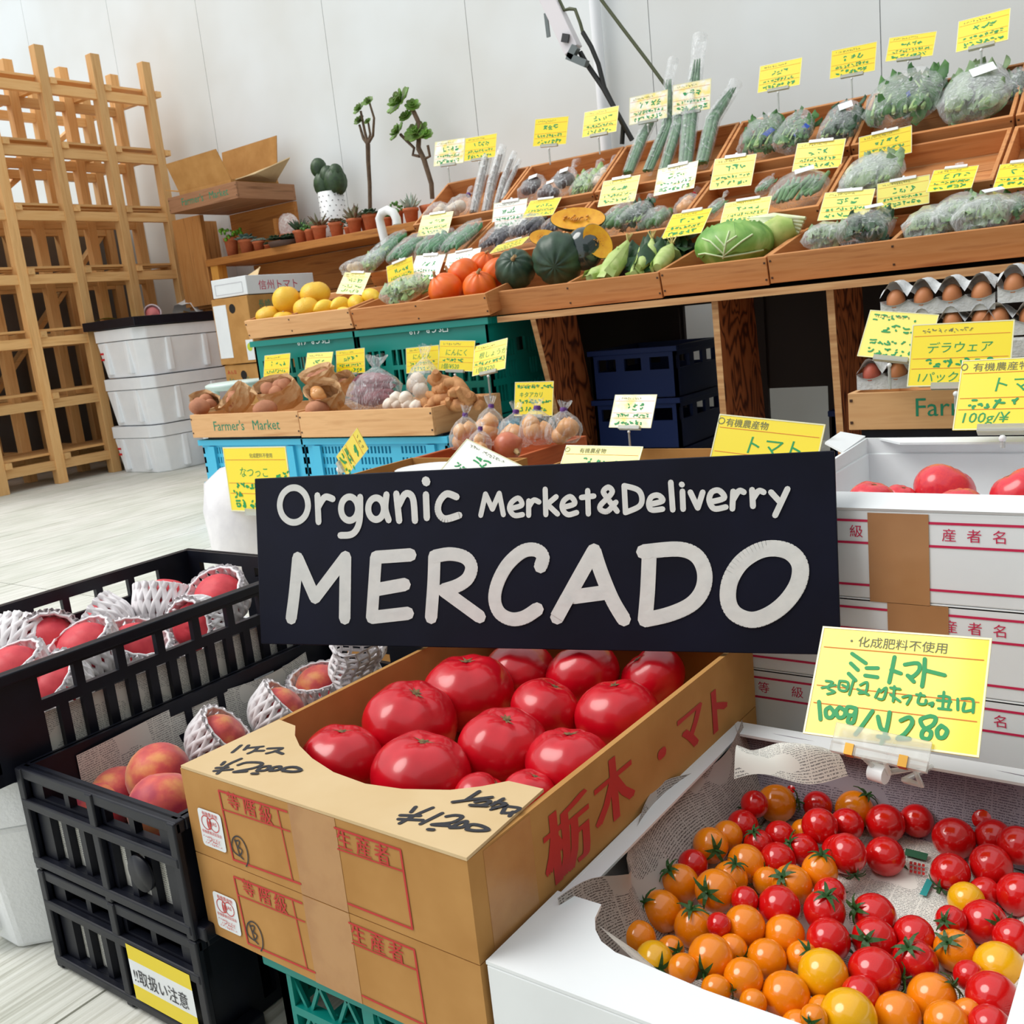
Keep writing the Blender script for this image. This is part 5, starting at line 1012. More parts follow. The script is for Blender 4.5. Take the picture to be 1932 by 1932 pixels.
ct_all = [(k[0], 1100 + k[1] / 3.864, 1432 + k[2] / 3.864, k[3] / 3.864, *( (1100 + k[4] / 3.864, 1432 + k[5] / 3.864) if len(k) > 4 else (None, None))) for k in z5] + [(k[0], 1432 + k[1] / 3.864, 1432 + k[2] / 3.864, k[3] / 3.864, *((1432 + k[4] / 3.864, 1432 + k[5] / 3.864) if len(k) > 4 else (None, None))) for k in z6]
nm_ = {'R': 'glossy red cherry tomato in the newspaper lined box', 'O': 'orange cherry tomato in the newspaper lined box', 'Y': 'yellow cherry tomato in the newspaper lined box'}
ct_placed = []
def place_cherry(k, x, y, d, cx, cy):
    """settle on the heap: as high as its neighbours push it"""
    z = .178
    for it in range(14):
        c = onz(x, y, z); r_ = d / 2 * depth(c) / FPX
        bad = [q for q in ct_placed if (q[0] - c).length < (q[1] + r_) * .90]
        if z < .158 + r_ or bad: z += .003
        else: break
    ct_placed.append((c, r_)); toC = (EYE - c).normalized()
    if cx is not None:
        dx, dy = (cx - x) / (d / 2), (cy - y) / (d / 2); l = math.hypot(dx, dy)
        if l > .95: dx, dy = dx / l * .95, dy / l * .95
        dv = CR * dx - CU * dy + toC * math.sqrt(max(.05, 1 - min(.95, dx * dx + dy * dy)))
    else: rr = random.Random(int(x * 7 + y)); dv = -toC * .8 + CR * rr.uniform(-.6, .6) + CU * rr.uniform(-.6, .2)
    Rm = dv.normalized().to_track_quat('Z', 'Y').to_matrix() @ Matrix.Rotation((x * 13 % 7), 3, 'Z')
    sz = 'big ' if d > 84 else ('small ' if d < 58 else ''); cal = ' with its green calyx showing' if cx is not None else ' with its bare round end up'
    cn = {'R': 'red', 'O': 'orange', 'Y': 'yellow'}[k]; put([cp[k]], 0, c, Rm, r_, sz + cn + ' cherry tomato' + cal)['group'] = cn + ' cherry tomatoes'
for q in sorted(ct_all, key=lambda q: q[2] - q[3] * .2): place_cherry(*q)
rgf = random.Random(12); nf = 0
for _ in range(400):   # fruit lower in the heap
    if nf >= 34: break
    x, y = rgf.uniform(1180, 1930), rgf.uniform(1500, 1950); c = onz(x, y, .174); r_ = rgf.uniform(.0125, .015)
    if not (MX0 + .06 < c.x < MX1 - .04 and MY0 + .07 < c.y < MY1 - .07) or (1560 < x < 1800 and 1590 < y < 1790): continue
    if any((q[0] - c).length < (q[1] + r_) * .86 for q in ct_placed): continue
    k = 'O' if (x - 1180) * .9 + (1950 - y) * -.5 < 330 else 'R'; ct_placed.append((c, r_)); nf += 1
    cn = {'R': 'red', 'O': 'orange'}[k]; put([cp[k]], 0, c, rotm(rgf.uniform(90, 250), 0, rgf.uniform(0, 360)), r_, 'small ' + cn + ' cherry tomato low in the heap')['group'] = cn + ' cherry tomatoes'
card('large yellow price card for cherry tomatoes in a clear clip on their box', (1553, 1182), (1872, 1205), (1515, 1384), .97, header=('・化成肥料不使用', .105, .16), lines=[(CARD_STROKES[:22], .034), (CARD_STROKES[22:], .022)], clip=None, seed=3)
# clear clip with white ball under it
zk = lambda x, y, off=0: ony(1432 + x / 3.864, 1120 + y / 3.864, .885 - off)
ck = thing('card_clip', zk(870, 1300), 'clear plastic card clip with a white ball under the cherry tomato card', 'clip')
GOLD = mat('brass', (200, 150, 70), 0.25, metal=1.0)
CG = film('clip_clear', (236, 236, 228), .30, .8, .1, 8)
a, b_ = zk(550, 1010), zk(1250, 1160); ax = (b_ - a); L_ = ax.length; ax.normalize(); ay = V((0, .62, .78)); az = ax.cross(ay).normalized(); ay = az.cross(ax); Rk = Matrix((ax, ay, az)).transposed()
MB().box((a + b_) / 2, (L_, .020, .003), Rk).build('clip_plate', CG, ck); MB().box((a + b_) / 2 - ay * .014, (L_, .010, .009), Rk).build('clip_bar', CG, ck)
for t in (.2, .76): MB().box(a + ax * L_ * t - ay * .014, (.008, .011, .011), Rk).build('brass_pin', GOLD, ck)
pbk = zk(872, 1300); MB().tube([pbk - V((.007, 0, 0)), pbk + V((.008, -.004, 0))], .009, 16).build('white_roller', WHITEP, ck)
MB().tube([a + ax * L_ * .35 - ay * .018, pbk], .0025, 6).build('clip_arm', CG, ck); MB().tube([a + ax * L_ * .58 - ay * .018, pbk + V((.01, 0, 0))], .0025, 6).build('clip_arm', CG, ck)
MB().tube([pbk + V((.01, .005, 0)), pbk + V((.03, .01, .005)), pbk + V((.036, .012, -.012)), pbk + V((.018, .02, -.014)), V((pbk.x + .02, MY1 - .03, MZ))], .003, 6).build('clip_hook', CG, ck)
# ================================================================ black crates of peaches
def bl_short(W, Hh):
    h = []
    for g in (.10, .53): h += vslits(W * g, W * (g + .37), Hh * .73, Hh * .85, 2, .82) + vslits(W * g, W * (g + .37), Hh * .12, Hh * .60, 3, .70)
    return h
def bl_long(W, Hh): return vslits(W * .12, W * .88, Hh * .64, Hh * .86, 7, .80) + vslits(W * .12, W * .88, Hh * .10, Hh * .53, 13, .62)
CBX0, CBX1, CBY0, CBY1 = -1.165, -.862, .526, 1.04
for k, lb in enumerate(('lower black slatted crate with the handle-with-care sticker', 'black slatted crate of loose peaches next to the kraft tomato box')):
    r = crate('black_crate', lb, CBX0, CBX1, CBY0, CBY1, .002 + .137 * k, .1375 + .137 * k, BLACKP, bl_short, bl_long, th=.009, rim=.014); q = MB(); z0 = .002 + .137 * k
    for u in (0, .5, 1): q.bb((CBX0 + (CBX1 - CBX0) * u - .007, CBY0 - .009, z0), (CBX0 + (CBX1 - CBX0) * u + .007, CBY0, z0 + .135))
    for v in (.04, .62): q.bb((CBX0 - .004, CBY0 - .01, z0 + .135 * v), (CBX1 + .004, CBY0, z0 + .135 * v + .012))
    q.bb((CBX0 - .02, CBY0 - .004, z0), (CBX0, CBY0 + .05, z0 + .016)); q.bb((CBX1, CBY0 - .004, z0), (CBX1 + .02, CBY0 + .05, z0 + .016))
    tag(q.build('ribs', BLACKP, r, bev=.002), kind='stuff')
    if k: MB().lathe([(0, 0), (.0215, 0), (.0215, .004), (0, .004)], 24, Matrix.Translation((CBX0 + .225, CBY0 - .003, z0 + .055)) @ Matrix.Rotation(PI / 2, 4, 'X')).build('round_boss', BLACKP, r)
    else:
        fx = lambda u, v: V((CBX0 + .172 + u, CBY0 - .0105, .022 + v)); s = MB(); W_, H_ = .118, .072
        for a, b_, mi in ((0, .27, 0), (.27, .73, 1), (.73, 1, 0)): s.add([fx(0, H_ * a), fx(W_, H_ * a), fx(W_, H_ * b_), fx(0, H_ * b_)], [(0, 1, 2, 3)], mi)
        sk = s.build('care_sticker', [mat('sticker_yellow', (232, 208, 20), .4), WCARD], r); t = MB(); t.text('!!取扱い注意', .0215, lambda x, y: fx(.005 + x * .86, H_ * .36 + y) - V((0, .0006, 0))); t.build('care_lettering', INK_K, sk)
CA = (-1.535, -1.185, .50, 1.06)
ra = crate('black_crate', 'black slatted crate of foam-netted peaches on a styrofoam box', *CA, .250, .386, BLACKP, bl_short, bl_long, th=.009, rim=.014)
styro_box((-1.40, .80, .0), .44, .62, .249, 'grubby white styrofoam box under the crate of netted peaches', marks=False)
paper('newspaper_lining', lambda u, v: V((CBX0 + .011 + .006 * math.sin(11 * u) * v, CBY0 + .06 + u * .44, .15 + v * (.112 + .006 * math.sin(7 * u)))), 24, 4, NW, 'newspaper strip standing along the crate of loose peaches', su=.45, sv=.1)
b = paper('newspaper_lining', lambda u, v: V((CBX0 + .012 + u * .28, CBY0 + .0095, .142 + v * .075)), 12, 3, NW, 'newspaper strip behind the slats of the crate of loose peaches', su=.3, sv=.07)
paper('newspaper_lining', lambda u, v: V((CA[1] - .0095, CA[2] + .04 + u * .5, .262 + v * .055)), 16, 3, NW, 'newspaper strip behind the slats of the crate of netted peaches', su=.5, sv=.06)
paper('newspaper_lining', lambda u, v: V((CBX0 + .012 + u * .28, CBY0 + .0095, .008 + v * .085)), 12, 3, NW, 'newspaper strip inside the lowest black crate', su=.3, sv=.09)
def peach_mat():
    m, nt, b = base('peach_skin'); n = nd(nt, 'ShaderNodeTexNoise'); n.inputs['Scale'].default_value = 1.1; n.inputs['Detail'].default_value = 6; nt.links.new(coords(nt, (1, 1, 1)), n.inputs['Vector'])
    nt.links.new(ramp(nt, n.outputs['Fac'], [lin((232, 150, 84)), lin((216, 84, 72)), lin((180, 40, 66))], [.36, .5, .66]), b.inputs['Base Color']); b.inputs['Roughness'].default_value = .55; b.inputs['Sheen Weight'].default_value = .3; return m
PEA = peach_mat(); PEAR = mat('peach_red', (222, 70, 78), .55, (200, 44, 62), 2)
NET = mat('foam_net', (244, 240, 242), .8)
def crease(a, t): return 1 - .07 * math.exp(-(((a + PI) % (2 * PI) - PI) / .16) ** 2) * math.cos(t) - .1 * math.exp(-((PI / 2 - t) / .3) ** 2)
def make_peach(m, net):
    r = thing('peach', (0, 0, 0), 'x', 'peach', 'peaches in the black crates'); MB().ball((0, 0, 0), 1, n=26, k=14, fn=crease).build('fruit', m, r, local=True)
    if net:
        b = MB(); n = 20
        for sgn in (1, -1):
            for j in range(n):
                P = []
                for i in range(9):
                    t = i / 8; z = -1.0 + 1.62 * t; rad = (math.sqrt(max(.05, 1 - min(.98, z * z))) if z < .15 else 1.0 + .12 * (z - .15)) * 1.10 + .03; a = 2 * PI * j / n + sgn * .55 * t; P.append((rad * math.cos(a), rad * math.sin(a), z))
                b.tube(P, .125, 5, cap=False)
        b.lathe([(1.10, .58), (1.17, .62), (1.10, .66), (1.04, .62), (1.10, .58)], 30, fn=lambda a, t: 1 + .025 * math.cos(15 * a)); b.build('foam_net', NET, r, local=True)
    return r
pcs = [make_peach(PEAR, True), make_peach(PEA, False), make_peach(PEA, True)]
PCH = [(34, 1226, .335, .042, 0, -70, 30, 'netted peach at the cut edge of the upper crate'), (28, 1275, .33, .042, 0, 20, 0, 'netted peach by the near rail of the upper crate'), (95, 1215, .335, .041, 0, 75, 60, 'netted peach lying on its side in the upper crate'), (165, 1228, .33, .042, 0, 25, 0, 'netted peach with a bare top behind the near rail'), (313, 1140, .33, .044, 0, 30, 200, 'netted peach in the middle of the upper crate'), (415, 1130, .335, .042, 0, 35, 20, 'netted peach at the far end of the upper crate'), (255, 1225, .315, .040, 0, 30, 100, 'netted peach low behind the slats'), (375, 1180, .315, .040, 0, 80, 10, 'netted peach low at the far end slats'), (110, 1300, .31, .040, 0, 40, 0, 'netted peach behind the corner slats of the upper crate'), (200, 1180, .32, .040, 0, 60, 300, 'netted peach by the far rail of the upper crate'),
       (300, 1462, .232, .040, 1, 10, 60, 'loose orange red peach against the kraft box'), (308, 1522, .225, .041, 1, 20, 200, 'loose pink peach at the near rail of the lower crate'), (412, 1400, .228, .037, 2, -50, -50, 'half netted peach behind the corner of the kraft box'), (526, 1346, .228, .037, 2, -50, -40, 'half netted dark peach further along the kraft box'), (604, 1300, .228, .037, 2, 10, 30, 'half netted peach at the far end of the lower crate'), (225, 1500, .205, .036, 1, 0, 20, 'low peach in the newspaper corner of the lower crate'), (185, 1530, .20, .036, 1, 30, 220, 'low peach behind the slats of the lower crate')]
for i, (x, y, z, r_, k, tx, tz, lb) in enumerate(PCH): put(pcs, k, onz(x, y, z), rotm(tx, 0, tz), r_, lb)
c = onz(676, 1262, .262); b = MB()
b.sheet(14, 10, lambda u, v: c + V((math.cos(2 * PI * u) * (.03 + .012 * v) + .01 * math.sin(9 * v), math.sin(2 * PI * u) * .024 + .012 * math.sin(6 * u), -.05 + .09 * v + .006 * math.sin(14 * u))))
o = b.build('empty_foam_net', NET); md = o.modifiers.new('w', 'WIREFRAME'); md.thickness = .006; tag(o, 'crumpled empty white foam net at the far end of the peach crate', 'foam net')
# ================================================================ produce on the display
GRN = {k: mat('veg_' + k, c, r_, c2, 30, bump=.15) for k, (c, c2, r_) in dict(cuke=((40, 104, 58), (66, 134, 80), .4), leek=((84, 128, 84), (52, 100, 62), .5), leaf=((70, 122, 50), (40, 88, 40), .55), dark=((36, 78, 38), (22, 56, 30), .5), pale=((170, 196, 130), (130, 168, 100), .55), bean=((110, 150, 100), (84, 130, 84), .5), husk=((170, 196, 110), (196, 210, 140), .55), zuc=((58, 104, 52), (92, 136, 72), .4), egg=((40, 34, 52), (26, 24, 34), .2), mush=((90, 60, 56), (60, 44, 46), .6), root=((150, 140, 130), (110, 100, 92), .7), taro=((224, 208, 188), (196, 176, 150), .7), sage=((140, 164, 120), (112, 142, 100), .6)).items()}
def frame(kind):
    es = {1: S1, 2: S2, 3: S3, 0: V((0, .25, .97)), 4: V((0, 1, .0))}[kind]; ex = V((1, 0, 0)); en = ex.cross(es).normalized(); return ex, es.normalized(), en
def pillow(b, c, ex, ey, en, w, h, t, neck=True, seed=0, n=18):
    """clear bag: fat body, gathered neck and flared mouth, all wrinkled"""
    rr = random.Random(seed); ph = [rr.uniform(0, 6) for _ in range(4)]
    prof = [(.25, -.5), (.8, -.49), (1, -.36), (1.02, -.1), (.95, .12), (.72, .32), (.4, .45)] + ([(.16, .54), (.14, .58), (.3, .72), (.42, .86)] if neck else [(.3, .5)])
    vs = []; k = len(prof)
    for i, (r_, y) in enumerate(prof):
        for j in range(n):
            a = 2 * PI * j / n; f = 1 + .06 * math.sin(3 * a + ph[0] + 5 * y) + .05 * math.sin(7 * a + ph[1] + 9 * y)
            vs.append(c + ex * (w / 2 * r_ * math.cos(a) * f + (.05 * w * math.sin(ph[2]) * max(0, y))) + en * (t / 2 * min(r_, 1) * math.sin(a) * f) + ey * (y * h * (1 + .03 * math.sin(4 * a + ph[3]))))
    b.add(vs, [(i * n + j, i * n + (j + 1) % n, (i + 1) * n + (j + 1) % n, (i + 1) * n + j) for i in range(k - 1) for j in range(n)], 0, True)
    b.add([vs[j] for j in range(n)], [tuple(range(n - 1, -1, -1))]); return b
def leafmass(b, c, ex, ey, en, w, h, t, n, seed, size=.05, mi=0):
    rr = random.Random(seed)
    for i in range(n):
        u, v, s = rr.uniform(-.46, .46), rr.uniform(-.48, .48), rr.uniform(-.4, .4)
        o = c + ex * u * w + ey * v * h + en * s * t; d = (ey * rr.uniform(.3, 1) + ex * rr.uniform(-.6, .6) + en * rr.uniform(-.2, .6)).normalized(); q = d.cross(en + ex * rr.uniform(-.5, .5)).normalized(); nn = d.cross(q); L = size * rr.uniform(.7, 1.3); k = rr.uniform(.25, .45)
        b.sheet(2, 3, lambda a, e: o + d * (L * (e - .3)) + q * (L * k * (a - .5) * 2 * math.sin(PI * (.12 + .8 * e))) + nn * (L * .22 * (abs(a - .5) * 2) ** 1.3 - L * .18 * e * e), mi)
def bag(label, px, py, wpx, hpx, Y, row, kind, neck=True, tie=None, seed=0, name=None, tag_=False, filmm=None, cat='vegetables', thick=.6):
    ex, ey, en = frame(row); c = ony(px, py, Y); s = depth(c) / FPX; w, h = wpx * s * 1.22, hpx * s * 1.04; t = min(w, h) * thick
    if row in (1, 2, 3):
        pj = lambda p: 966 - FPX * (p - EYE).dot(CU) / depth(p); k = abs(pj(c + ey * .02) - pj(c)) / .02
        h = min(hpx / k * .8, .34 if not neck else .27); w = w * .92; t = min(w, h, .16) * .62; c = c + en * t * .1
    nmz = dict(cuke='bagged_cucumbers', leaf='bagged_greens', dark='bagged_greens', pale='bagged_greens', bean='bagged_beans', zuc='bagged_zucchini', egg='bagged_eggplants', mush='bagged_mushrooms', taro='bagged_taro', sage='bagged_greens', onion='bagged_onions', sweet='bagged_sweet_potatoes', garlic='bagged_garlic')[kind]
    r = thing(name or nmz, c - ey * h / 2, label, cat, 'bagged vegetables'); rr = random.Random(seed + 11)
    if kind in ('cuke', 'zuc', 'egg', 'sweet', 'bean'):
        n = {'cuke': 4, 'zuc': 3, 'egg': 4, 'sweet': 4, 'bean': 9}[kind]; m = mat('sweet_potato', (128, 52, 62), .6, (96, 36, 48), 30) if kind == 'sweet' else GRN[kind]
        for i in range(n):
            u = ((i + .5) / n - .5) * .82; R_ = w / n * (.44 if kind != 'sweet' else .5); R_ = min(R_, t * .42); hh = h * (.86 if neck is False else .8) * rr.uniform(.86, 1.05); a = rr.uniform(-.12, .12)
            if kind == 'sweet': P = [c + ey * ((i + .5) / n - .5) * h * .6 + ex * (q * w * .8) + en * t * rr.uniform(-.1, .2) for q in (-.5, -.3, 0, .3, .5)]; rad = [R_ * .1, R_ * .7, R_, R_ * .7, R_ * .1]
            else: P = [c + ex * (u * w + a * q * h * .3 + .01 * math.sin(q * 4)) + ey * (q * hh - .03 * h) + en * (t * .1 * rr.uniform(-1, 1)) for q in (-.5, -.42, -.1, .25, .44, .5)]; rad = [R_ * .3, R_ * .8, R_, R_ * .95, R_ * .7, R_ * .2]
            MB().tube(P, rad, 9).build({'cuke': 'cucumber', 'zuc': 'zucchini', 'egg': 'eggplant', 'sweet': 'sweet_potato', 'bean': 'bean_pod'}[kind], m, r)
    elif kind in ('taro', 'mush', 'onion', 'garlic'):
        m = {'taro': GRN['taro'], 'mush': GRN['mush'], 'onion': mat('onion_skin', (226, 172, 112), .35, (206, 140, 80), 22), 'garlic': mat('garlic_skin', (238, 228, 214), .6, (222, 204, 186), 30)}[kind]; n = 6 if kind in ('taro', 'mush') else 4
        for i in range(n):
            o = c + ex * rr.uniform(-.26, .26) * w + ey * (rr.uniform(-.32, .12) * h) + en * rr.uniform(-.15, .2) * t; R_ = min(w, h) * (rr.uniform(.26, .32) if kind == 'onion' else rr.uniform(.19, .26))
            MB().ball(o, (R_, R_ * .9, R_ * .95), n=14, k=9, fn=lambda a, q: 1 + .05 * math.sin(3 * a + i) + (.18 * math.exp(-((PI / 2 - q) / .25) ** 2) if kind == 'onion' else 0)).build({'taro': 'taro', 'mush': 'mushroom', 'onion': 'onion', 'garlic': 'garlic_bulb'}[kind], m, r)
    else:
        b = MB(); leafmass(b, c - ey * .05 * h, ex, ey, en, w * .86, h * .84, t * .8, 60, seed, min(w, h) * .30); tag(b.build('leaves', GRN[kind], r), kind='stuff')
        b = MB()
        for i in range(7): u = rr.uniform(-.36, .36); b.tube([c + ex * u * w - ey * h * .46 + en * t * .1, c + ex * (u + rr.uniform(-.1, .1)) * w - ey * h * .05 + en * t * rr.uniform(-.1, .2), c + ex * (u + rr.uniform(-.15, .15)) * w + ey * h * .25], [w * .03, w * .022, w * .01], 5)
        tag(b.build('stalks', GRN['pale'], r), kind='stuff')
    b = MB(); pillow(b, c, ex, ey, en, w, h, t * 1.1, neck, seed); b.build('film', filmm or FILM, r)
    if tie: q = c + ey * h * .56; MB().lathe([(w * .085, -.006), (w * .1, 0), (w * .085, .006)], 10, Matrix.Translation(q) @ Matrix((ex, en, ey)).transposed().to_4x4()).build('tie', tie, r)
    if tag_: MB().box(c + ex * w * .12 + ey * h * .02 + en * t * .6, (w * .34, h * .2, .001), Matrix((ex, ey, en)).transposed() @ rotm(0, 0, 20)).build('paper_tag', WCARD, r)
    return r
TP = mat('purple_tie', (96, 50, 130), .5); TG = mat('green_tie', (40, 170, 80), .5); TR_ = mat('red_tie', (220, 40, 60), .5)
BAGS = [
 # top step
 ('bag of taro with a purple tie in the first top tray', 868, 392, 46, 48, 3.86, 3, 'taro', True, TP), ('flat bag of taro behind the glare-paled card', 828, 402, 44, 34, 3.82, 3, 'taro', False, None),
 ('bag of dark mushrooms with a paper tag in the second top tray', 1008, 354, 44, 46, 3.88, 3, 'mush', False, None, 1), ('bag of dark mushrooms leaning on the tagged one', 1040, 362, 40, 40, 3.84, 3, 'mush', False, None, 1), ('upright bag of black mushrooms beside the red label bag', 1066, 342, 44, 52, 3.9, 3, 'mush', True, None, 1), ('bag of pale roots with a red label', 1108, 346, 44, 56, 3.9, 3, 'pale', True, None), ('clear bag of roots against the side of the second top tray', 1138, 332, 30, 50, 3.92, 3, 'taro', True, None),
 ('spinach in a blue printed wrapper next to the leeks', 1440, 255, 66, 82, 3.90, 3, 'leaf', False, None), ('second spinach in a blue printed wrapper', 1503, 247, 60, 80, 3.90, 3, 'leaf', False, None), ('bag of dark greens with a white tag', 1592, 232, 66, 84, 3.90, 3, 'dark', False, None, 1),
 ('large square bag of greens with a blue stripe', 1712, 180, 118, 120, 3.93, 3, 'leaf', False, None), ('large pale bag of greens with an open mouth', 1842, 172, 110, 108, 3.93, 3, 'sage', False, None, 1), ('bag of dark greens at the end of the top step', 1915, 160, 40, 70, 3.95, 3, 'dark', False, None),
 # middle step
 ('bag of cucumbers at the edge of the middle step', 732, 468, 38, 74, 3.52, 2, 'cuke', False, None), ('bag of cucumbers beside the umbrella handle', 772, 470, 44, 62, 3.52, 2, 'cuke', False, None), ('wide bag of cucumbers under the glare-paled card', 828, 462, 60, 60, 3.52, 2, 'cuke', False, None), ('bag of cucumbers against the side board', 876, 448, 44, 74, 3.55, 2, 'cuke', False, None),
 ('bag of long eggplants behind the orange pumpkins', 945, 448, 52, 58, 3.52, 2, 'egg', False, None), ('bag of short eggplants behind the green squash', 1000, 430, 56, 44, 3.55, 2, 'egg', False, None), ('bag of dark peppers under the yellow card', 1050, 425, 40, 36, 3.56, 2, 'egg', True, None),
 ('bag of zucchini behind the cut squash', 1168, 412, 52, 56, 3.52, 2, 'zuc', True, None), ('bag of green peppers with a shiny knot', 1205, 408, 54, 48, 3.54, 2, 'dark', True, None), ('bag of zucchini slanting toward the corn card', 1240, 415, 50, 46, 3.54, 2, 'zuc', False, None), ('small bag of onions in the corner under the glare-whitened yellow card', 1297, 385, 36, 38, 3.62, 2, 'onion', True, TR_),
 ('small bag of okra behind the cabbage card', 1352, 392, 26, 40, 3.52, 2, 'bean', True, None), ('bag of pale beans with a white knot', 1446, 350, 26, 36, 3.66, 2, 'bean', True, None), ('bundle of long beans in a clear bag', 1512, 358, 92, 60, 3.55, 2, 'bean', False, None, 1),
 ('rounded bag of feathery greens', 1652, 330, 96, 70, 3.52, 2, 'sage', False, None),
 ('small bag of greens beside the feathery ones', 1605, 350, 34, 44, 3.50, 2, 'leaf', False, None, 1), ('loose bag behind the lined card', 1800, 345, 40, 46, 3.6, 2, 'sage', True, None),
 # front step
 ('flat bag of frozen-looking greens with a green header', 1560, 448, 66, 26, 3.22, 1, 'sage', False, None), ('grey bag of dark greens with a white label', 1640, 432, 84, 56, 3.24, 1, 'dark', True, None, 1),
 ('bag of sage coloured greens behind the front board', 1765, 425, 84, 44, 3.22, 1, 'sage', False, None), ('knotted bag of greens with a green tie', 1815, 398, 74, 70, 3.26, 1, 'sage', True, TG), ('tall knotted bag of greens with a green tie', 1862, 405, 90, 90, 3.20, 1, 'sage', True, TG, 1), ('white bag of greens with a red mark', 1915, 392, 60, 80, 3.24, 1, 'leaf', True, TR_),
 # sloping trays over the teal crates
 ('clear bag of daikon radish beside the orange pumpkins', 770, 548, 60, 36, 3.10, 1, 'pale', False, None), ('white paper like bag behind the lemons', 690, 498, 36, 44, 3.34, 1, 'taro', True, None), ('clear bag at the corner of the cucumbers', 706, 492, 36, 52, 3.42, 2, 'pale', True, None),
]
for i, q in enumerate(BAGS):
    lb, px, py, w, h, Y, row, kd, nk, ti = q[:10]; bag(lb, px, py, w, h, Y, row, kd, nk, ti, seed=i * 3 + 1, tag_=len(q) > 10, filmm=FILMW if kd in ('sage',) else None)
# blue print on wrappers: strips lying on the film
for lb, pts, Y in (('a', [(1425, 262), (1455, 240), (1462, 245), (1432, 270)], 3.84), ('b', [(1488, 262), (1520, 232), (1528, 238), (1496, 268)], 3.84), ('c', [(1660, 212), (1716, 170), (1718, 180), (1664, 218)], 3.86)):
    o = [x for x in bpy.data.objects if x.get('label') in ({'a': 'spinach in a blue printed wrapper next to the leeks', 'b': 'second spinach in a blue printed wrapper', 'c': 'large square bag of greens with a blue stripe'}[lb],)][0]
    MB().add([ony(*p, Y) for p in pts] + [ony(*p, Y) + V((0, .003, 0)) for p in pts], [(0, 1, 2, 3), (7, 6, 5, 4), (0, 4, 5, 1), (1, 5, 6, 2), (2, 6, 7, 3), (3, 7, 4, 0)]).build('blue_print', mat('wrapper_blue', (40, 84, 190), .4), o)
# leeks: long stalks in clear sleeves
LK = [([(1185, 326), (1212, 258), (1236, 215)], 12, 'first leek bundle leaning in the top tray'), ([(1222, 322), (1258, 240), (1262, 150)], 11, 'second leek bundle behind the glare-whitened card'), ([(1252, 322), (1280, 232), (1278, 190)], 12, 'third leek bundle with a short top'), ([(1293, 312), (1302, 225), (1316, 112)], 15, 'tallest leek bundle with an open clear sleeve'), ([(1325, 308), (1345, 225), (1384, 166)], 14, 'last leek bundle with a bent pointed top')]
for i, (P, R_, lb) in enumerate(LK):
    Ys = (3.84, 3.98, 4.08); Q = [ony(*p, y) for p, y in zip(P, Ys)]; s = depth(Q[1]) / FPX; rr = random.Random(i); r = thing('leek_bundle', Q[0], lb, 'leeks', 'leek bundles')
    for k in range(3):
        off = V(((k - 1) * R_ * .55 * s, rr.uniform(-.006, .006), 0)); g = [q + off * f for q, f in zip(Q, (1, 1, .6))]; m1 = (g[0] + g[1]) / 2
        MB().tube([g[0], m1, g[1], (g[1] + g[2]) / 2, g[2]], [R_ * .34 * s, R_ * .36 * s, R_ * .4 * s, R_ * .36 * s, R_ * .08 * s], 8).build('leek', GRN['leek'], r)
    b = MB(); ax = (Q[2] - Q[0]); b.tube([Q[0] - ax * .02, (Q[0] + Q[1]) / 2, Q[1], Q[2], Q[2] + ax * (.22 if i in (1, 3) else .06)], [R_ * .9 * s, R_ * 1.05 * s, R_ * 1.1 * s, R_ * .9 * s, R_ * 1.0 * s], 12, cap=False); b.build('clear_sleeve', FILM, r)
BK = [([(893, 402), (905, 350), (918, 300)], 10), ([(916, 402), (928, 345), (944, 292)], 10), ([(936, 388), (950, 340), (966, 300)], 7), ([(948, 378), (960, 345), (976, 312)], 5)]
BKL = ['burdock roots in a newspaper sleeve next to the taro', 'second sleeve of burdock roots', 'thin sleeve of burdock roots', 'thinnest sleeve of burdock roots by the side board']
for i, (P, R_) in enumerate(BK):
    Q = [ony(*p, y) for p, y in zip(P, (3.84, 3.95, 4.04))]; s = depth(Q[1]) / FPX; r = thing('burdock_bundle', Q[0], BKL[i], 'burdock', 'burdock bundles')
    for k in range(2): off = V(((k - .5) * R_ * .8 * s, 0, 0)); MB().tube([Q[0] + off, Q[1] + off, Q[2] + off * .8], [R_ * .3 * s, R_ * .36 * s, R_ * .2 * s], 7).build('burdock', GRN['root'], r)
    MB().tube([Q[0], Q[1], Q[2], Q[2] + (Q[2] - Q[1]) * .3], [R_ * .85 * s, R_ * s, R_ * s, R_ * .8 * s], 12, cap=False).build('clear_sleeve', FILMW, r)
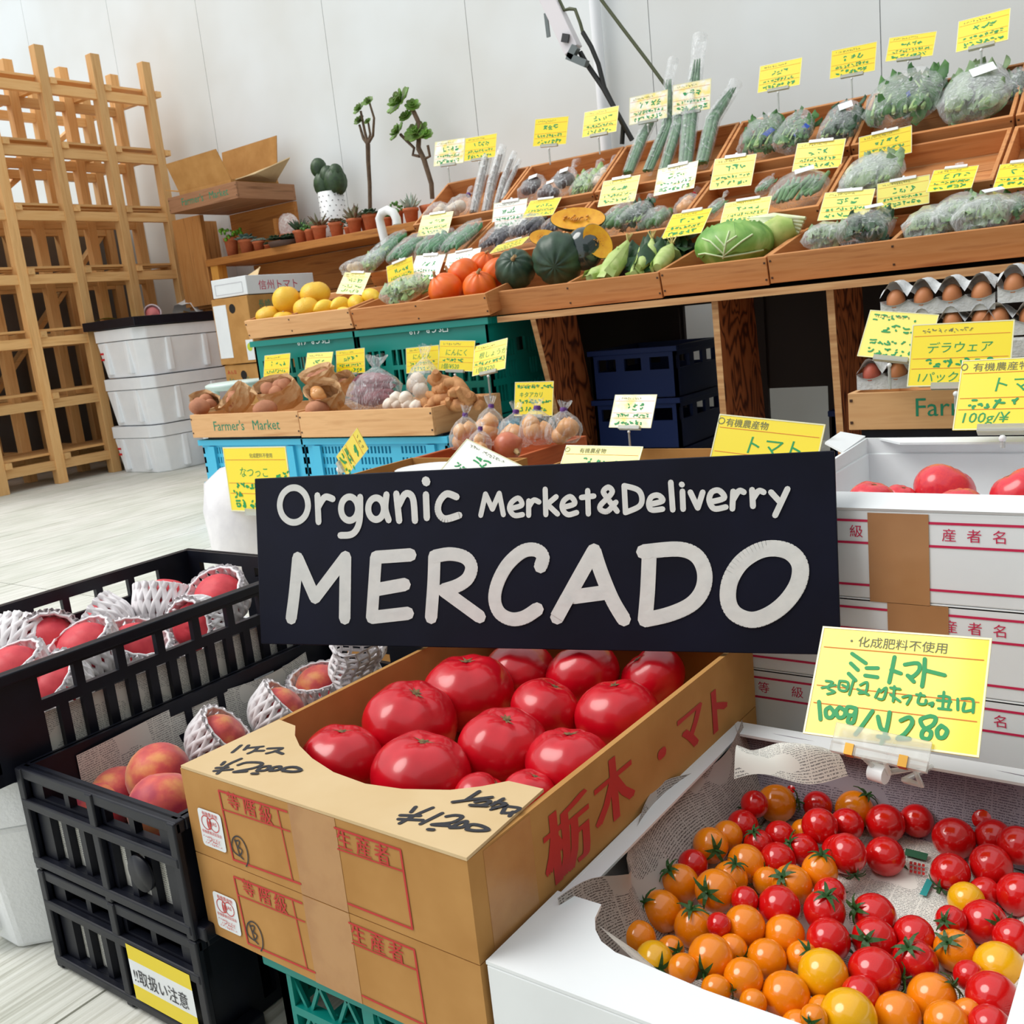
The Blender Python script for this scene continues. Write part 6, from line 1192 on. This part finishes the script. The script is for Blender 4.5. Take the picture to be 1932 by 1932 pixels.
# ---------------------------------------------------------------- squash, pumpkins, citrus, corn, cabbage
KAB = mat('kabocha_skin', (38, 62, 48), .42, (58, 84, 62), 22, bump=.15); FLESH = mat('squash_flesh', (240, 176, 30), .5, (226, 150, 20), 40); SEED = mat('squash_seed', (190, 120, 40), .6, (230, 170, 80), 60); STEMM = mat('pumpkin_stem', (170, 140, 96), .8)
def squash(name, label, px, py, wpx, hpx, Y, m, lobes=10, stem=(0, 0), tilt=(0, 0, 0), group=None, point=0.):
    c = ony(px, py, Y); s = depth(c) / FPX; R_ = wpx / 2 * s; r = thing(name, c - V((0, 0, hpx / 2 * s)), label, 'squash', group); M = rotm(*tilt)
    MB().ball(c, (R_, R_, hpx / 2 * s), M, n=40, k=16, fn=lambda a, t: (1 - .035 * abs(math.cos(lobes * a / 2)) ** 6 * 1.6) * (1 - .10 * math.exp(-((PI / 2 - t) / .35) ** 2) + point * math.exp(-((PI / 2 - t) / .45) ** 2))).build('fruit', m, r)
    top = c + M @ V((0, 0, hpx / 2 * s * (.9 + point))); MB().tube([top, top + M @ V((.004, 0, R_ * .12)), top + M @ V((.012, 0, R_ * .26))], [R_ * .12, R_ * .08, R_ * .09], 7).build('stem', STEMM, r); return r
squash('green_squash', 'smaller dark green squash beside the orange pumpkins', 972, 508, 78, 76, 3.16, KAB, stem=(0, 0), tilt=(60, 0, 30)); squash('green_squash', 'largest dark green squash with a scarred skin', 1054, 488, 102, 94, 3.18, KAB, tilt=(70, 0, 200))
def cutsquash(label, px, py, wpx, hpx, Y, nrm, roll=0, skin=True):
    c = ony(px, py, Y); s = depth(c) / FPX; nrm = V(nrm).normalized(); ex = V((0, 0, 1)).cross(nrm).normalized(); ey = nrm.cross(ex); Rr = Matrix.Rotation(math.radians(roll), 3, nrm); ex, ey = Rr @ ex, Rr @ ey; a, b_ = wpx / 2 * s * 1.1, hpx / 2 * s * 1.1
    r = thing('cut_squash', c - V((0, 0, b_)), label, 'squash', 'cut squash'); n = 28
    ring = lambda q, d: [c + ex * a * q * math.cos(2 * PI * j / n) + ey * b_ * q * math.sin(2 * PI * j / n) - nrm * d for j in range(n)]
    MB().add(ring(.97, 0) + ring(.5, .004) + [c - nrm * .012], [(j, (j + 1) % n, n + (j + 1) % n, n + j) for j in range(n)] + [(n + j, n + (j + 1) % n, 2 * n) for j in range(n)], 0, True).build('cut_face', FLESH, r)
    sd = MB(); rr = random.Random(int(px))
    for k in range(24): q = rr.uniform(0, .4); t = rr.uniform(0, 2 * PI); sd.ball(c + ex * a * q * 1.3 * math.cos(t) + ey * b_ * q * math.sin(t) + nrm * .001, (a * .05, a * .05, a * .03), n=6, k=4)
    tag(sd.build('seeds', SEED, r), kind='stuff'); MB().add(ring(.97, 0) + ring(1, .002) + ring(.85, b_ * .6) + ring(.4, b_ * .95) + [c - nrm * b_], [(i * n + j, i * n + (j + 1) % n, (i + 1) * n + (j + 1) % n, (i + 1) * n + j) for i in range(3) for j in range(n)] + [(3 * n + j, 3 * n + (j + 1) % n, 4 * n) for j in range(n)], 0, True).build('skin', KAB, r); return r
cutsquash('halved squash showing its orange face on top of the heap', 1090, 412, 98, 46, 3.30, (.35, -.75, .5), -8); cutsquash('wedge of squash wrapped in film next to the corn', 1128, 455, 44, 66, 3.20, (.55, -.8, .1), 30); cutsquash('small wedge of squash behind the green squash', 1026, 448, 54, 30, 3.30, (.3, -.8, .4), -14)
c = ony(1102, 470, 3.22); b = MB(); b.ball(c, (.075, .06, .08), n=20, k=12); o = b.build('wrapped_squash', mat('wrapped_skin', (28, 44, 44), .12, (44, 62, 58), 14, bump=.3, coat=.8)); tag(o, 'dark squash half under shiny film behind the corn', 'squash')
ORG_ = mat('orange_pumpkin', (238, 112, 22), .38, (226, 88, 20), 16)
for i, (x, y, w, h, Y, t, lb) in enumerate([(840, 546, 68, 58, 3.06, (30, -20, 0), 'orange pumpkin at the front of its tray'), (873, 522, 72, 56, 3.16, (20, -60, 0), 'orange pumpkin with its stem pointing to the lemons'), (905, 543, 66, 60, 3.08, (25, 20, 0), 'orange pumpkin against the front board near the squash'), (912, 500, 52, 46, 3.26, (10, 30, 0), 'yellowish orange pumpkin at the back of the heap'), (935, 516, 52, 60, 3.2, (0, 40, 20), 'reddish pumpkin squeezed beside the green squash')]):
    squash('orange_pumpkin', lb, x, y, w, h, Y, ORG_, 8, tilt=t, group='orange pumpkins', point=.16)
CITR = mat('citrus_skin', (242, 198, 58), .4, (232, 176, 40), 9, bump=.25, bscale=220); LEM = mat('lemon_skin', (246, 210, 60), .4, (238, 190, 44), 12, bump=.2, bscale=220)
for i, (x, y, w, h, Y, lem, lb) in enumerate([(541, 566, 54, 52, 3.10, 0, 'round yellow citrus with a knobbly top'), (595, 554, 58, 44, 3.16, 0, 'largest yellow citrus on top of the heap'), (578, 582, 50, 40, 3.06, 0, 'yellow citrus in the middle of the front row'), (612, 580, 38, 30, 3.08, 1, 'lemon beside the middle citrus'), (642, 575, 40, 30, 3.12, 1, 'lemon under the glare-paled card'), (505, 594, 46, 30, 3.04, 0, 'pale squash shaped citrus at the end of the tray'), (536, 600, 40, 24, 3.02, 0, 'citrus sunk behind the front board'), (672, 572, 44, 32, 3.10, 1, 'lemon against the divider'), (700, 560, 46, 32, 3.14, 1, 'lemon leaning on the tray side'), (650, 590, 40, 22, 3.03, 1, 'low lemon behind the front board')]):
    c = ony(x, y, Y); s = depth(c) / FPX; b = MB()
    if lem: b.ball(c, (h / 2 * s, h / 2 * s, w / 2 * s), rotm(0, 80, 20 * i), n=18, k=12, fn=lambda a, t: 1 + .25 * math.exp(-((PI / 2 - abs(t)) / .22) ** 2))
    else: b.ball(c, (w / 2 * s, w / 2 * s, h / 2 * s), rotm(10 * i % 30, 8, 0), n=22, k=14, fn=lambda a, t: 1 + .02 * math.cos(5 * a) - .08 * math.exp(-((PI / 2 - t) / .25) ** 2))
    r = thing('lemon' if lem else 'citrus', c - V((0, 0, h / 2 * s)), lb, 'fruit', 'citrus in the tray'); b.build('fruit', LEM if lem else CITR, r)
    if not lem: MB().ball(c + V((0, 0, h / 2 * s * .9)), .006, n=6, k=4).build('stem_button', STEMM, r)
HUSK = GRN['husk']; SILK = mat('corn_silk', (226, 206, 140), .7)
for i, (P, R_, lb) in enumerate([([(1140, 526), (1165, 490), (1184, 456)], 20, 'upright ear of corn leaning on the squash'), ([(1112, 524), (1140, 514), (1160, 505)], 16, 'ear of corn lying behind the front board'), ([(1196, 520), (1222, 502), (1240, 492)], 18, 'ear of corn lying in the middle of the corn tray'), ([(1205, 505), (1228, 478), (1230, 452)], 14, 'ear of corn with pale silk on top'), ([(1240, 505), (1258, 480), (1268, 462)], 16, 'ear of corn by the tray corner')]):
    Q = [ony(*p, y) for p, y in zip(P, (3.08, 3.18, 3.26))]; s = depth(Q[1]) / FPX; r = thing('corn_ear', Q[0], lb, 'corn', 'ears of corn'); MB().tube([Q[0], (Q[0] * 2 + Q[1]) / 3, Q[1], (Q[1] + Q[2]) / 2, Q[2]], [R_ * .5 * s, R_ * .95 * s, R_ * s, R_ * .6 * s, R_ * .2 * s], 14).build('husk', HUSK, r)
    b = MB(); rr = random.Random(i)
    for k in range(3): d = (Q[2] - Q[0]).normalized(); q = V((rr.uniform(-1, 1), -.3, rr.uniform(-.3, .6))).normalized(); b.sheet(2, 5, lambda u, v: Q[0] + d * (v * R_ * 4.6 * s) + q * (R_ * s * (.8 + .35 * v * v)) + d.cross(q) * ((u - .5) * R_ * 1.1 * s * (1 - v * .8)))
    b.build('husk_leaves', HUSK, r); b = MB()
    for k in range(8): b.tube([Q[2], Q[2] + V((rr.uniform(-.02, .02), rr.uniform(-.02, .02), .03))], [.003, .001], 4)
    tag(b.build('silk', SILK, r), kind='stuff')
b = MB(); r = thing('corn_leaves', ony(1205, 488, 3.2), 'dark loose corn leaves tangled between the ears', 'leaves'); leafmass(b, ony(1205, 488, 3.2), V((1, 0, 0)), S1, V((0, -.3, 1)).normalized(), .26, .2, .05, 26, 5, .09); tag(b.build('leaves', GRN['dark'], r), kind='stuff')
b = MB(); r = thing('bok_choy', ony(1262, 468, 3.3), 'dark leafy bunch with a pale stalk at the back of the corn tray', 'vegetables'); leafmass(b, ony(1265, 462, 3.32), V((1, 0, 0)), S1, V((0, -.5, 1)).normalized(), .14, .12, .09, 26, 7, .07); tag(b.build('leaves', GRN['dark'], r), kind='stuff'); MB().tube([ony(1270, 485, 3.24), ony(1262, 460, 3.32)], [.03, .015], 9).build('stalk', GRN['pale'], r)
def cabbage_mat():
    m, nt, b = base('cabbage_leaf'); w = nd(nt, 'ShaderNodeTexNoise'); w.inputs['Scale'].default_value = 7; w.inputs['Detail'].default_value = 6; w.inputs['Distortion'].default_value = 1.2; nt.links.new(coords(nt, (1, 1, 1)), w.inputs['Vector']); nt.links.new(ramp(nt, w.outputs['Fac'], [lin((92, 150, 60)), lin((140, 186, 92)), lin((196, 220, 150))], [.35, .55, .72]), b.inputs['Base Color']); b.inputs['Roughness'].default_value = .45; return m
CAB = cabbage_mat(); c = ony(1385, 462, 3.22); s = depth(c) / FPX; r = thing('cabbage', c - V((0, 0, .09)), 'round green cabbage with white veins behind the front board', 'cabbage'); R_ = 72 * s
MB().ball(c, (R_, R_ * .95, R_ * .62), n=36, k=16, fn=lambda a, t: 1 + .02 * math.sin(5 * a + 3 * t)).build('head', CAB, r)
VEIN = mat('cabbage_vein', (206, 224, 176), .5)
for k in range(4):
    a0 = -1.9 + k * .9; b = MB(); b.sheet(8, 8, lambda u, v: c + V((math.cos(a0 + (u - .5) * 1.5) * R_ * (1.03 + .06 * (v > .9)) * math.cos(-.35 + v * 1.25), math.sin(a0 + (u - .5) * 1.5) * R_ * (1.0 + .06 * (v > .9)) * math.cos(-.35 + v * 1.25), R_ * .66 * math.sin(-.35 + v * 1.25) + .004 * math.sin(20 * u)))); b.build('outer_leaf', CAB, r)
def cp_(x, y):
    d = ray(x, y); q = V((R_ * 1.045, R_ * 1.0, R_ * .675)); f = lambda v: V((v.x / q.x, v.y / q.y, v.z / q.z)); o, dd = f(EYE - c), f(d); A, B, C_ = dd.dot(dd), 2 * o.dot(dd), o.dot(o) - 1; D_ = max(0, B * B - 4 * A * C_); return EYE + d * ((-B - math.sqrt(D_)) / (2 * A))
b = MB()
for P in ([(1364, 488), (1370, 455), (1376, 436)], [(1366, 480), (1340, 455), (1325, 450)], [(1366, 482), (1400, 455), (1420, 442)], [(1366, 485), (1330, 478), (1318, 480)], [(1366, 485), (1410, 478), (1440, 472)], [(1370, 458), (1390, 445)], [(1368, 465), (1350, 445)]): b.tube([cp_(P[0][0] + (q[0] - P[0][0]) * 1.0, q[1]) for q in [(p0[0] + (p1[0] - p0[0]) * t, p0[1] + (p1[1] - p0[1]) * t) for p0, p1 in zip(P, P[1:]) for t in (0, .25, .5, .75)] + [P[-1]]], .0032, 5)
b.build('veins', VEIN, r)
r = thing('napa_cabbage', ony(1480, 430, 3.3), 'halved napa cabbage with white ribs lying behind the cabbage', 'cabbage'); NAPA = mat('napa_white', (238, 242, 216), .5, (214, 226, 160), 16)
for k in range(6):
    P = [ony(1410 + 4 * k, 412 + 3 * k, 3.30 - .006 * k), ony(1460 + 4 * k, 410 + 4 * k, 3.31), ony(1520 - 3 * k, 412 + 7 * k, 3.32)]; MB().tube(P, [.006, .03 - .002 * k, .012], 9, flat=.5).build('rib', NAPA, r)
MB().tube([ony(1428, 440, 3.28), ony(1470, 440, 3.3), ony(1500, 428, 3.31)], [.02, .06, .03], 14).build('leaf_head', mat('napa_leaf', (190, 204, 120), .5, (150, 180, 84), 20), r)
# ================================================================ potatoes, bags, garlic and ginger on the lettered trays
PAPR = mat('brown_paper', (212, 174, 130), .85, (196, 156, 110), 14, bump=.5, bscale=30); POT = mat('potato_skin', (190, 130, 96), .8, (160, 104, 76), 20)
def pbag(label, px, py, wpx, hpx, Y, rz, fill=None, seed=0):
    c = ony(px, py, Y); s = depth(c) / FPX; w, h = wpx * s * 1.15, hpx * s; r = thing('paper_bag', c - V((0, 0, h / 2)), label, 'bag', 'brown paper bags'); rr = random.Random(seed); M = rotm(0, 0, rz); ph = rr.uniform(0, 6)
    M = rotm(rr.uniform(20, 50), rr.uniform(-25, 25), rz); jit = {}
    def jf(a, t): return jit.setdefault((round(a, 3), round(t, 3)), 1 + rr.uniform(-.10, .10) + .10 * math.cos(2 * a + ph))
    b = MB(); b.lathe([(.02, -.5), (.75, -.48), (.95, -.3), (1, -.05), (.98, .15), (.95, .34), (1.0, .5), (1.02, .62), (.93, .5), (.85, .2)], 20, Matrix.Translation(c) @ M.to_4x4() @ Matrix.Diagonal((w / 2, w * .30, h, 1)), fn=jf, smooth=False); b.build('paper', PAPR, r)
    for k in range(4): MB().ball(c + M @ V((rr.uniform(-.25, .25) * w, rr.uniform(-.1, .1) * w, h * .22)), (w * .2, w * .16, w * .15), rotm(20 * k, 30, 50 * k), n=12, k=8).build('onion' if fill else 'potato', fill or POT, r)
    return r
ONI = mat('onion_skin', (226, 172, 112), .35, (206, 140, 80), 22)
pbag('rolled paper bag of potatoes at the end of the lettered tray', 395, 764, 60, 30, 2.70, 10, seed=1); pbag('open paper bag of potatoes in the lettered tray', 452, 755, 70, 36, 2.70, -8, seed=2); pbag('creased paper bag of potatoes behind the onions', 528, 745, 84, 46, 2.74, 12, seed=3); pbag('tall folded paper bag by the yellow cards', 610, 725, 80, 50, 2.84, -5, seed=4); pbag('paper pouch of yellow onions', 617, 750, 70, 42, 2.66, 5, ONI, 5); pbag('paper bag of potatoes behind the sweet potatoes', 660, 728, 44, 46, 2.86, 0, seed=6)
for i, (x, y, lb) in enumerate([(376, 768, 'loose potato at the end of the lettered tray'), (500, 772, 'loose potato behind the lettering'), (600, 772, 'loose potato under the onion pouch')]): tag(MB().ball(ony(x, y, 2.6), (.05, .04, .036), rotm(0, 0, 40 * i), n=14, k=9, fn=lambda a, t: 1 + .05 * math.sin(3 * a + t)).build('potato', POT), lb, 'potato')
bag('clear bag of purple sweet potatoes with a tall crumpled mouth', 705, 735, 108, 72, 2.66, 0, 'sweet', True, None, 51); bag('clear bag of carrots behind the garlic', 800, 722, 60, 80, 2.84, 0, 'garlic', True, None, 52)
GAR = mat('garlic_skin', (238, 228, 214), .6, (222, 204, 186), 30)
for i, (x, y) in enumerate([(735, 764), (752, 762), (770, 764), (786, 768), (748, 752), (766, 752)]): r = thing('garlic_bulb', ony(x, y + 8, 2.62), 'white garlic bulb lying by the front board of the ginger tray', 'garlic', 'garlic bulbs'); MB().ball(ony(x, y, 2.62), (.026, .026, .024), rotm(20 * i, 30, 60 * i), n=18, k=10, fn=lambda a, t: 1 + .06 * math.cos(6 * a) + .35 * math.exp(-((PI / 2 - t) / .18) ** 2)).build('bulb', GAR, r)
GIN = mat('ginger_skin', (206, 150, 96), .7, (180, 122, 74), 40, bump=.3)
rr = random.Random(9)
for i, (x, y, k, lb) in enumerate([(815, 764, .05, 'ginger root at the front of the heap'), (842, 750, .055, 'ginger root in the middle of the heap'), (838, 722, .06, 'tall ginger root on top of the heap'), (872, 738, .058, 'thick ginger root leaning on the tall one'), (888, 752, .05, 'ginger root at the back of the heap'), (905, 765, .045, 'small ginger root by the tray side'), (862, 765, .05, 'knobbly ginger root low in the heap'), (830, 735, .045, 'pale ginger root beside the garlic bag')]):
    c = ony(x, y, 2.64 + .02 * (i % 3)); b = MB(); d = V((rr.uniform(-1, 1), rr.uniform(-.4, .4), rr.uniform(-.2, 1.2) if i in (2, 3) else rr.uniform(-.2, .3))).normalized()
    b.tube([c - d * k, c - d * k * .5, c, c + d * k * .6, c + d * k], [k * .2, k * .42, k * .46, k * .42, k * .2], 10)
    for q in range(3): e = V((rr.uniform(-1, 1), rr.uniform(-1, .3), rr.uniform(-.2, 1))).normalized(); o = c + d * k * rr.uniform(-.6, .6); b.tube([o, o + e * k * .5, o + e * k * .85], [k * .34, k * .34, k * .18], 9)
    tag(b.build('ginger_root', GIN), lb, 'ginger')
# ================================================================ onion tray and open cartons behind the sign
tray('wooden_tray', 'reddish wooden tray of bagged onions behind the sign', (-1.735, 1.80, .40), (1, 0, 0), (0, 1, 0), .335, .465, .085, [wood('red_tray_' + 'xyz'[a], (164, 78, 40), (178, 92, 50), (130, 58, 30), a) for a in range(3)])
crate('navy_crate', 'navy crate under the onion tray', -1.71, -1.42, 1.84, 2.22, .002, .312, NAVYP, navy, navy)
for i, (x, y, w, h, Y, lb) in enumerate([(876, 818, 46, 60, 2.0, 'bag of onions with a purple tie beside the ginger tray'), (925, 805, 50, 66, 2.12, 'bag of onions with a purple tie in the middle of the onion tray'), (972, 812, 54, 60, 2.1, 'bag of pale onions in the onion tray'), (1012, 806, 60, 62, 2.1, 'plump bag of onions under the yellow card'), (1062, 806, 62, 56, 2.1, 'bag of white onions with a long twisted neck'), (905, 835, 40, 44, 1.85, 'small bag of onions at the near edge of the tray')]): bag(lb, x, y, w, h, Y, 0, 'onion', True, TP, 60 + i, thick=.8)
r = thing('onion', ony(958, 845, 1.9), 'big loose reddish onion in the onion tray', 'onion'); c = ony(958, 842, 1.9); MB().ball(c, (.036, .034, .034), rotm(0, 70, 20), n=20, k=12, fn=lambda a, t: 1 + .25 * math.exp(-((PI / 2 - t) / .2) ** 2)).build('bulb', mat('red_onion', (206, 120, 84), .3, (190, 96, 70), 30), r); MB().tube([c + V((.03, -.01, -.01)), c + V((.045, -.02, -.016))], [.008, .004], 6).build('root_tuft', STEMM, r)
def open_box(label, x0, x1, y0, y1, z0, z1):
    r = thing('open_carton', ((x0 + x1) / 2, (y0 + y1) / 2, z0), label, 'carton'); t = .006
    for nm, a, b_ in (('front_panel', (x0, y0), (x1, y0 + t)), ('back_panel', (x0, y1 - t), (x1, y1)), ('side_panel', (x0, y0 + t), (x0 + t, y1 - t)), ('side_panel', (x1 - t, y0 + t), (x1, y1 - t))): MB().bb((a[0], a[1], z0), (b_[0], b_[1], z1)).build(nm, KRAFT, r)
    MB().bb((x0 + t, y0 + t, z0), (x1 - t, y1 - t, z0 + .005)).build('bottom_panel', KRAFT, r); return r
open_box('open kraft carton behind the sign next to the blue crates', -1.49, -1.17, 1.25, 1.65, .0, .45)
r = open_box('open kraft carton behind the sign below the glare-whitened stand card', -1.22, -.82, 1.62, 2.02, .0, .405)
o = MB(); cc = V((-1.36, 1.55, .432)); o.lathe([(0, 0), (.05, 0), (.07, .015), (.065, .015), (0, .004)], 20, Matrix.Translation(cc)); tag(o.build('white_dish', WHITEP), 'white plastic dish resting in the kraft carton behind the sign', 'dish')
# white plastic sack with peaches card
r = thing('plastic_sack', onz(455, 1040, .0), 'white plastic sack over a kraft carton beside the blue crates', 'bag'); pc = ony(475, 985, 1.95)
b = MB(); b.lathe([(.04, -.17), (.9, -.16), (1.0, -.05), (.98, .06), (.86, .14), (.5, .18), (.2, .17)], 22, Matrix.Translation(pc) @ Matrix.Diagonal((.14, .14, 1, 1)), fn=lambda a, t: 1 + .05 * math.sin(5 * a + 9 * t) + .04 * math.sin(11 * a)); b.build('plastic', mat('white_sack', (240, 238, 240), .35, (226, 224, 228), 18, bump=.3), r)
MB().bb((pc.x - .12, pc.y - .11, 0), (pc.x + .12, pc.y + .11, pc.z - .15)).build('carton', KRAFT, r)
card('tall yellow price card for peaches in front of the blue crates', (420, 844), (539, 842), (437, 964), 1.84, drop=.12, header=('化成肥料不使用', .075, .42), lines=[('なつっこ', .22, .55, .17), (None, .8, .60, .14, .92), (None, .15, .40, .09, .5), (None, .08, .27, .12, .22), (None, .1, .12, .13, .6)], seed=80)
card('yellow price card turned on its corner in front of the blue crates', (674, 807), (695, 847), (635, 861), 1.50, seed=81, drop=.06)
card('white card with green writing lying behind the sign', (881, 828), (1000, 886), (826, 893), 1.45, 'w', 'b', drop=.16, seed=82, rules=False)
card('yellow organic card paled by painted glare half hidden behind the sign', (1069, 840), (1214, 843), (1042, 925), 1.60, 'p', 'b', drop=.05, header=('有機農産物', .12, .2), seed=83)
card('yellow organic tomato card standing behind the end of the sign', (1358, 781), (1558, 801), (1330, 905), 1.42, 'y', 'b', drop=.1, header=('有機農産物', .13, .08), lines=[('トマト', .28, .48, .3), (None, .1, .3, .12, .9), (None, .1, .12, .15, .8)], seed=84)
card('yellow price card for potatoes behind the bagged onions', (972, 721), (1045, 719), (970, 785), 2.25, 'y', 'b', lines=[(None, .06, .86, .11, .95), ('キタアカリ', .12, .56, .17), (None, .1, .42, .11, .9), (None, .15, .2, .12, .85)], seed=85, drop=.06, rules=False)
card('card with painted white glare and green writing on a tall clear clip stand', (1161, 745), (1240, 744.5), (1149, 806.6), 2.02, 'g', 'b', seed=86, drop=.07)
# ================================================================ eggs and the cards in front of them
EY = 2.2
et = tray('wooden_tray', "pale wooden tray lettered in green under the egg cartons", (-.675, EY, .496), (1, 0, 0), (0, 1, 0), .665, .40, .082, FW); stencil(et, V((-.535, EY, .442)), (1, 0, 0), (0, 0, 1), .056)
crate('black_crate', 'black crate carrying the egg tray', -.64, -.05, EY + .02, EY + .38, .002, .413, BLACKP, navy, navy)
PULP = mat('egg_pulp', (206, 208, 208), .9, (186, 188, 190), 24, bump=.3, bscale=120); EGG = mat('egg_shell', (206, 138, 92), .5, (190, 120, 76), 14)
def egg_carton(label, x0, z0, n, lidz, rows=2):
    P_ = .056; r = thing('egg_carton', (x0 + n * P_ / 2, EY + .06, z0), label, 'egg carton', 'egg cartons'); W = n * P_
    for row in range(rows):
        b = MB(); yy = EY + .03 + row * P_
        # scalloped cup tray and domed lid
        b.sheet(n * 8, 6, lambda u, v: V((x0 + u * W, yy - P_ / 2 + v * P_, z0 + .006 + .028 * (1 - abs(math.sin(PI * u * n)) ** .8 * (.35 + .65 * math.sin(PI * v)))))); 
        b.sheet(n * 8, 2, lambda u, v: V((x0 + u * W, yy - P_ / 2 + .004, z0 + v * (.006 + .028 * (1 - abs(math.sin(PI * u * n)) ** .8 * .5))))) if row == 0 else None
        b.build('cup_tray', PULP, r)
    b = MB(); D = rows * P_
    b.sheet(n * 8, 10, lambda u, v: V((x0 + u * W, EY + .002 + v * D * 1.02, z0 + .042 + lidz * (math.sin(PI * min(1, v * .9 + .08)) ** .6) - .016 * abs(math.cos(PI * u * n)) ** 3 + .018 * abs(math.sin(PI * u * n)) * max(0, 1 - v * 5)))); b.build('lid', PULP, r)
    return r
ez = .50
for k, (x0, zz, n) in enumerate([(-.655, .502, 2), (-.60, .60, 4), (-.60, .655, 4), (-.372, .665, 4), (-.40, .60, 4)]):
    egg_carton(['small pulp egg carton holding a reddish egg on the lettered tray', 'pulp egg carton in the middle of the stack', 'long pulp egg carton with four brown eggs on top of the stack', 'pulp egg carton on top next to the long one', 'pulp egg carton half hidden by the grape card'][k], x0, zz, n, .034 if k in (2, 3) else .02)
    for j in range(n): c = V((x0 + (j + .5) * .056, EY + .022, zz + .034)); tag(MB().ball(c, (.0195, .0195, .025), rotm(0, 8 * (j % 2), 0), n=14, k=10, fn=lambda a, t: 1 - .06 * math.sin(t)).build('egg', mat('red_egg', (186, 92, 74), .5) if (k == 0 and j == 0) else EGG), 'brown egg in the ' + ['small carton on the lettered tray', 'middle carton of the egg stack', 'long carton on top of the egg stack', 'end carton on top of the egg stack', 'carton half hidden by the grape card'][k] if not (k == 0 and j == 0) else 'reddish egg in the small carton on the lettered tray', 'egg', 'brown eggs')
for nm, a, b_ in (('egg stack', (-.60, EY, .502), (-.15, EY + .115, .598)),): 
    q = MB()
    for k in range(2): q.bb((-.53, a[1] + .004, .502 + .05 * k), (-.13, b_[1], .546 + .05 * k))
    tag(q.build('egg_flats', PULP, bev=.006), 'grey pulp flats stacked under the egg cartons', 'egg carton')
card('yellow price card paled by painted glare in front of the egg cartons', (1642, 585), (1772, 594), (1617, 672), 2.185, 'p', 'b', lines=[(None, .08, .86, .13, .7), (None, .25, .62, .17, .85), (None, .12, .34, .13, .85), (None, .12, .14, .14, .75)], seed=90, drop=.05, rules=False)
card('yellow price card for grapes in front of the egg cartons', (1722, 613), (1915, 603), (1711, 730), 2.08, 'y', 'b', lines=[('デラウェア', .16, .54, .19), (None, .14, .36, .14, .85), ('1パック/¥', .08, .08, .18)], seed=91, drop=.03)
card('yellow organic tomato card clipped to the back of the white carton', (1815.5, 681), (2010, 671), (1797, 812), 1.472, 'y', 'b', header=('有機農産物', .13, .12), lines=[('トマト', .3, .54, .24), (None, .08, .36, .15, .9), ('100g/¥', .05, .10, .2)], seed=92, drop=.012)
crate('navy_crate', 'navy crate stacked in the shade under the display', -1.10, -.72, 3.4, 3.7, .002, .30, NAVYP, navy, navy)
# ================================================================ folded light stand, cables, umbrella
LS = mat('lamp_arm_white', (226, 222, 226), .4); GM = mat('grey_metal', (110, 118, 118), .4, metal=.4); CB = mat('black_cable', (22, 24, 22), .5); CG2 = mat('olive_cable', (74, 80, 50), .5)
zp = lambda x, y, Y=4.12: ony(1000 + x / 3.64, y / 3.64, Y)
r = thing('lamp_stand', zp(300, 360), 'white folding metal lamp stand with a grey hinge in front of the wall', 'stand'); a, b_ = zp(60, -160), zp(300, 350); MB().beam(a, b_, .075, .05, (0, 1, 0)).build('arm', LS, r, bev=.004)
MB().beam(zp(318, 320, 4.08), zp(275, 400, 4.08), .034, .03, (0, 1, 0)).build('hinge', GM, r); MB().beam(zp(262, 385, 4.08), zp(390, 440, 4.08), .030, .03, (0, 1, 0)).build('hinge', GM, r)
MB().box(zp(243, 262, 4.085), (.036, .01, .036), rotm(0, 20, 0)).build('square_plate', mat('dark_plate', (50, 50, 52)), r); MB().beam(zp(108, 90), zp(128, 255), .018, .008, (0, 1, 0)).build('strap', GM, r)
MB().tube([zp(200, 0), zp(235, 70), zp(270, 60), zp(310, 65), zp(345, 160), zp(362, 222)], .008, 8).build('upper_cord', CG2, r)
tag(MB().tube([zp(362, 222), zp(420, 320), zp(470, 440), zp(510, 600), zp(570, 720), zp(640, 860), zp(632, 990)], .011, 8).build('black_cable', CB), 'black cable hanging from the cord of the white arm', 'cable')
tag(MB().tube([zp(345, 360), zp(390, 440), zp(500, 600), zp(600, 780), zp(700, 960)], .012, 8).build('black_cable', CB), 'straight black cable coming out of the grey hinge', 'cable')
tag(MB().tube([zp(430, -120), zp(490, 0), zp(640, 200), zp(800, 410), zp(940, 600), zp(975, 650)], .008, 8).build('thin_cord', CG2), 'thin olive cord slanting across the wall to the leeks', 'cord')
um = thing('umbrella', ony(745, 480, 3.5), 'white umbrella handle hooked over the edge of the bench', 'umbrella'); zq = lambda x, y: ony(680 + x / 6.9, 300 + y / 6.9, 3.62)
MB().tube([zq(480, 850), zq(470, 780), zq(430, 700), zq(350, 665), zq(280, 700), zq(248, 780), zq(270, 880), zq(320, 1080), zq(350, 1250), zq(400, 1700)], .021, 12).build('handle', WHITEP, um)
